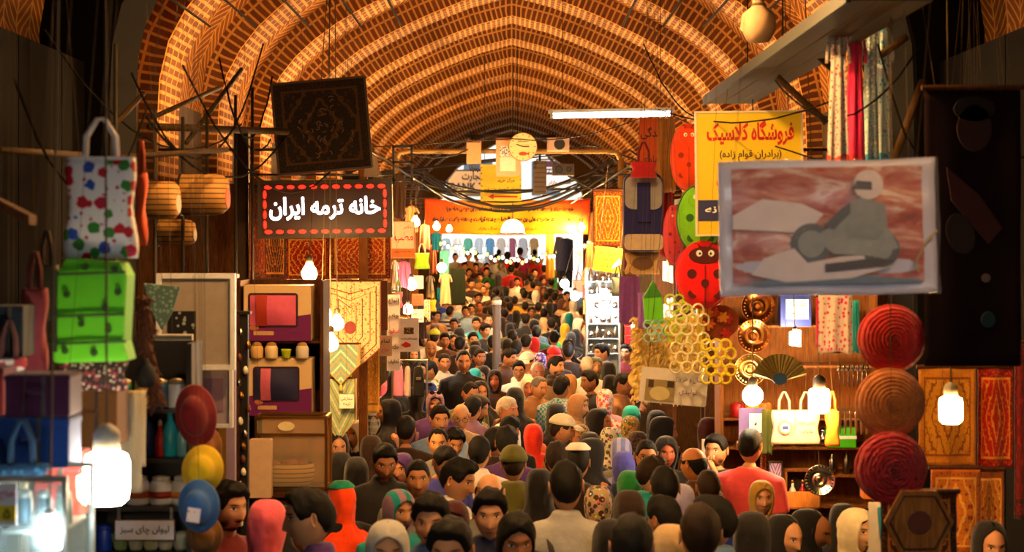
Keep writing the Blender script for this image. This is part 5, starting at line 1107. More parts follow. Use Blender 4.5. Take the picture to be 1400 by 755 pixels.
rug('dark brown rug hanging behind the hexagonal tray', 1256, 720, 104, 90, 7.9, BRN, fr=False)
t, W, H = hang_plain('print', 'teal and white print beside the hexagonal tray', 'picture', 1200, 722, 26, 70, 8.6, mat('#b8b4b0', .5), .012)
mb = MB(); mb.prism([(W*.0, H*.4), (W*.45, H*.46), (W*.45, -H*.3), (W*.1, -H*.2)], -.010, -.004); mb.build('teal_field', mat('#1486a8', .5), t)
# bags of felt, yellow sign neighbours
felt_bag('orange felt bag with a beast face peeping out beside the yellow sign', 940, 215, 44, 90, 11.5, '#d8401a', '#8a2410', 'cat')
felt_bag('lime green felt bag with a frog face below the orange one', 956, 300, 60, 92, 11.3, '#6ab41e', '#1e5a18', 'rim')
felt_bag('scarlet ladybird felt bag with dark spots under the yellow sign', 962, 376, 74, 90, 11.15, '#d8141a', '#4a0a0c')
felt_bag('rose pink felt bag half hidden behind the green one', 921, 322, 26, 80, 11.8, '#c03a4a', '#7a1a2a', 'cat')
pack('navy and pale grey backpack hanging beside the felt bags', 879, 290, 54, 108, 12.2, plain('#20225e'), plain('#8a8a92'), plain('#b8a890'))
t = tote('small red handbag on top of the navy backpack', 880, 232, 34, 22, 12.0, plain('#a01a24'), plain('#6a0f18'), 'handbag', dep=.04)
t = tote('beige bag with an oval print below the navy backpack', 878, 360, 46, 30, 12.3, plain('#a8844e'), plain('#6a4a24'), dep=.05)
mb = MB(); mb.prism(ell(.075, .045, 18), -.064, -.05); mb.build('oval_print', mat('#5a3a1c', .6), t)
garment('brown gold cloth hanging between the orange sign and the felt bags', 911, 212, 26, 100, 12.4, mat('#8a5a24', .8, 0, .3, 20, .5), 'cloth', 'shawl')
garment('crimson bag cloth behind the navy backpack', 912, 305, 20, 90, 12.6, plain('#8a1420'), 'towel', 'cloth')
garment('purple organiser cloth hanging below the beige bag', 861, 410, 30, 64, 12.0, plain('#6a3a82'), 'cloth', 'organiser')
garment('lilac pocket cloth in front of the purple organiser', 880, 424, 16, 48, 11.5, plain('#8a5aa8'), 'towel', 'cloth')
t = thing('pouch', 'bright green pointed pouch beside the purple organiser', 'bag', P(893, 413, 11.35)); W, H = U(28, 11.35), U(60, 11.35)
mb = MB(); mb.prism([(-W*.4, -H/2), (W*.5, -H/2), (W*.42, H*.12), (-W*.02, H/2), (-W*.5, H*.10)], -.03, .03); mb.build('body', mat('#5ab80e', .6), t, bevel=.01); mb = MB(); mb.prism([(-W*.48, H*.10), (W*.40, H*.12), (-W*.02, H*.48)], -.036, -.026); mb.build('dark_flap', mat('#2a7a14', .6), t); hook(t, 0, H*.48)
# shaggy yellow fleece
a = N('fleece'); o = a.obj(); f = a.noise(o, 30, 5, .7); f3 = a.noise(o, 6, 3); a.col(a.mix(f3, S('#e0b840'), S('#f6e09a'))); a.bump(f, .35, .01); FLEE = a.fin(.95, 0, .1, .4)
t = thing('fleece', 'shaggy yellow fleece hanging behind the note with the photo', 'fleece', P(912, 490, 11.9)); W, H = U(96, 11.9), U(112, 11.9); rd = random.Random(9)
mb = MB(); mb.grid(lambda u, v: (W*(u-.5)*(1-.10*v*math.sin(v*7))+.014*math.sin(v*23), -.04-.05*math.sin(PI*u)*math.sin(PI*v)+.022*mnoise.noise(Vector((u*9, v*9, 1))), H*(.5-v)+.02*math.sin(u*19)*v), 40, 44); mb.build('hide', FLEE, t, smooth=True, solid=.02)
mb = MB()
for k in range(520):
    u, v = rd.random(), rd.random(); p = Vector((W*(u-.5), -.06-.05*math.sin(PI*u)*math.sin(PI*v), H*(.5-v))); dr = Vector((rd.uniform(-.6, .6)+(u-.5)*1.2, -.5, -rd.uniform(.4, 1))).normalized()*rd.uniform(.03, .055); mb.tube([p, p+dr*.55, p+dr], [.010, .008, .001], 4)
mb.build('fur_lock', FLEE, t, smooth=True)
for s in (-1, 0, 1): hook(t, s*W*.4, H*.5)
t, W, H = hang_plain('handwritten_note', 'white handwritten note with a photo of a pale fur hanging before the fleece', 'sign', 921, 529, 92, 48, 11.3, mat('#c8c2c0', .5), .008, cord=False)
t.rotation_euler = (0, .09, 0); text('شال و خز رزی', W*.42, H*.20, t, mat('#4a4468', .6), (W*.20, -.005, H*.24), .004, .001); text('تولیدی', W*.26, H*.20, t, mat('#6a4a6a', .6), (W*.22, -.005, -H*.12), .004, .001)
mb = MB(); mb.box((-W*.20, -.006, -H*.14), (W*.44, .004, H*.62)); mb.build('photo', mat('#8a7a54', .5, 0, .3, 20), t); mb = MB(); mb.prism(ell(W*.15, H*.20, 20, -W*.20, -H*.22), -.011, -.007); mb.build('pale_fur', mat('#b8ac80', .6, 0, .2), t)
mb = MB(); mb.box((-W*.34, -.009, .04*H), (W*.08, .004, H*.22)); mb.box((-W*.05, -.009, .06*H), (W*.10, .004, H*.18)); mb.build('dark_shape', mat('#3a2a1c', .6), t)
for s in (-1, 1): mb = MB(); mb.tube([(s*W*.4, 0, H*.48), (s*W*.4, .0, RAILZ-t.location.z)], .002, 5); mb.build('hanging_cord', CORD, t)
# chains of plastic rings
def rings(label, pts, r, d, col, rt=.006, group=None):
    x0, y0 = pts[0]; t = thing('ring_chain', label, 'toy', P(x0, y0, d), 0, group); R_ = U(r, d); m = mat(col, .3)
    mb = MB(); mb.tube([(R_*math.cos(2*PI*i/22), .0, R_*math.sin(2*PI*i/22)) for i in range(23)], rt, 6, 0, False); me = mb.mesh('ring', m, smooth=True)
    for k, (x, y) in enumerate(pts):
        o = bpy.data.objects.new('ring', me); COL.objects.link(o); o.parent = t; o.location = (U(x-x0, d), (-.004 if k % 2 else .004), -U(y-y0, d)); o.rotation_euler = (0, 0, .25*math.sin(k*1.7))
    hook(t, 0, R_); return t
def hexes(x, y, n, m_, s): return [(x+(j+.5*(i % 2))*s, y+i*s*.87) for i in range(n) for j in range(m_)]
rings('chain of lime green plastic rings beside the ladybird bag', hexes(916, 410, 6, 2, 12), 7, 11.0, '#a8c814')
rings('chain of cream plastic rings below the lime green rings', hexes(924, 424, 7, 3, 15), 8, 10.9, '#d8cca0')
rings('small chain of pale aqua rings over the fleece', hexes(886, 444, 3, 3, 10), 6, 11.2, '#8ab0a8')
rings('chain of bright yellow rings hanging beside the note', hexes(966, 472, 5, 3, 13), 7.5, 10.8, '#dcc81a', .008)
rings('small chain of yellow green rings high beside the ladybird bag', hexes(935, 396, 4, 2, 12), 7, 11.2, '#c8c81e')
t = thing('toy_cluster', 'cluster of orange and red cloth flowers below the ladybird bag', 'toy', P(985, 440, 11.4)); rd = random.Random(12)
for k in range(9):
    x, z = rd.uniform(-.10, .10), rd.uniform(-.10, .10); mb = MB()
    for q in range(6): mb.prism(ell(.018, .010, 8, .020*math.cos(q*PI/3), .020*math.sin(q*PI/3), q*PI/3), -.01, .004)
    mb.prism(ell(.010, .010, 8), -.016, -.006); mb.build('flower', mat(('#d8601a', '#c02418', '#e0901c')[k % 3], .7), t, (x, -.03-.01*(k % 3), z))
mb = MB(); mb.prism(ell(.12, .11, 16), -.012, .006); mb.build('backing', mat('#8a3a14', .8), t); hook(t, 0, .10)
garment('long lemon yellow scarf hanging beside the ring chains', 960, 440, 14, 90, 11.6, mat('#d8c030', .6), 'towel', 'scarf')
# copper trays, fan, boxed goods, cabinet
plate('round copper tray just under the poster', 1036, 419, 23, 12.6, COPPER)
plate('round copper tray in the middle of three', 1030, 459, 23, 12.5, COPPER)
plate('dark round tray beside the paper fan', 1025, 505, 22, 12.7, mat('#8a6a3a', .3, 1.0))
t = thing('paper_fan', 'open pleated paper fan with a blue pivot', 'fan', P(1066, 522, 12.1)); R_ = U(38, 12.1); mb = MB(); n = 34
mb.grid(lambda u, v: ((R_*(.28+.72*v))*math.cos(math.radians(14+152*u)), -.006 if round(u*n) % 2 else .006, (R_*(.28+.72*v))*math.sin(math.radians(14+152*u))), n, 4); mb.build('leaf', mat('#8a844e', .7, 0, .25, 30), t, solid=.002)
for k in range(9):
    q = math.radians(14+19*k); mb = MB(); mb.tube([(0, -.008, 0), (R_*.98*math.cos(q), -.009, R_*.98*math.sin(q))], .003, 5); mb.build('rib', PALEWOOD, t)
mb = MB(); mb.prism(ell(R_*.26, R_*.22, 16, 0, .02), -.016, -.008); mb.build('blue_guard', mat('#1e4a7a', .5), t); hook(t, 0, R_*.98)
d = 13.6; xa, xb = P(985, 0, d).x, P(1200, 0, d).x; zs2 = [P(0, y, d).z for y in (718, 692, 650, 612, 572, 500, 445)]
CAB = wood('#6a3a14', '#9a5c24')
shelf_unit('wall_cabinet', 'wooden cabinet of lamps and silver behind the coral T-shirt', 'cabinet', xa, xb, d, 0, P(0, 392, d).z, .4, zs2, CAB)
t = thing('carton', 'navy and white box marked with a price under the poster', 'box', P(1088, 426, 13.4)); W, H = U(42, 13.4), U(44, 13.4)
mb = MB(); mb.box((0, .06, 0), (W, .12, H)); mb.build('body', mat('#20307a', .5), t, bevel=.004); mb = MB(); mb.box((.01, -.003, .01), (W*.74, .004, H*.62)); mb.build('label', mat('#d8d4cc', .5), t); text('قیمت ویژه', W*.5, H*.16, t, INKDARK, (.01, -.006, H*.18), .01, .001); text('٨٠٠٠', W*.45, H*.18, t, INKDARK, (.01, -.006, -H*.12), .01, .001); t.location.z = zs2[6]+H/2
# shelf goods
def row(kind, xs, z, y, labs, group, cols, prof, sc, lid=None, met=False):
    for i, x in enumerate(xs): pot(kind, labs[i], {'teapot': 'teapot', 'bottle': 'bottle', 'jar': 'jar', 'goblet': 'goblet', 'vase': 'vase'}[kind], Vector((P(x, 0, y).x, y+.08, z)), prof, cols[i % len(cols)], lid, group, sc)
GOB = [(0, 0), (.03, 0), (.032, .005), (.008, .015), (.007, .06), (.028, .08), (.034, .12), (.031, .12), (.02, .085), (0, .08)]
row('teapot', (1076, 1100, 1128), zs2[3], d, ('silver teapot behind the wooden rack', 'dark red teapot in the middle of the silver shelf', 'silver teapot beside the lime green box'), None, (SILVER, mat('#5a1a14', .3), SILVER), TEAPOT, 1.15, SILVER)
row('goblet', (1144, 1162, 1058), zs2[3], d, ('silver goblet below the cutlery rack', 'second silver goblet below the cutlery rack', 'brass goblet behind the old gold headscarf'), None, (SILVER, SILVER, BRASS), GOB, 1.1)
row('vase', (1050, 1140, 1160), zs2[2], d, ('small brass vase beside the wooden rack', 'silver vase beside the mirror tray', 'dark silver vase on the mirror shelf'), None, (BRASS, SILVER, mat('#6a6258', .3, .9)), BOTTLE, 1.0)
row('jar', (1010, 1030, 1048), zs2[4], d, ('red jar beside the lilac cloth', 'yellow jar beside the lilac cloth', 'amber jar beside the lilac cloth'), None, (mat('#a81a1c', .4), mat('#d8b01c', .4), mat('#c8701c', .4)), JAR, 1.2)
t = thing('lime_box', 'lime green plastic box with a white band below the cutlery rack', 'box', P(1164, 611, 13.2)); W, H = U(40, 13.2), U(28, 13.2); mb = MB(); mb.box((0, .06, 0), (W, .14, H)); mb.build('body', mat('#4ab814', .4), t, bevel=.01); mb = MB(); mb.box((0, .06, .004), (W*1.02, .145, H*.16)); mb.build('white_band', WHITE, t); t.location = (t.location.x, d-.02, zs2[3]+H/2)
t, W, H = hang_plain('lilac_cloth', 'lilac cloth square with a white card beside the globe bulb', 'cloth', 1027, 584, 34, 52, 12.9, plain('#6a5a94'), .02); mb = MB(); mb.box((.03, -.013, .03), (W*.5, .004, H*.5)); mb.build('white_card', WHITE, t); mb = MB(); mb.prism([(.02, .02), (.04, .04), (.035, .01)], -.018, -.012); mb.build('mark', INKDARK, t)
garment('olive green cloth strip hanging beside the lilac square', 1048, 590, 16, 60, 12.9, plain('#5a5a1c'), 'towel', 'cloth')
for i, (x, w_, lab) in enumerate(((1072, 34, 'pale plastic bag printed with a round blue clock'), (1102, 36, 'pinkish plastic bag with dark writing under the glaring bulb'))):
    t = tote(lab, x, 584, w_, 46, 12.7, mat('#c8a890', .35, 0, .08), mat('#b89a84', .4), 'plastic_bag', dep=.04); 
    if i == 0: mb = MB(); mb.prism(ell(.05, .052, 8), -.058, -.03); mb.build('clock_print', mat('#a86a5a', .5), t); mb = MB(); mb.prism(ell(.036, .038, 8), -.062, -.05); mb.build('dial_print', mat('#d0c0b4', .5), t); mb = MB(); mb.box((0, -.062, 0), (.042, .004, .026)); mb.build('blue_print', mat('#20307a', .5), t)
    else: text('کالای خانه', .12, .03, t, INKDARK, (0, -.045, .03), .006, .001); text('بازار', .08, .03, t, INKDARK, (0, -.045, -.03), .006, .001)
tote('orange net bag beside the plastic bags', 1138, 585, 18, 50, 12.5, mat('#c8701a', .6), mat('#8a4a10', .6), 'net_bag', dep=.05)
# cutlery hung on a rack
for y0, lab, n in ((505, 'upper rack of hanging silver spoons beside the straw hat', 7), (560, 'lower rack of hanging knives beside the straw hat', 6)):
    t = thing('cutlery_rack', lab, 'rack', P(1166, y0, 11.2)); W = U(44, 11.2); mb = MB(); mb.box((0, 0, 0), (W, .012, .02)); mb.build('bar', SILVER, t, bevel=.002)
    for k in range(n):
        x = W*((k+.5)/n-.5); mb = MB()
        if n == 7: mb.tube([(x, -.012, .0), (x, -.012, -.11)], [.004, .003], 6); mb.lathe([(0, -.02), (.010, -.012), (.012, 0), (.006, .016), (0, .018)], 10, c=(x, -.014, .014))
        else: mb.prism([(x-.005, 0), (x+.005, 0), (x+.006, -.06), (x+.010, -.08), (x+.006, -.15), (x-.004, -.16), (x-.006, -.08)], -.014, -.010)
        mb.build('spoon' if n == 7 else 'knife', SILVER, t, smooth=n == 7)
    for s in (-1, 1): hook(t, s*W*.4, .008)
plate('round silver mirror tray with a pale rim beside the wooden rack', 1120, 656, 21, 12.75, SILVER)
t = thing('bottle_rack', 'orange wooden rack holding three upright bottles', 'rack', P(1096, 668, 13.0)); W, H = U(48, 13.0), U(54, 13.0)
mb = MB()
for s in (-1, 1): mb.box((s*(W/2-.008), 0, 0), (.016, .10, H))
mb.box((0, 0, H/2-.008), (W, .10, .016)); mb.box((0, 0, -H/2+.008), (W, .10, .016)); mb.build('frame', CAB, t, bevel=.003)
mb = MB(); mb.box((0, -.045, -H*.26), (W*.94, .012, H*.40)); mb.build('front_board', wood('#a8601c', '#c8803a'), t, bevel=.003); mb = MB(); mb.box((0, .046, 0), (W*.94, .008, H*.9)); mb.build('back_board', DARKWOOD, t); t.location.z = P(0, 668, 13.0).z; hook(t, -W*.4, H/2); hook(t, W*.4, H/2)
for i, (dx, c) in enumerate(((-.26, '#a8b0a4'), (0.02, '#7a1a1a'), (.28, '#1c1a1c'))): pot('bottle', ('pale bottle in the orange wooden rack', 'red bottle in the orange wooden rack', 'black bottle in the orange wooden rack')[i], 'bottle', Vector((t.location.x+W*dx, 13.0, t.location.z-H/2+.017)), BOTTLE, mat(c, .25), BRASS, scale=.98)
runner('purple and black patterned strip beside the wooden rack', 1060, 662, 18, 60, 12.9, termeh('#8a6a9a', '#1c1420', '#c8a8c0', .8, 6), BLACK, .1, False)
garment('red and gold beaded string cluster beside the lilac cloth', 1045, 640, 12, 60, 13.1, spots('#6a3a14', '#a81a1c', 60, .4, '#d8a840'), 'towel', 'bead_strand')
# spotted fabric
DOT = spots('#b8aca8', '#b82a5a', 40, .36)
garment('white fabric with pink dots hanging below the poster', 1142, 443, 46, 78, 9.4, DOT, 'towel', 'fabric'); garment('teal fabric strip beside the pink dotted one', 1170, 446, 9, 70, 9.5, plain('#1a94a0'), 'towel', 'fabric'); garment('raspberry fabric strip behind the pink dotted one', 1120, 440, 9, 66, 9.6, plain('#b82050'), 'towel', 'fabric')
t, W, H = hang_plain('carton', 'orange carton half hidden by the dark red coiled hat', 'box', 1188, 668, 20, 26, 9.4, mat('#d8741a', .6), .1)
t = thing('grain_sack', 'pale sack bundled above the plank awning', 'sack', P(1037, 32, 9.6)); mb = MB(); mb.lathe([(0, -.11), (.06, -.10), (.10, -.03), (.09, .05), (.04, .09), (.03, .12), (.05, .14), (0, .14)], 16); mb.build('body', mat('#a88a6a', .9, 0, .2, 12, .6), t, smooth=True); mb = MB(); mb.lathe([(.036, .09), (.042, .10), (.036, .11)], 12); mb.build('tie', CORD, t, smooth=True); mb = MB(); mb.tube([(0, 0, .13), (0, 0, 2.2)], .004, 5); mb.build('hanging_cord', CORD, t)
# white carton standing among the crowd and far things on that side
t = thing('carton', 'tall white carton standing beside the hand of the bearded man', 'box', (P(966, 0, 13.4).x, 13.4, 0)); z1 = P(0, 601, 13.4).z; mb = MB(); mb.box((0, 0, z1/2), (U(12, 13.4), .08, z1)); mb.build('body', mat('#d8ccbc', .6), t, bevel=.006); mb = MB(); mb.box((0, -.042, z1-.15), (U(8, 13.4), .004, .02)); mb.build('label', mat('#b8a898', .6), t)
rug('orange brown rug with a scroll pattern hanging beyond the navy backpack', 831, 299, 40, 76, 20, carpet('#7a3a10', '#b8701c', '#c88a2c', '#5a260c', 8, .9, 5), fr=False)
t, W, H = hang_plain('paper_notice', 'tilted yellow paper notice under the orange brown rug', 'sign', 831, 355, 38, 34, 19, mat('#dca81a', .6), .008, cord=False); t.rotation_euler = (0, .12, 0)
for k, s_ in enumerate(('فروش ویژه', 'با تخفیف', 'کیف و کفش')): text(s_, W*.75, H*.16, t, INKDARK, (0, -.005, H*.28-H*.26*k), .008, .001)
mb = MB(); mb.prism([(W*.15, -H*.4), (W*.5, -H*.1), (W*.42, H*.1), (W*.2, -H*.2)], -.01, -.006); mb.build('white_tear', WHITE, t)
for s in (-1, 1): mb = MB(); mb.tube([(s*W*.4, .0, H*.45), (s*W*.4, 0, 3.92-t.location.z)], .003, 5); mb.build('hanging_cord', CORD, t)
t = garment('navy and black tracksuit top on a hanger beyond the round bulbs', 772, 348, 27, 44, 34, plain('#10142c'), 'shirt', 'tracksuit_top', .06); garment('black tracksuit trousers below the navy and black top', 773, 378, 20, 30, 34.2, plain('#0e1014'), 'trousers', 'trousers', .06)
hang_list([
 ('card', 790, 338, 13, 42, 33, '#8ab0b4', 'pale blue panel beside the dark tracksuit', '#1a7a5a', 2),
 ('card', 803, 380, 15, 20, 25, '#c8701a', 'orange card among the far goods, upper of three', '#6a1a10', 2),
 ('card', 803, 400, 13, 14, 25, '#a83a1c', 'rust red card among the far goods', '#3a1410', 2),
 ('card', 804, 420, 14, 20, 25, '#d88a1c', 'amber card among the far goods, lowest of three', '#6a1a10', 2),
 ('tote', 791, 391, 16, 16, 31, '#c89a8a', 'round pinkish tote beside the round bulbs', '#8a4a2a'),
 ('cloth', 752, 350, 12, 64, 44, '#a8741a', 'gold curtain at the mouth of the arcade'),
 ('cloth', 764, 352, 10, 56, 41, '#5a3a14', 'brown curtain beside the dark tracksuit'),
 ('dress', 806, 350, 14, 36, 26, '#7a4a20', 'brown smock beside the yellow paper notice', '#c89a3a'),
 ('tote', 845, 392, 16, 26, 19, '#5a6a6a', 'grey tote over the silverware', '#2a2a2a'),
 ('cloth', 858, 330, 12, 80, 17, '#4a1a14', 'dark maroon shawl behind the navy backpack'),
 ('cloth', 855, 430, 14, 80, 17.5, '#5a4a4a', 'grey brown shawl beside the purple organiser'),
 ('dress', 812, 310, 16, 40, 30, '#8a5a24', 'ochre coat hanging under the banner rope'),
 ('box', 860, 440, 14, 11.8, 16.6, '#b01a1c', 'red carton beside the fleece, upper of three'),
 ('box', 861, 452, 14, 11.8, 16.6, '#a8161a', 'red carton beside the fleece, middle of three'),
 ('box', 861, 464, 14, 11.8, 16.6, '#9a1216', 'red carton beside the fleece, lowest of three'),
])
# silverware cluster
t = thing('display_shelf', 'glass shelf unit crowded with silverware under the spiral bulbs', 'shelf', (P(824, 0, 23.6).x, 23.6, 0)); W = U(44, 23.6); zb = P(0, 368, 23.6).z
mb = MB()
for s in (-1, 1): mb.box((s*W/2, 0, zb/2), (.03, .3, zb))
mb.build('side_panel', mat('#a8b0ac', .3, .6), t); mb = MB(); mb.box((0, .15, zb*.5), (W, .02, zb)); mb.build('back_panel', mat('#b8c4c0', .3), t)
zz = [P(0, y, 23.6).z for y in (482, 462, 442, 422, 402, 384)]
for z in zz: mb = MB(); mb.box((0, 0, z-.006), (W-.03, .28, .012)); mb.build('shelf', mat('#c8d4d0', .15), t)
for i, z in enumerate(zz):
    for k in range(5):
        nm_ = ('goblet', 'teapot', 'vase')[(i+k) % 3]
        pot(nm_, 'small silver %s on the shelf under the spiral bulbs' % nm_, nm_, Vector((t.location.x+W*(k-2)*.19, 23.5, z+.001)), (GOB, TEAPOT, BOTTLE)[(i+k) % 3], SILVER, None, 'silver %ss under the spiral bulbs' % nm_, .95, 10)

# clothes on a stand in the sunlit square beyond the steps
t = thing('clothes_stand', 'clothes stand in the sunlit square beyond the arcade', 'rack', (P(676, 0, 69).x, 69, TOPZ)); zr = P(0, 322, 69).z-TOPZ
mb = MB(); mb.tube([(-2.3, 0, zr), (2.3, 0, zr)], .016, 8); mb.build('rail', STEEL, t)
for s in (-1, 1):
    mb = MB(); mb.tube([(s*2.3, 0, 0), (s*2.3, 0, zr)], .02, 8); mb.build('upright', STEEL, t); mb = MB(); mb.tube([(s*2.3, -.35, .02), (s*2.3, .35, .02)], .02, 8); mb.build('foot', STEEL, t)
for px, c, lab in ((610, '#8a9a9a', 'pale grey shirt at the end'), (625, '#b8b0a8', 'stone shirt beside the pale grey one'), (640, '#4a8a70', 'sea green shirt'), (655, '#b4b8bc', 'off white shirt between green and blue ones'), (670, '#5a84a4', 'sky blue shirt'), (685, '#b8a898', 'cream shirt between blue and pink ones'), (700, '#904a5a', 'dusty pink shirt'), (715, '#a49e9e', 'ash shirt beside the dusty pink one'), (730, '#98703a', 'sand shirt')):
    t = garment(lab+' on the stand in the sunlit square', px, 0, 12, 26, 69, plain(c), 'shirt', hang=False, depth=.07); t.location.z = zr+TOPZ-.095-.015
# ------------------------------------------------------------------ stall cabinets lining the walls behind the hung goods
WC = [('#3a2210', '#6a4420'), ('#2a1c10', '#54361c'), ('#4a2a12', '#7a4a22'), ('#32281c', '#5e4c34')]
PALETTE = ['#a83a2a', '#c8942a', '#3a6a8a', '#7a2a4a', '#d8c8a8', '#4a7a3a', '#8a5a2a', '#c86a8a', '#2a3a6a', '#b8b0a0']
rd = random.Random(21)
HUES = {'#a83a2a': 'brick red', '#c8942a': 'mustard', '#3a6a8a': 'steel blue', '#7a2a4a': 'plum', '#d8c8a8': 'cream', '#4a7a3a': 'leaf green', '#8a5a2a': 'tan', '#c86a8a': 'rose', '#2a3a6a': 'navy', '#b8b0a0': 'stone'}
for s, side in ((-1, 'price board'), (1, 'tracksuit')):
    for k in range(7):
        y0 = 15.6+3.25*k; y1 = y0+2.9; zt = 3.55; t = thing('stall_cabinet', '%s stall cabinet along the wall of the %s row' % (('first', 'second', 'third', 'fourth', 'fifth', 'sixth', 'seventh', 'eighth')[k], side), 'cabinet', (s*2.68, y0, floor_z(y0)))
        m = wood(*WC[k % 4])
        for yy in (.03, y1-y0-.03): mb = MB(); mb.box((0, yy, zt/2), (1.3, .05, zt)); mb.build('side_panel', m, t)
        mb = MB(); mb.box((s*.63, (y1-y0)/2, zt/2), (.04, y1-y0-.1, zt)); mb.build('back_panel', m, t)
        mb = MB(); mb.box((0, (y1-y0)/2, zt+.03), (1.36, y1-y0+.04, .06)); mb.build('top_board', m, t, bevel=.006)
        for z in (.85, 1.45, 2.0, 2.55, 3.05): mb = MB(); mb.box((s*.1, (y1-y0)/2, z-.012), (1.05, y1-y0-.1, .024)); mb.build('shelf', m, t)
        if k < 3:
            for zi, z in enumerate((2.0, 2.55, 3.05)):
                q = .12
                for j in range(4):
                    w_ = rd.uniform(.3, .55); h_ = rd.uniform(.2, .42); c = rd.choice(PALETTE)
                    o = thing('carton', '%s carton on the %s shelf of the %s cabinet, %s row' % (HUES[c], ('lower', 'middle', 'upper')[zi], ('first', 'second', 'third', 'fourth', 'fifth')[k], side), 'box', (s*2.26, y0+q+w_/2, floor_z(y0)+z+.004), 0, 'cartons %d%d%d%s' % (k, zi, s+1, HUES[c]))
                    mb = MB(); mb.box((0, 0, h_/2), (.34, w_, h_)); mb.build('body', mat(c, .7), o, bevel=.006); mb = MB(); mb.box((-s*.172, 0, h_*.55), (.006, w_*.5, h_*.3)); mb.build('label', WHITE, o); q += w_+.08
                    if q > 2.2: break
# ------------------------------------------------------------------ people: shared shapes
a = N('skin'); oi = a.n('ShaderNodeObjectInfo'); uv = a.n('ShaderNodeUVMap').outputs[0]
def oattr(nm): return a.n('ShaderNodeAttribute', attribute_type='OBJECT', attribute_name=nm)
sp = a.n('ShaderNodeSeparateXYZ'); a.l(uv, sp.inputs[0]); fx, fz = a.math('ABSOLUTE', sp.outputs[0]), sp.outputs[1]
def blob(cx_, cz_, rx, rz, soft=.5):
    d = a.math('ADD', a.math('POWER', a.math('ABSOLUTE', a.math('DIVIDE', a.math('SUBTRACT', fx, cx_), rx)), 2.0), a.math('POWER', a.math('ABSOLUTE', a.math('DIVIDE', a.math('SUBTRACT', fz, cz_), rz)), 2.0))
    m_ = a.n('ShaderNodeMapRange'); m_.inputs[1].default_value = 1.0; m_.inputs[2].default_value = 1.0-soft; m_.inputs[3].default_value = 0; m_.inputs[4].default_value = 1
    a.l(d, m_.inputs[0]); return m_.outputs[0]
hairc = oattr('hairc').outputs['Color']; beard = oattr('beard').outputs['Fac']
c = oi.outputs['Color']
c = a.mix(a.math('MULTIPLY', blob(0, -.58, .24, .075), .6), c, S('#8a3a30'))
c = a.mix(a.math('MULTIPLY', blob(.33, .10, .19, .10, .9), .35), c, S('#6b3a22'))
bz = a.math('MAXIMUM', blob(0, -1.0, .50, .34, .7), a.math('MAXIMUM', blob(.52, -.80, .17, .50, .8), blob(0, -.43, .30, .085, .6)))
bz = a.math('MULTIPLY', bz, a.math('SUBTRACT', 1.0, blob(0, -.60, .2, .07)))
c = a.mix(a.math('MULTIPLY', bz, beard), c, hairc)
c = a.mix(blob(.33, .20, .135, .062, .3), c, S('#d8cdbd'))
c = a.mix(blob(.325, .20, .062, .066, .3), c, S('#1c100a'))
c = a.mix(a.math('MULTIPLY', blob(.33, .255, .165, .035, .6), .85), c, S('#20120b'))
c = a.mix(a.math('MULTIPLY', blob(.34, .385, .20, .055, .6), .85), c, hairc)
c = a.mix(blob(.09, -.335, .045, .03, .5), c, S('#3a1a10'))
c = a.mix(a.math('MULTIPLY', blob(0, -.58, .25, .016, .5), .8), c, S('#3a140f'))
a.col(c); a.bump(a.noise(a.obj(), 60, 3), .08, .003)
a.b.inputs['Subsurface Weight'].default_value = 0.0
SKIN = a.fin(.55, 0, .35)
a = N('hair_strands'); oi = a.n('ShaderNodeObjectInfo'); o_ = a.obj()
mp = a.n('ShaderNodeMapping'); mp.inputs['Scale'].default_value = (60, 60, 14); a.l(o_, mp.inputs[0]); f_ = a.noise(mp.outputs[0], 3, 4)
a.col(a.mix(1.0, oi.outputs['Color'], a.ramp(f_, [(.3, (.6, .6, .6)), (.7, (1.25, 1.2, 1.15))]), 'MULTIPLY')); a.bump(f_, .6, .006); HAIR = a.fin(.72, 0, .22)

def hp(lon, lat, off=0.0):
    """point of the head surface about its centre; lon 0 faces -Y"""
    cl = max(0.0, math.cos(lat)); cl = cl**.80 if lat > 0 else cl; x = .0735*math.sin(lon)*cl; cy = -math.cos(lon)*cl; z = .114*math.sin(lat)
    y = (.096 if cy < 0 else .104)*cy
    if z < 0:
        k = min(1, -z/.118); x *= 1-.26*k*k
        y *= (1-.05*k) if cy < 0 else (1-.42*k**1.4)
    if cy < 0:
        fr = min(1, -cy*1.6)
        nz = max(0, min(1, (.034-z)/.062)) if z > -.030 else max(0, 1-(-.030-z)/.012)
        y -= fr*.026*nz*math.exp(-(x/(.010+.006*nz))**2)
        y += fr*.010*math.exp(-((abs(x)-.033)/.017)**2-((z-.020)/.015)**2)
        y -= fr*.005*math.exp(-((z-.043)/.012)**2-(x/.055)**2)
        y -= fr*.007*math.exp(-(x/.024)**2-((z+.059)/.011)**2)
        y -= fr*.010*math.exp(-(x/.026)**2-((z+.099)/.018)**2)
        y -= fr*.004*math.exp(-((abs(x)-.045)/.02)**2-((z+.015)/.02)**2)
    p = Vector((x, y, z))
    if off: p += Vector((x/.077**2, y/.1**2, z/.118**2)).normalized()*off
    return p
NLON = 40
LONS = [PI*(1 if t >= 0 else -1)*abs(t)**1.35 for t in [(-1+2*i/NLON) for i in range(NLON)]]
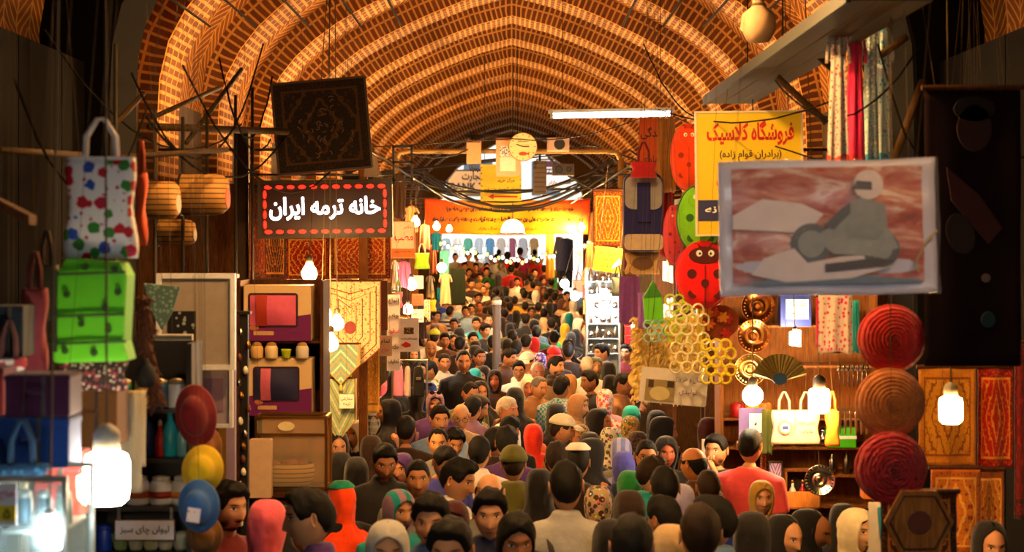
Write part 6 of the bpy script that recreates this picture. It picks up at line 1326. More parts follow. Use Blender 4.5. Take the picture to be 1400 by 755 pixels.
def head_mb(mb, M):
    lats = [math.radians(q) for q in (90, 80, 70, 60, 51, 43, 36, 30, 25, 21, 17, 13.5, 10, 7, 4, 1, -2, -5, -8, -11, -14, -17, -20, -24, -27, -30, -33, -37, -41, -46, -51, -57, -63)]
    rows = [[hp(l, la) for l in LONS] for la in lats]
    last = rows[-1]
    for t, (r, z, yo) in ((.35, (.058, -.128, .012)), (.8, (.060, -.150, .020)), (1, (.062, -.175, .026)), (1, (.060, -.20, .028))):
        row = []
        for l, p in zip(LONS, last):
            q = Vector((r*math.sin(l), yo-r*math.cos(l)*.95, z)); row.append(p.lerp(q, t))
        rows.append(row)
    b = len(mb.v); mb.loft(rows, 0, False, M)
    for j, row in enumerate(rows):
        for i, p in enumerate(row): mb.uv[b+j*NLON+i] = (p.x/.1, p.z/.1) if p.y < .0 and j < len(lats) else (9, 9)
    for s in (-1, 1):                                     # ears
        e = [[(s*(.070+.016*math.sin(PI*k/4)), .012+.010*k/4*1.0+(.014-.004*abs(k-2))*math.cos(q), .004+(.033*math.sin(PI*(k+.6)/5.2))*math.sin(q)) for q in [2*PI*i/10 for i in range(10)]] for k in range(5)]
        mb.loft(e, 0, True, M)
HEADM = {}
def head_mat(yaw, pitch):
    return Matrix.Translation((0, .012, 1.45)) @ Matrix.Rotation(yaw, 4, 'Z') @ Matrix.Rotation(pitch, 4, 'X') @ Matrix.Translation((0, -.012, .15))
def remesh(mb, vox, it, name, mats):
    me = mb.mesh(name, mats); o = bpy.data.objects.new('tmp', me); COL.objects.link(o)
    m = o.modifiers.new('r', 'REMESH'); m.mode = 'VOXEL'; m.voxel_size = vox; m.use_smooth_shade = True
    s = o.modifiers.new('s', 'SMOOTH'); s.iterations = it; s.factor = .5
    dg = bpy.context.evaluated_depsgraph_get(); out = bpy.data.meshes.new_from_object(o.evaluated_get(dg))
    bpy.data.objects.remove(o); bpy.data.meshes.remove(me); out.name = name; return out
ARM = {  # shoulder, elbow, wrist for the arm on +X ; the other arm hangs unless the pose names both
    'down': ((.192, .01, 1.372), (.240, .03, 1.10), (.242, -.05, .87)),
    'mouth': ((.192, 0, 1.372), (.225, -.17, 1.18), (.075, -.19, 1.475)),
    'hold': ((.192, 0, 1.372), (.235, -.02, 1.11), (.13, -.235, 1.16)),
    'raise': ((.192, 0, 1.372), (.25, -.15, 1.33), (.22, -.27, 1.60))}
def arm_pts(pose, s):
    k = pose if (s > 0 or pose == 'both') else 'down'
    if pose == 'both': k = 'hold'
    return [Vector((s*x, y, z)) for x, y, z in ARM[k]]
def hand_mb(mb, wrist, elbow, s, curl=.5):
    d = (wrist-elbow).normalized(); side = d.cross(Vector((0, -1, 0.2)))
    side = (side.normalized() if side.length > .1 else Vector((1, 0, 0)))*s; nrm = d.cross(side).normalized()
    def pt(a_, b_, c_): return wrist+d*a_+side*b_+nrm*c_
    mb.tube([pt(-.03, 0, 0), pt(.01, 0, 0), pt(.05, 0, 0), pt(.088, 0, .004)], [.026, .030, .041, .038], 8, 0, True, None, [.8, .62, .42, .4])
    for q, (b0, l0) in enumerate(((-.030, .066), (-.010, .076), (.010, .072), (.029, .056))):
        p = [pt(.080, b0, .003)]; ang = .15; cur = p[0]
        for k in range(3):
            ang += curl*.55; cur = cur+(d*math.cos(ang)+nrm*math.sin(ang))*(l0/3*(1.2-.2*k)); p.append(cur)
        mb.tube(p, [.0095, .0088, .008, .006], 6)
    mb.tube([pt(.015, -.028, 0), pt(.045, -.052, .012), pt(.070, -.055, .026), pt(.090, -.047, .034)], [.012, .011, .0095, .007], 6)
BODYC = {}
def body_mesh(pose, hy, hpitch):
    key = (pose, hy, hpitch)
    if key in BODYC: return BODYC[key]
    mb = MB()
    rings = []
    for z, rx, ry, yo in ((.82, .14, .09, 0), (1.0, .13, .085, 0), (1.2, .145, .09, 0), (1.32, .15, .085, 0), (1.40, .11, .07, .01), (1.45, .06, .055, .02)):
        rings.append([(rx*math.cos(2*PI*k/16), yo+ry*math.sin(2*PI*k/16), z) for k in range(16)])
    mb.loft(rings)
    for s in (-1, 1):
        sh, el, wr = arm_pts(pose, s)
        mb.tube([sh-Vector((s*.05, 0, 0)), sh, sh.lerp(el, .5), el, el.lerp(wr, .35), wr], [.042, .042, .040, .037, .039, .027], 10)
        mb.tube([(s*.08, 0, .92), (s*.09, 0, .86), (s*.095, -.005, .50), (s*.098, .01, .30), (s*.10, .01, .07)], [.085, .085, .058, .052, .036], 10)
        mb.tube([(s*.10, .03, .035), (s*.102, -.05, .035), (s*.108, -.16, .025)], [.035, .038, .022], 8)
    me = remesh(mb, .021, 3, 'person', SKIN)
    h = MB(); head_mb(h, head_mat(hy, hpitch))
    for s in (-1, 1):
        sh, el, wr = arm_pts(pose, s); hand_mb(h, wr, el, s, .35 if ARM['down'][2] == tuple(abs(c) if i == 0 else c for i, c in enumerate(wr)) else .9)
    hm = h.mesh('person', SKIN, smooth=True)
    l = hm.uv_layers.new(name='UVMap')
    for lp in hm.loops: l.data[lp.index].uv = h.uv.get(lp.vertex_index, (9, 9))
    bm = bmesh.new(); bm.from_mesh(hm); bm.from_mesh(me)
    ul = bm.loops.layers.uv.get('UVMap')
    nf = len(hm.polygons); bm.faces.ensure_lookup_table()
    for f in bm.faces[nf:]:
        f.smooth = True
        for lo in f.loops: lo[ul].uv = (9, 9)
    bm.to_mesh(hm); bm.free(); bpy.data.meshes.remove(me)
    hm.materials.clear(); hm.materials.append(SKIN)
    BODYC[key] = hm; return hm
TOPC = {}
def top_mesh(kind, pose, m):
    """kind: tee, shirt (long sleeves and collar), polo, coat (long), jacket"""
    key = (kind, pose, m.name)
    if key in TOPC: return TOPC[key]
    base = (kind, pose)
    if base in TOPC: me = TOPC[base].copy(); me.materials.clear(); me.materials.append(m); TOPC[key] = me; return me
    g = {'tee': 0, 'shirt': .003, 'polo': 0, 'coat': .008, 'jacket': .016}[kind]; mb = MB()
    prof = [(.86, .182, .118, 0), (.95, .172, .113, 0), (1.1, .178, .118, 0), (1.22, .190, .126, 0), (1.31, .198, .126, 0), (1.37, .184, .112, .004), (1.415, .142, .094, .012), (1.450, .098, .076, .018), (1.472, .068, .064, .020)]
    if kind == 'coat': prof = [(.42, .25, .19, 0), (.65, .215, .155, 0)]+prof
    if kind in ('shirt', 'polo', 'jacket'): prof.append((1.500, .071, .067, .020))
    mb.loft([[((rx+g)*math.cos(2*PI*k/20), yo+(ry+g)*math.sin(2*PI*k/20), z) for k in range(20)] for z, rx, ry, yo in prof])
    for s in (-1, 1):
        sh, el, wr = arm_pts(pose, s)
        if kind in ('tee', 'polo'): mb.tube([sh-Vector((s*.095, 0, -.035)), sh, sh.lerp(el, .45), sh.lerp(el, .72)], [.050, .062, .060, .060], 12)
        else: mb.tube([sh-Vector((s*.095, 0, -.035)), sh, sh.lerp(el, .5), el, el.lerp(wr, .5), wr.lerp(el, .04)], [.050+g, .062+g, .057+g, .050+g, .045+g, .038+g], 12)
    me = remesh(mb, .0155 if pose == 'down' or kind != 'coat' else .02, 5, 'garment', m)
    TOPC[base] = me; TOPC[key] = me; return me
_mm = {}
def pants_mesh():
    if 'p' in _mm: return _mm['p']
    mb = MB(); mb.loft([[((rx)*math.cos(2*PI*k/16), ry*math.sin(2*PI*k/16), z) for k in range(16)] for z, rx, ry in ((.80, .178, .115), (.9, .172, .115), (.97, .160, .108))])
    for s in (-1, 1): mb.tube([(s*.085, 0, .90), (s*.09, 0, .82), (s*.098, 0, .5), (s*.10, .008, .3), (s*.102, .008, .06)], [.088, .094, .074, .066, .058], 12)
    _mm['p'] = remesh(mb, .022, 3, 'trousers', cloth_mat('plain')); return _mm['p']
def shoes_mesh():
    if 's' in _mm: return _mm['s']
    mb = MB()
    for s in (-1, 1): mb.tube([(s*.10, .055, .045), (s*.10, .02, .05), (s*.102, -.07, .045), (s*.108, -.17, .032), (s*.11, -.20, .026)], [.03, .044, .046, .040, .022], 10, flat=[1, 1, .9, .75, .7])
    _mm['s'] = mb.mesh('shoe', BLACK, smooth=True); return _mm['s']
def hairline(l, style):
    d = abs(math.degrees(l))
    pts = {'short': ((0, 40), (28, 40), (46, 34), (58, 14), (68, 2), (80, 6), (96, 8), (108, -4), (124, -24), (140, -36), (180, -40)),
           'recede': ((0, 56), (22, 50), (40, 60), (56, 34), (66, 8), (80, 6), (96, 8), (108, -4), (124, -24), (140, -36), (180, -40)),
           'long': ((0, 46), (30, 36), (55, 14), (70, -30), (90, -60), (180, -64))}[style]
    for (d0, v0), (d1, v1) in zip(pts, pts[1:]):
        if d <= d1: return math.radians(v0+(v1-v0)*(d-d0)/(d1-d0))
    return math.radians(pts[-1][1])
HAIRC = {}
def hair_mesh(style):
    if style in HAIRC: return HAIRC[style]
    th = {'short': .014, 'thick': .021, 'crew': .007, 'bald': .010, 'recede': .010, 'quiff': .015, 'wfront': .008, 'long': .020}[style]
    nl = 60; nr = 14; mb = MB(); rows = []
    lons = [-PI+2*PI*i/nl for i in range(nl)]
    rnd = random.Random(hash(style) % 97 if False else len(style)*13)
    for r in range(nr+1):
        t = r/nr; row = []
        for l in lons:
            hl = hairline(l, 'recede' if style == 'recede' else 'long' if style in ('long', 'wfront') else 'short')
            top = PI/2
            if style == 'bald':
                d = abs(math.degrees(l)); top = math.radians(18+max(0, d-70)*.12) if d > 58 else hl+math.radians(1)
                if d <= 58: hl = math.radians(30)-0.001; top = math.radians(30)
            la = top-t*(top-hl)
            k = 1-max(0, (t-.80)/.20)**2
            if style == 'bald': k *= min(1, t/.25)
            p0 = hp(l, la)
            nz = mnoise.noise(p0*(38 if style == 'thick' else 24)+Vector((len(style), 0, 0)))
            nz += .6*mnoise.noise(p0*75)
            off = (th*(.55+.55*max(0, math.sin(la)))*(1+.5*nz)+(th*.9*max(0, math.cos(l))*2*math.sin(la)*math.cos(la) if style in ('quiff', 'thick', 'short') else 0))*k-.002*(1-k)
            row.append(hp(l, la, off))
        rows.append(row)
    if style == 'long':
        last = rows[-1]
        for q, (sp_, dz) in enumerate(((1.12, -.03), (1.2, -.09), (1.15, -.16))):
            rows.append([Vector((p.x*sp_, p.y*sp_ if p.y > 0 else p.y*.7, p.z+dz)) for p in last])
    mb.loft(rows, 0, style == 'bald')
    me = mb.mesh('hair', HAIR, smooth=True); HAIRC[style] = me; return me
def interp(tab, t):
    for a_, b_ in zip(tab, tab[1:]):
        if t <= b_[0]:
            q = (t-a_[0])/(b_[0]-a_[0]); return [x+(y-x)*q for x, y in zip(a_, b_)]
    return list(tab[-1])
SCARFC = {}
def scarf_mesh(kind, m):
    """hijab: draped over the head, closed under the chin, spread on the shoulders; chador: falls to the ground; loose: set back to show hair. Head-centre coordinates"""
    key = (kind, m.name)
    if key in SCARFC: return SCARFC[key]
    #      t    z     rx    yf     yb    open half-width
    lo_ = kind == 'loose'
    lo_ = kind == 'loose'
    T = [(0, .134, .004, .004, .006, 0), (.04, .131, .038, .038, .046, 0), (.10, .119, .060, .066, .078, 0), (.16, .100, .074, .088, .102, 0), (.20, .083, .082, .098, .112, .050 if lo_ else .032),
         (.26, .055, .090, .103, .123, .057), (.34, .015, .094, .106, .126, .066), (.42, -.035, .090, .104, .118, .063), (.48, -.075, .082, .099, .106, .051), (.52, -.105, .076, .095, .097, .026), (.54, -.122, .074, .094, .093, 0),
         (.60, -.155, .078, .092, .092, 0), (.66, -.185, .106, .100, .104, 0), (.72, -.215, .150, .114, .122, 0), (.80, -.262, .212, .140, .146, 0), (.88, -.345, .240, .158, .162, 0), (1.0, -.45, .243, .166, .172, 0)]
    if kind == 'chador':
        T = [(0, .137, .004, .004, .006, 0), (.03, .134, .040, .042, .050, 0), (.06, .121, .064, .070, .084, 0), (.09, .101, .078, .093, .108, 0), (.12, .082, .086, .101, .119, .030),
             (.16, .055, .094, .106, .130, .058), (.21, .015, .099, .109, .134, .067), (.26, -.035, .100, .107, .131, .065), (.30, -.075, .099, .104, .126, .053), (.33, -.105, .100, .103, .122, .028), (.345, -.122, .102, .104, .121, 0),
             (.38, -.155, .118, .112, .125, 0), (.42, -.19, .158, .126, .136, 0), (.46, -.225, .204, .146, .151, 0), (.50, -.285, .240, .165, .168, 0), (.56, -.38, .252, .182, .178, 0), (.66, -.55, .255, .20, .19, 0), (.78, -.85, .25, .20, .20, 0), (.9, -1.2, .245, .20, .21, 0), (1.0, -1.565, .25, .21, .22, 0)]
    rows = []; nu = 40; nr = 44 if kind != 'chador' else 54
    for r in range(nr+1):
        t_, z, rx, yf, yb, w_ = interp(T, r/nr)
        al = math.asin(min(.95, w_/rx)) if w_ > 0 else .012
        row = []
        for u_ in range(nu+1):
            l = al+(2*PI-2*al)*u_/nu
            fold = 0
            if z < -.12: fold = min(1, (-.12-z)/.15)*(.012*math.sin(6*l+z*22)+.010*math.sin(11*l-z*15+1))*(1 if kind != 'chador' else 1+min(1.6, max(0, (-z-.4)*1.6)))
            wr = mnoise.noise(Vector((math.sin(l)*1.6, math.cos(l)*1.6, z*9)))*.011+mnoise.noise(Vector((math.sin(l)*4, math.cos(l)*4, z*22)))*.004
            fold += wr*(1 if w_ == 0 else max(0, -math.cos(l)+.3))*min(1, (.15-z)*7)
            y_ = -math.cos(l)*((yf if math.cos(l) > 0 else yb)+fold); x_ = math.sin(l)*(rx+fold)
            row.append(Vector((x_, y_+(.018 if z < -.12 else .018*max(0, min(1, (-z)/.12))), z+.006*math.sin(3*l)*(z < -.2))))
        if w_ > 0:                                        # inner lip round the face
            a0 = Vector((row[0].x*.86, row[0].y+.016, row[0].z)); a1 = Vector((row[-1].x*.86, row[-1].y+.016, row[-1].z))
        else: a0 = row[0].copy(); a1 = row[-1].copy()
        rows.append([a0]+row+[a1])
    mb = MB(); n = nu+3
    mb.add([tuple(p) for r in rows for p in r], [(j*n+i, j*n+i+1, (j+1)*n+i+1, (j+1)*n+i) for j in range(nr) for i in range(n-1)])
    me = mb.mesh('headscarf', m, smooth=True); SCARFC[key] = me; return me
def cap_mesh(kind):
    if kind in _mm: return _mm[kind]
    mb = MB(); rows = []
    for r in range(9):
        la = PI/2-(PI/2-math.radians(24 if kind == 'cap' else 14))*r/8
        rows.append([hp(l, la, .030 if r < 8 else .022) for l in [-PI+2*PI*i/36 for i in range(36)]])
    rows.append([p*.93 for p in rows[-1]])
    mb.loft(rows, 0, False)
    if kind == 'cap':
        def vis(u_, v_):
            l = -1.0+2.0*u_; p = hp(l, math.radians(25), .028); d = Vector((math.sin(l)*.4, -1, 0)); return p+d*(.075*v_*math.cos(l*.9))+Vector((0, 0, -.030*v_*v_-.01*abs(l)*v_))
        mb.grid(vis, 14, 4)
        mb.lathe([(.007, .0), (.006, .006), (0, .008)], 8, c=(0, 0, .143))
    _mm[kind] = mb.mesh(kind, cloth_mat('plain'), smooth=True); return _mm[kind]
def spec_mesh():
    if 'sp' in _mm: return _mm['sp']
    mb = MB()
    for s in (-1, 1):
        mb.tube([(x, -.111, z) for x, z in ell(.023, .017, 16, s*.034, .018)+ell(.023, .017, 16, s*.034, .018)[:1]], .0022, 5)
        mb.tube([(s*.056, -.109, .022), (s*.074, -.06, .024), (s*.080, .01, .022)], .002, 5)
    mb.tube([(-.012, -.114, .022), (.012, -.114, .022)], .0022, 5)
    _mm['sp'] = mb.mesh('glasses', BLACK); return _mm['sp']
def glasses_mesh():
    if 'g' in _mm: return _mm['g']
    mb = MB()
    for s in (-1, 1):
        mb.prism(ell(.026, .019, 16, s*.034, .020), -.112, -.108)
        mb.tube([(s*.06, -.108, .025), (s*.076, -.06, .025), (s*.078, .01, .022)], .0025, 5)
    mb.tube([(-.01, -.114, .024), (.01, -.114, .024)], .003, 5)
    a_ = N('dark_lens'); a_.col(S('#14100e')); a_.b.inputs['Alpha'].default_value = 1; _mm['gm'] = a_.fin(.12, 0, .8)
    _mm['g'] = mb.mesh('glasses', _mm['gm']); return _mm['g']
C = dict(black='#121013', charcoal='#262426', grey='#7d7c7a', lgrey='#a9a8a4', white='#e6e1d8', cream='#dccfae', beige='#b89c74', tan='#9a6b3e', brown='#4a2c1a', dbrown='#2a1911', navy='#1b2445', blue='#2b4fa0', royal='#1d3fae', lblue='#86a6cc', denim='#5b7fa8', teal='#128a8e', aqua='#1fa3b5', emerald='#0f9272', green='#1f7a3a', dgreen='#17401f', olive='#5c5a24', lime='#b6c83a', yellow='#d9a520', gold='#b38a2c', orange='#e8641a', neon='#ff4a10', red='#b81d22', scarlet='#f03a24', maroon='#641820', wine='#3f1219', pink='#e2607a', coral='#e8545c', salmon='#dd8a78', mauve='#8d6a86', purple='#4a2a6a', violet='#4548b0', lav='#a9a3cf', magenta='#9c2358', rose='#c79aa4', peri='#6f7fc4', hblack='#0d0a09', hbrown='#24150c', hgrey='#6d675e', hwhite='#c9c3b5', hblond='#9a7a4a')
SKINS = ['#b5805a', '#a8724c', '#c08d66', '#9a6643', '#b87f56']
def lin(n): return (*S(C.get(n, n)), 1.0)
def child(me, name, parent, col=None, M=None, col2=None):
    o = bpy.data.objects.new(name, me); COL.objects.link(o); o.parent = parent
    if col: o.color = lin(col)
    if col2: o['col2'] = list(S(C.get(col2, col2)))
    if M is not None: o.matrix_local = M
    return o
def make_person(i, q):
    """q: dict with x, y, z, s, yaw and looks"""
    r = random.Random(i*31+5)
    typ = q['typ']; pose = q.get('pose', 'down'); hy = math.radians(q.get('hy', 0)); hpt = math.radians(q.get('hp', 8))
    root = bpy.data.objects.new('person', body_mesh(pose, hy, hpt)); COL.objects.link(root)
    root.location = (q['x'], q['y'], q['z']); root.rotation_euler = (0, 0, math.radians(q['yaw'])); root.scale = (q['s'],)*3
    root.color = (*S(q.get('skin', r.choice(SKINS))), 1); root['hairc'] = list(S(C.get(q.get('hair', 'hblack'), '#0d0a09'))); root['beard'] = float(q.get('beard', 0))
    H = head_mat(hy, hpt); pat = q.get('pat', 'plain'); c2 = q.get('c2', 'black')
    if typ == 'c':
        child(scarf_mesh('chador', cloth_mat(pat)), 'chador', root, q['head'], Matrix.Translation((0, .0, 1.60)) if not hy else H, c2)
    elif typ in ('w', 'wl'):
        child(scarf_mesh('hijab' if typ == 'w' else 'loose', cloth_mat(q.get('spat', 'plain'))), 'headscarf', root, q['head'], H, q.get('sc2', c2))
        if typ == 'wl': child(hair_mesh('wfront'), 'hair', root, 'hbrown', H)
        child(top_mesh('coat', pose, cloth_mat(pat)), 'coat', root, q['top'], None, c2)
    else:
        st = 'crew' if 'cap' in q or 'beanie' in q else {'mg': 'bald', 'm': 'short', 'mt': 'thick', 'mb': 'bald', 'mc': 'crew', 'mq': 'quiff', 'mr': 'recede', 'ml': 'long'}[typ]
        child(hair_mesh(st), 'hair', root, q.get('hair', 'hblack'), H)
        child(top_mesh(q.get('cut', 'tee'), pose, cloth_mat(pat)), {'tee': 'shirt', 'polo': 'polo_shirt', 'shirt': 'shirt', 'jacket': 'jacket', 'coat': 'coat'}[q.get('cut', 'tee')], root, q['top'], None, c2)
    if typ != 'c':
        child(pants_mesh(), 'trousers', root, q.get('legs', r.choice(['navy', 'charcoal', 'black', 'denim', 'dbrown'])))
    if q['near']: child(shoes_mesh(), 'shoes', root)
    for k in ('cap', 'beanie'):
        if k in q: child(cap_mesh(k), k, root, q[k], H)
    if 'glasses' in q: child(spec_mesh(), 'glasses', root, None, H)
    if 'sun' in q: child(glasses_mesh(), 'sunglasses', root, None, H @ Matrix.Translation((0, -.005, .070)) @ Matrix.Rotation(-.55, 4, 'X'))
    if 'band' in q:
        mb_ = MB(); mb_.loft([[hp(l, math.radians(la), of) for l in [-PI+2*PI*k/36 for k in range(36)]] for la, of in ((76, .032), (71, .042), (48, .044), (43, .034))], 0, False)
        if 'bandm' not in _mm: _mm['bandm'] = mb_.mesh('headband', cloth_mat('plain'), smooth=True)
        child(_mm['bandm'], 'headband', root, q['band'], H)
    tag(root, q['label'], 'person', 'shoppers in the bazaar crowd')
    return root
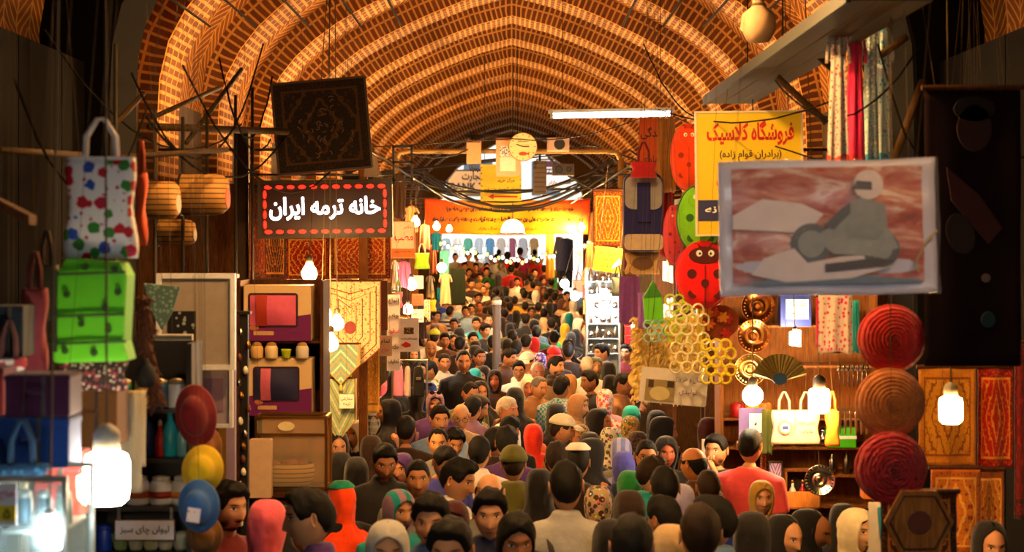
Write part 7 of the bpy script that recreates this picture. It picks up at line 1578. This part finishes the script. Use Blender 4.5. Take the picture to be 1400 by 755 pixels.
# ------------------------------------------------------------------ the crowd: one row a person
# column and row of the head, kind, heading (0 towards the lens, 90 to the picture's east), hair or scarf colour, garment colour | looks | label | how neighbours refer to them
CROWD = '''
421 709 mq -82 hblack purple|cut=polo skin=#c09068|young man in profile wearing a purple polo shirt beside a neon orange scarf|young man in the purple polo
459 686 w -150 neon black|band=emerald|woman in a neon orange headscarf with a green headband|woman in the neon orange headscarf
552 699 w 24 mauve teal|spat=stripe sc2=teal hy=8|woman in a mauve and teal striped headscarf looking aside|woman in the striped mauve headscarf
521 754 w 5 lgrey grey||woman in a pale grey headscarf at the bottom edge of the picture|woman in the pale grey headscarf
356 722 w 165 pink pink||woman in a bright pink headscarf bending by the dark wooden counter|woman in the bright pink headscarf
318 694 mt 48 hblack maroon|beard=1 hy=0|bearded stallkeeper standing beside the column of felt hats|bearded stallkeeper
392 716 c 140 black black||woman in a black chador between the pink headscarf and the purple polo|
471 612 c 12 black black|skin=#a8785c|elderly woman in a black chador facing the lens beside the brass case|elderly woman in the black chador
489 594 w -35 cream black||woman in a cream headscarf near the hanging turquoise runner|woman in the cream headscarf
498 617 w 175 dbrown dbrown||woman in a dark brown headscarf seen from behind|woman in the dark brown headscarf
521 628 m 12 hblack charcoal|cut=polo pose=hold hp=22|man in a charcoal polo shirt looking down at a toy in his hand|man in the charcoal polo
543 641 w -22 purple purple||woman in a purple headscarf beside the charcoal polo shirt|woman in the purple headscarf
563 654 mc 4 hblack grey|beard=.5|close-cropped man facing the lens beside the purple headscarf|close-cropped man
591 606 mr 0 hblack grey|skin=#c08a58|man with a receding hairline above a blue shirt|man with the receding hairline
595 628 m 30 hblack violet|hp=28|dark-haired man in a violet blue shirt with his head bowed|man in the violet shirt
607 655 mt 68 hblack white|cut=polo hp=18|curly-haired man in a white polo shirt looking down in profile|curly-haired man in white
600 712 mt -6 hblack denim|cut=jacket beard=.85 hp=10|bearded man in a pale denim jacket facing the lens|bearded man in denim
630 716 wl -3 wine black|skin=#bd7d5e|woman in a wine red headscarf looking at the lens|woman in the wine headscarf
609 755 mt -10 hblack charcoal||dark-haired man cut off by the bottom edge below the pale denim jacket|
532 564 c -72 black black|sun=1|woman in a black chador in profile with sunglasses on her head|woman in profile with sunglasses
515 536 mb -80 hgrey dbrown|pat=plaid c2=grey cut=shirt|old balding man in a dark plaid shirt by the stall post|old balding man in plaid
539 505 w 62 dbrown pink|top=pink|woman in a brown headscarf and pink top by the racks|woman in the pink top
585 507 mq -72 hblack olive|pat=plaid c2=cream cut=shirt pose=hold|young man in an olive plaid shirt reaching to the rack|young man in olive plaid
586 538 w -8 royal royal|sun=1 hp=14|woman in a royal blue headscarf with sunglasses on her head|woman in the royal blue headscarf
607 496 mc 12 hblack lgrey|cut=shirt|man in a pale grey shirt facing the lens beyond the olive plaid shirt|man in the pale grey shirt
637 494 mr 5 hblack black|cut=shirt s=1.09 hp=12|tall man in a black sweater facing the lens|tall man in the black sweater
663 489 mc 22 hblack maroon|beard=.6 skin=#8f5a3c|dark-skinned man with a short beard in a maroon shirt|man in the maroon shirt
685 489 mq 58 hblack brown|cut=shirt beard=.5 hp=14|young man in a brown shirt looking down to one side|young man in the brown shirt
707 507 m 0 hblack white|glasses=1 cut=shirt|man in glasses and a white shirt facing the lens|man in glasses and white shirt
722 496 m -32 hblack white|cap=white|man in a white cap with dark hair in the middle of the crowd|man in the white cap
730 509 mr 12 hwhite beige|skin=#b5785a|white-haired man facing the lens beside a white shirt|white-haired man
658 513 w -22 black black|hp=14|woman in a loose black headscarf below the brown shirt|
678 520 w -6 black brown|skin=#b5684a|woman in a black headscarf with a brown coat in front of the brown shirt|
636 536 mr 34 hblack olive|hp=24|man with a high forehead and olive shirt with head bowed|man in the olive shirt
645 518 w 178 aqua navy||woman in a turquoise headscarf partly hidden by the high-browed man|woman in the turquoise headscarf
657 537 c 12 black black||woman in a black chador facing the lens behind the mauve shirt|woman in the facing black chador
723 531 w 0 cream beige|skin=#b0664a|woman in a cream headscarf facing the lens beside the white-haired man|
739 529 mr 42 hgrey tan|cut=jacket hp=16|grey balding man in a tan jacket with head bowed|man in the tan jacket
692 560 mc 62 hwhite white|cut=tee skin=#b07c58|grey-haired man in a white T-shirt looking to the side|man in the white T-shirt
625 569 mb 2 hblond beige|glasses=1 hp=16|fair-haired balding man in glasses looking down|fair-haired man in glasses
606 574 m 14 hblack lblue|beard=.9|bearded man in a pale blue shirt beside the fair-haired man|bearded man in pale blue
604 553 wl 4 mauve purple|sun=1|woman with a mauve headscarf and sunglasses pushed up|
639 556 w 62 dbrown green|pat=floral c2=red hp=20|woman in a flowered green coat behind the fair-haired man|
655 560 m 160 hblack mauve|cut=shirt|man in a mauve shirt turned away near the white T-shirt|man in the mauve shirt
628 602 mt 16 hblack grey|hp=24|young man with thick black hair looking down in the thick of the crowd|young man looking down
687 590 m 150 hblack black||man in black turned away in front of the white T-shirt|
694 608 mt 178 hblack purple||thick-haired person in a purple shirt seen from behind|person in the purple shirt
646 621 m 172 hblack white|cut=shirt|man in a white shirt seen from behind in the thick of the crowd|man in the white shirt seen from behind
666 606 m 152 hblack dbrown|cut=shirt|man in a dark brown shirt seen from behind close to a white shirt|
711 637 mc 178 hbrown olive|beanie=olive cut=jacket|person in an olive beanie and olive jacket seen from behind|person in the olive beanie
661 675 mb -12 hblack grey|beard=.6 cut=shirt|balding man with stubble in a grey shirt facing the lens|balding man with stubble
679 704 mt 0 hblack navy|cut=jacket|thick-haired young man in a navy jacket facing the lens|young man in the navy jacket
694 738 ml 10 hblack black|hp=14|long-haired person in black facing the lens at the bottom of the picture|long-haired person in black
783 668 m 180 hblack lgrey|cut=shirt s=1.06|man in a pale grey shirt seen from behind with a dark shoulder strap|man with the shoulder strap
831 746 c 178 black black||woman in a black chador in front of the pale grey shirt at the bottom|
770 629 mt 172 hbrown beige|cut=shirt pose=hold|brown-haired man in a beige shirt seen from behind|brown-haired man in beige
738 599 w 180 scarlet scarlet||woman in a bright scarlet headscarf seen from behind|woman in the scarlet headscarf
771 588 m 98 hbrown maroon|cap=cream cut=shirt|man in a cream cap and maroon shirt in profile|man in the cream cap
789 556 wl 62 tan tan|hp=8|woman in a tan shawl looking to the side with hair showing|woman in the tan shawl
828 578 c 62 black black||woman in a black chador in profile before a flowered headscarf|woman in the profile chador
803 599 w -30 gold brown|spat=leopard sc2=dbrown|woman in a gold spotted headscarf|woman in the gold spotted headscarf
831 604 w 172 cream olive|spat=floral sc2=olive|woman in a cream and olive flowered headscarf seen from behind|woman in the cream flowered headscarf
797 612 c 180 charcoal black||woman in a charcoal chador seen from behind beside the cream cap|
818 622 c 122 black black||woman in a black chador turned aside before a peri blue headscarf|
797 634 m 178 hblack dbrown|band=white|dark-haired person with a white headband seen from behind|person with the white headband
847 640 w 180 violet violet||woman in a vivid violet blue headscarf seen from behind|woman in the violet headscarf
840 620 w 175 peri grey|spat=stripe sc2=lav|woman in a striped peri blue and lilac headscarf|woman in the striped lilac headscarf
746 635 mc 188 hbrown wine|s=.86|boy in a wine red shirt seen from behind|boy in wine red
738 622 w 182 orange orange|s=.85|girl in an orange headscarf below a scarlet headscarf|girl in the orange headscarf
866 573 w 182 emerald emerald||woman in an emerald green headscarf seen from behind|woman in the emerald headscarf
869 588 w 178 gold gold|spat=floral sc2=olive|woman in a gold flowered headscarf seen from behind|woman in the gold flowered headscarf
863 610 w 182 brown dbrown|spat=leopard sc2=black|woman in a brown leopard print headscarf|woman in the leopard headscarf
898 590 c 96 black black||woman in a black chador turned to the note with the photo|woman in the chador by the note
959 592 w 150 wine wine||woman in a dark wine red headscarf beside the white carton|woman in the dark wine headscarf
885 624 mc 4 hblack navy|glasses=1|man in glasses with cropped black hair facing the lens|cropped man in glasses
918 619 w 6 black black|skin=#a5563a|woman in a black headscarf beside the cropped man in glasses|
942 636 mg -138 hblack brown|cut=shirt skin=#b8733e|bald man in a brown shirt seen from behind|bald man
887 650 m 112 hbrown teal|cut=shirt hp=10|brown-haired man in a teal shirt in profile|man in the teal shirt
869 668 w 180 green dgreen||woman in a grass green headscarf seen from behind|woman in the green headscarf
987 617 mq -32 hblack black|pose=mouth beard=.9 cut=tee hp=4|bearded man with his hand to his mouth beside the coral T-shirt|man with his hand to his mouth
1016 611 mc 152 hblack coral|beard=.8 cut=tee s=1.06|man in a coral pink T-shirt seen from behind|man in the coral T-shirt
1032 682 w 5 gold black|hp=4 skin=#c08a62|woman in an old gold headscarf and black coat looking at the lens|woman in the old gold headscarf
1062 733 c 36 black black|hp=16|woman in a black chador looking down below the old gold headscarf|woman in the black chador looking down
1096 724 c 62 black black|hp=22|woman in a black chador in profile beside the wooden rack|woman in the chador beside the rack
1143 715 c 158 charcoal black||woman in a black chador turned away below the mirrors|woman in the chador below the mirrors
1160 727 wl 36 cream black|hp=6 skin=#d0a078|fair woman in a cream headscarf in profile beside the black chador|fair woman in profile
988 716 m -112 hblack denim|cut=shirt|dark-haired man in a denim blue shirt turned away|man in the denim shirt
901 712 m -142 hblack lgrey|cut=shirt|dark-haired man in a pale shirt seen from behind at the bottom|man in the pale shirt
935 690 w 132 lav lav||woman in a pale lilac headscarf turned away|woman in the pale lilac headscarf
960 668 mc 180 hbrown royal|s=.98|boy in a royal blue shirt seen from behind|boy in royal blue
918 670 m 180 hblack charcoal||black-haired man in charcoal seen from behind next to a royal blue shirt|
869 703 w 180 dbrown black||woman in a dark brown headscarf behind the pale shirt|
925 757 w 170 beige beige||woman in a beige headscarf at the bottom edge below the pale shirt|
873 752 m 175 hblack white|cut=shirt|man in a white shirt at the bottom edge beside the pale shirt|
1353 745 c 5 black black|hp=12|woman in black below the orange rugs at the bottom corner|
765 501 m 62 hblack dbrown|beard=.9 cut=shirt|bearded man in profile beside a grey-haired man|bearded man in profile
796 501 mc 180 hwhite white|cut=shirt|grey-haired man in a white shirt seen from behind|grey-haired man seen from behind
814 501 w 10 olive olive||woman in an olive headscarf facing the lens|woman in the olive headscarf
805 488 c -4 black black|skin=#c07040|woman in a black chador with a bright face beyond the olive headscarf|
826 483 m -62 hblack lav|cut=shirt|dark-haired man in a pale lilac shirt looking away|man in the lilac shirt
842 480 w 20 yellow black|spat=floral sc2=black pat=floral c2=yellow|woman in a black and yellow flowered headscarf|woman in the yellow flowered headscarf
856 482 m -20 hblack maroon||dark-haired man beside the pile of yellow fleece|
831 509 c 180 black black||woman in a black chador seen from behind below the lilac shirt|
832 528 c 172 black black||woman in a black chador seen from behind above the flowered headscarf|
849 526 m 62 hblack tan|cut=jacket beard=.4|man in a tan jacket in profile beside the note with the photo|
809 522 m -62 hblack black|beard=.4|black-haired man in black in profile beside a tan shawl|man in black in profile
780 527 w 152 tan tan||woman in a sand brown headscarf seen from behind|woman in the sand headscarf
758 531 m 152 hblack lgrey|cut=jacket pat=check c2=teal|black-haired man in a grey jacket with teal checks|man in the teal checks
827 549 w 180 cream rose|spat=floral sc2=coral|woman in a pink and cream flowered headscarf|woman in the pink flowered headscarf
757 488 m 10 hblack charcoal|cap=red|man in a red cap|man in the red cap
738 495 w 168 purple cream|spat=floral sc2=lav|woman in a purple flowered headscarf|woman in the purple flowered headscarf
711 547 c 180 black black||woman in a black chador seen from behind beside the white T-shirt|
648 443 mq 0 hblack aqua|cut=tee|man in a turquoise T-shirt facing the lens|man in the turquoise T-shirt
668 439 mr 4 hblack lgrey|beard=.4|man in pale grey beside the wrapped roll|
636 426 m 6 hblack lblue||
644 423 m 2 hblack lgrey||
660 420 mr 0 hblack brown|skin=#a0583c|
620 417 m 10 hblack lblue||
630 415 m 4 hblack white||
609 413 m 172 hbrown royal||
642 406 m 8 hblack white||
654 407 m 0 hblack brown||
677 413 m 20 hblack charcoal||
662 453 mt 42 hblack charcoal||
648 465 m 14 hblack cream||
600 452 w 8 brown brown||
596 433 m 30 hblack tan||
589 478 w 6 tan tan||woman in a brown shawl below the white price boards|
594 462 m 178 hbrown white|cap=lime|person in a lime green cap|person in the lime cap
628 458 c 160 black black||
579 462 w 12 dbrown cream||
679 470 w 170 dgreen black||woman in a dark green headscarf|woman in the dark green headscarf
618 444 m 4 hblack cream|pat=plaid c2=black|
615 427 m 160 hblack navy|pat=hstripe c2=lgrey|
672 428 m 176 hblack maroon||
715 420 m 178 hblack black||
719 438 m 172 hblack charcoal|cut=shirt|
698 421 m 174 hblack navy||
697 451 w 178 black olive||
698 462 m 178 hblack tan||
743 443 w 180 beige olive||
759 444 m 178 hblack black||
767 452 w 170 yellow gold||woman in a yellow headscarf|woman in the yellow headscarf
797 444 wl 72 white maroon|cut=coat|woman in a white headscarf and maroon coat in profile|woman in the maroon coat
778 436 w 176 teal navy||
796 427 m 178 hblack dbrown||
744 456 m 178 hblack dgreen||
715 469 m 172 hblack tan|cut=jacket|
730 472 w 176 red red||woman in a dull red headscarf|woman in the dull red headscarf
761 477 w 174 green green|s=.9|girl in a green headscarf|girl in the green headscarf
777 475 c 10 black black||
726 427 m 20 hblack lblue||
705 412 m 178 hbrown yellow|cut=tee|man in a yellow T-shirt seen from behind|man in the yellow T-shirt
757 407 m 170 hblack navy||
722 404 m 176 hblack olive|pat=hstripe c2=lgrey|
732 405 w 178 white olive||
740 407 m 178 hblack white||
771 405 m 30 hblack tan||
768 416 w 60 brown beige||
782 418 w 176 lgrey white||
804 436 m 176 hblack cream||
817 443 w 90 charcoal white||
813 459 w 160 gold gold||
826 464 c 172 black black||
848 451 m 178 hblack dbrown||
848 458 m 4 hblack olive||
857 476 m 6 hblack wine||
805 473 c 176 black black||
825 477 c 170 black black||
642 350 m 0 hblack tan|cut=tee|
653 352 m 6 hblack white|cut=tee|
671 355 m 6 hbrown scarlet|cap=white cut=tee|man in a white cap and red T-shirt at the top of the steps|man in the white cap and red T-shirt
663 372 m 10 hblack green|cut=tee|man in a green T-shirt on the steps|man in the green T-shirt
638 379 m 0 hblack brown||
652 380 m 6 hblack tan||
647 365 m 8 hblack maroon||
654 366 m 2 hblack brown||
660 365 m 12 hblack charcoal||
643 373 m 14 hblack olive||
635 397 m 4 hblack lgrey||
653 397 mr 2 hblack white||
650 389 m 10 hblack dbrown||
660 390 m 0 hblack tan||
641 387 m 6 hblack beige||
634 388 m 12 hblack grey||
690 354 m 178 hblack lgrey||
698 351 m 170 hblack red||
709 345 m 176 hblack magenta|cut=tee s=1.1|man in a magenta T-shirt at the top of the steps|man in the magenta T-shirt
699 369 m 178 hblack red|cut=tee|man in a dull red T-shirt seen from behind on the steps|
687 366 m 172 hgrey grey|cut=jacket|
704 364 m 178 hblack brown||
684 383 w 176 charcoal charcoal||
699 388 w 170 maroon purple|pat=floral c2=rose|
710 386 m 4 hblack white|cut=shirt|
640 404 m 14 hblack white|pat=stripe c2=black|
663 403 m 174 hblack black||
670 409 m 176 hblack dbrown||
653 408 m 30 hblack olive||
718 355 m 2 hbrown red|cut=polo|man in a red polo shirt beside the magenta T-shirt|man in the red polo
730 356 m 30 hblack scarlet|cut=polo|man in a bright red polo shirt at the mouth of the arcade|man in the bright red polo
728 382 m 178 hblack tan|cut=shirt|
736 385 m 6 hblack denim|pat=plaid c2=navy|
735 374 m 12 hblack charcoal||
752 376 w 100 green green||
746 369 m 176 hblack maroon||
752 387 m 174 hblack black||
758 394 m 170 hblack charcoal||
742 398 w 0 wine wine||
718 400 m 176 hbrown grey||
740 391 m 178 hblack black||
655 343 m 0 hblack white||
682 346 m 178 hblack lblue||
720 343 m 0 hblack white||
731 346 m 176 hblack white||
668 343 m 176 hblack lgrey||
624 352 m 10 hblack lgrey||
692 398 w 178 black navy||
680 401 m 178 hblack brown||
688 412 c 178 black black||
690 430 m 176 hblack navy||
686 442 w 178 dbrown dbrown||
706 432 c 172 black black||
734 421 m 178 hblack charcoal||
744 430 m 170 hblack navy||
752 421 w 174 black black||
730 447 m 174 hblack denim||
752 463 m 178 hblack maroon||
790 460 c 172 black black||
782 482 m 176 hblack dbrown||
770 464 w 178 charcoal black||
706 478 m 176 hblack charcoal|pat=floral c2=tan|
696 474 w 172 black brown||
646 484 c 178 black black||
620 468 c 10 black black||
632 472 m 170 hblack dbrown||
668 470 m 178 hblack black||
656 477 w 176 black black||
610 466 m 6 hblack brown||
566 486 c 6 black black||
555 520 c 175 black black||
562 545 w 176 charcoal black||
573 590 m 174 hblack dbrown||
505 648 c 176 black black||
484 640 c 172 black black||
725 668 c 172 black black||
826 692 w 178 beige brown|spat=floral sc2=brown|woman in a beige and brown flowered headscarf behind the black chador|
880 580 c 172 black black||
1010 735 c 160 black black||
940 735 m 178 hbrown teal||
760 570 c 176 black black||
'''
PEOPLE = []
TALL = {'m': 1.60, 'w': 1.50, 'c': 1.49}
for ln in CROWD.strip().splitlines():
    f = [x.strip() for x in ln.split('|')]; t = f[0].split()
    q = dict(px=float(t[0]), py=float(t[1]), typ=t[2], yaw=float(t[3])); k0 = t[2][0]
    if k0 == 'm': q['hair'] = t[4]
    else: q['head'] = t[4]
    q['top'] = t[5]; q['hp'] = 8 if q['yaw'] > -100 and q['yaw'] < 100 else 4
    if len(f) > 1:
        for e in f[1].split():
            k, v = e.split('=')
            if k in ('beard', 'hp', 'hy', 's', 'glasses', 'sun'): v = float(v)
            q[k] = v
    q['label'] = f[2] if len(f) > 2 else ''; q['ref'] = f[3] if len(f) > 3 else ''
    q['k0'] = k0; pref = TALL[k0]*q.get('s', 1.0)
    lo, hi = 6.0, 70.0                                    # the distance at which a head of that height over the floor falls on that row
    for _ in range(60):
        m_ = (lo+hi)/2
        if CAMZ-(q['py']-HY)*m_/F > floor_z(m_)*1.0+pref: lo = m_
        else: hi = m_
    q['d'] = (lo+hi)/2; q['d0'] = q['d']; PEOPLE.append(q)
rr = random.Random(3)
def place(q):
    q['x'] = (q['px']-CX)*q['d']/F; q['y'] = q['d']; q['z'] = floor_z(q['d'])
    q['s'] = (CAMZ-(q['py']-HY)*q['d']/F-q['z'])/1.60
OBST = [(-1.25, -.8, 17.2, 17.6), (-.3, -.15, 25.4, 25.6), (.85, 1.6, 23.4, 23.9), (1.40, 1.58, 13.34, 13.46), (1.6, 2.9, 13.5, 14.1), (-1.95, -1.15, 11.4, 12.3), (-1.3, -1.15, 14.3, 14.5), (-2.2, -2.1, 13.9, 14.1), (-2.2, -2.02, 31.5, 31.8), (1.9, 2.05, 31.5, 31.8), (-3.4, -2.0, 15.5, 45), (2.0, 3.4, 15.5, 45), (-1.85, -1.3, 7.5, 7.9), (-1.66, -1.5, 9.4, 10.6)]
def rad(q): return (.262 if q['k0'] == 'c' else .252+.05*(q.get('pose', 'down') != 'down'))*min(1.05, max(.85, q.get('s', 1.0)))
for q in PEOPLE: place(q); q['px0'] = q['px']
for it in range(1400):                                    # people stand side by side, not in one another
    moved = 0; order = sorted(PEOPLE, key=lambda q: q['y']); R_ = [rad(q) for q in order]
    for i in range(len(order)):
        A_ = order[i]; ax, ay = A_['x'], A_['y']
        for j in range(i+1, len(order)):
            B_ = order[j]; dy = B_['y']-ay
            if dy > .56: break
            need = R_[i]+R_[j]; dx = ax-B_['x']
            if abs(dx) < need and dy < need and dx*dx+dy*dy < need*need:
                moved += 1; ds = math.hypot(dx, dy)+1e-6; push = (need-ds)*.3+.004
                A_['d'] -= push; B_['d'] += push
                for Q_, sx in ((A_, 1), (B_, -1)):
                    lim = 9 if Q_['label'] else 18
                    Q_['px'] = min(Q_['px0']+lim, max(Q_['px0']-lim, Q_['px']+sx*(1 if dx > 0 else -1)*push*.4*F/Q_['d']))
    for q in PEOPLE:
        place(q)
        for x0, x1, y0, y1 in OBST:
            if x0-.27 < q['x'] < x1+.27 and y0-.27 < q['y'] < y1+.27:
                moved += 1
                if y1-y0 > 5: q['px'] -= math.copysign(2, q['x']); q['px0'] = q['px']
                else: q['d'] += .05 if q['y'] > (y0+y1)/2 else -.05
        lim = (.82 if q['k0'] == 'c' else .85, 1.13) if q['label'] else (.84, 1.13)
        if q['s'] > lim[1]: q['d'] += .03
        if q['s'] < lim[0] and not q.get('ref', '').startswith(('boy', 'girl')): q['d'] -= .03
        place(q)
    if not moved: break
drop = set()
for it in (0, 1):
    for i in range(len(PEOPLE)):
        for j in range(i):
            A_, B_ = PEOPLE[i], PEOPLE[j]
            if i in drop or j in drop or math.hypot(A_['x']-B_['x'], A_['y']-B_['y']) > .93*(rad(A_)+rad(B_)): continue
            if not A_['label']: drop.add(i)
            elif not B_['label']: drop.add(j)
            elif it and not A_['ref']: drop.add(i)
print('crowd', len(PEOPLE), 'left out', len(drop), 'iterations', it, 'moved', moved)
PEOPLE = [q for i, q in enumerate(PEOPLE) if i not in drop]
for q in PEOPLE: place(q)
NAMES_ = dict(hblack='black', hbrown='brown', hgrey='grey', hwhite='white', hblond='fair', lgrey='pale grey', dbrown='dark brown', lblue='pale blue', dgreen='dark green', lav='lilac', peri='peri blue', aqua='turquoise', neon='neon orange', denim='denim blue', royal='royal blue')
def nm(c): return NAMES_.get(c, c)
used = {q['label'].lower() for q in PEOPLE if q['label']}
refs = [q for q in PEOPLE if q['ref']]
for q in PEOPLE:
    if q['label']: continue
    back = 'from behind' if abs(q['yaw']) > 100 else 'facing us' if abs(q['yaw']) < 45 else 'in profile'
    pt = {'plaid': 'plaid ', 'stripe': 'striped ', 'hstripe': 'striped ', 'floral': 'flowered ', 'check': 'checked '}.get(q.get('pat', ''), '')
    if q['k0'] == 'c': base = 'woman in black chador '+back
    elif q['k0'] == 'w': base = ('woman in %s headscarf and %s%s coat' % (nm(q['head']), nm(q['top']), '' if not pt else ' '+pt.strip())) if q['head'] != q['top'] else 'woman in %s headscarf %s' % (nm(q['head']), back)
    else: base = '%s-haired man in %s%s %s %s' % (nm(q['hair']), nm(q['top']), ' '+pt.strip() if pt else '', {'tee': 'top', 'shirt': 'shirt', 'jacket': 'jacket', 'polo': 'polo'}[q.get('cut', 'tee')], back)
    done_ = False
    for r_ in sorted(refs, key=lambda r: (r['px']-q['px'])**2+(1.4*(r['py']-q['py']))**2):
        dy = q['d']-r_['d']; rel = 'behind' if dy > .7 else 'in front of' if dy < -.7 else 'beside'
        L = '%s, %s the %s' % (base, rel, r_['ref'])
        if len(L.replace('-', ' ').split()) > 16: L = L.replace(' from behind', '').replace(' facing us', '').replace(' in profile,', ',')
        if len(L.split()) > 16 or L.lower() in used: continue
        q['label'] = L; used.add(L.lower()); done_ = True; break
    if not done_: print('NOLABEL', q)
if not globals().get('NO_PEOPLE'):
    for i, q in enumerate(PEOPLE):
        q['near'] = q['d'] < 13
        q['root'] = make_person(i, q)
# ------------------------------------------------------------------ things carried in the crowd
def who(ref): return next(q for q in PEOPLE if q['ref'] == ref)
q = who('man with the shoulder strap'); s = q['s']; X, Y, Z = q['x'], q['y'], q['z']
t = thing('shoulder_bag', 'dark shoulder bag slung across the back of a pale grey shirt', 'bag', (X, Y, Z))
mb = MB(); mb.tube([(-.085*s, .10*s, 1.36*s), (-.095*s, .02*s, 1.430*s), (-.090*s, -.07*s, 1.405*s), (-.075*s, -.118*s, 1.34*s), (-.045*s, -.136*s, 1.24*s), (-.005*s, -.136*s, 1.12*s), (.06*s, -.132*s, 1.0*s), (.14*s, -.115*s, .93*s), (.21*s, -.08*s, .87*s)], .017, 8, flat=[.35]*9); mb.build('strap', mat('#1a1310', .6), t, smooth=True)
mb = MB(); mb.box((.20*s, -.17*s, .78*s), (.26, .09, .22)); mb.build('pouch', mat('#1e1713', .6), t, bevel=.02)
q = who('man in the charcoal polo'); s = q['s']; M = Matrix.Translation((q['x'], q['y'], q['z'])) @ Matrix.Rotation(math.radians(q['yaw']), 4, 'Z') @ Matrix.Scale(s, 4)
t = thing('toy', 'pale wooden toy held by the man in the charcoal polo shirt', 'toy', M @ Vector((.10, -.31, 1.20)))
mb = MB(); mb.tube([(0, 0, -.08), (0, 0, .10)], .012, 8); mb.build('stick', PALEWOOD, t); mb = MB(); mb.lathe([(0, -.03), (.022, -.02), (.026, 0), (.012, .03), (0, .05)], 12, c=(0, 0, .12)); mb.build('head', mat('#d8c8a8', .5), t, smooth=True)
mb = MB(); mb.tube([(.0, 0, .02), (.05, 0, .05), (.09, 0, .09), (.14, 0, .07)], [.012, .010, .012, .006], 7); mb.build('ribbon', mat('#b84a1a', .6), t, smooth=True)
t = thing('wrapped_roll', 'tall roll wrapped in clear plastic standing up in the crowd', 'roll', (P(679, 0, 25.5).x, 25.5, 0)); z1 = P(0, 409, 25.5).z
mb = MB(); mb.lathe([(.05, .02), (.056, .04), (.056, z1-.03), (.05, z1-.01), (0, z1-.01)], 18); mb.build('core', mat('#2a1c1a', .5), t, smooth=True); mb = MB(); mb.lathe([(.066, .01), (.068, .05), (.066, z1*.5), (.068, z1-.02), (.06, z1+.01), (.03, z1+.03)], 18); mb.build('plastic_wrap', FILM, t, smooth=True)
mb = MB(); mb.lathe([(.069, 0), (.0695, .03), (.069, .06)], 18, c=(0, 0, z1-.08)); mb.build('end_band', mat('#c8c4be', .4), t, smooth=True)
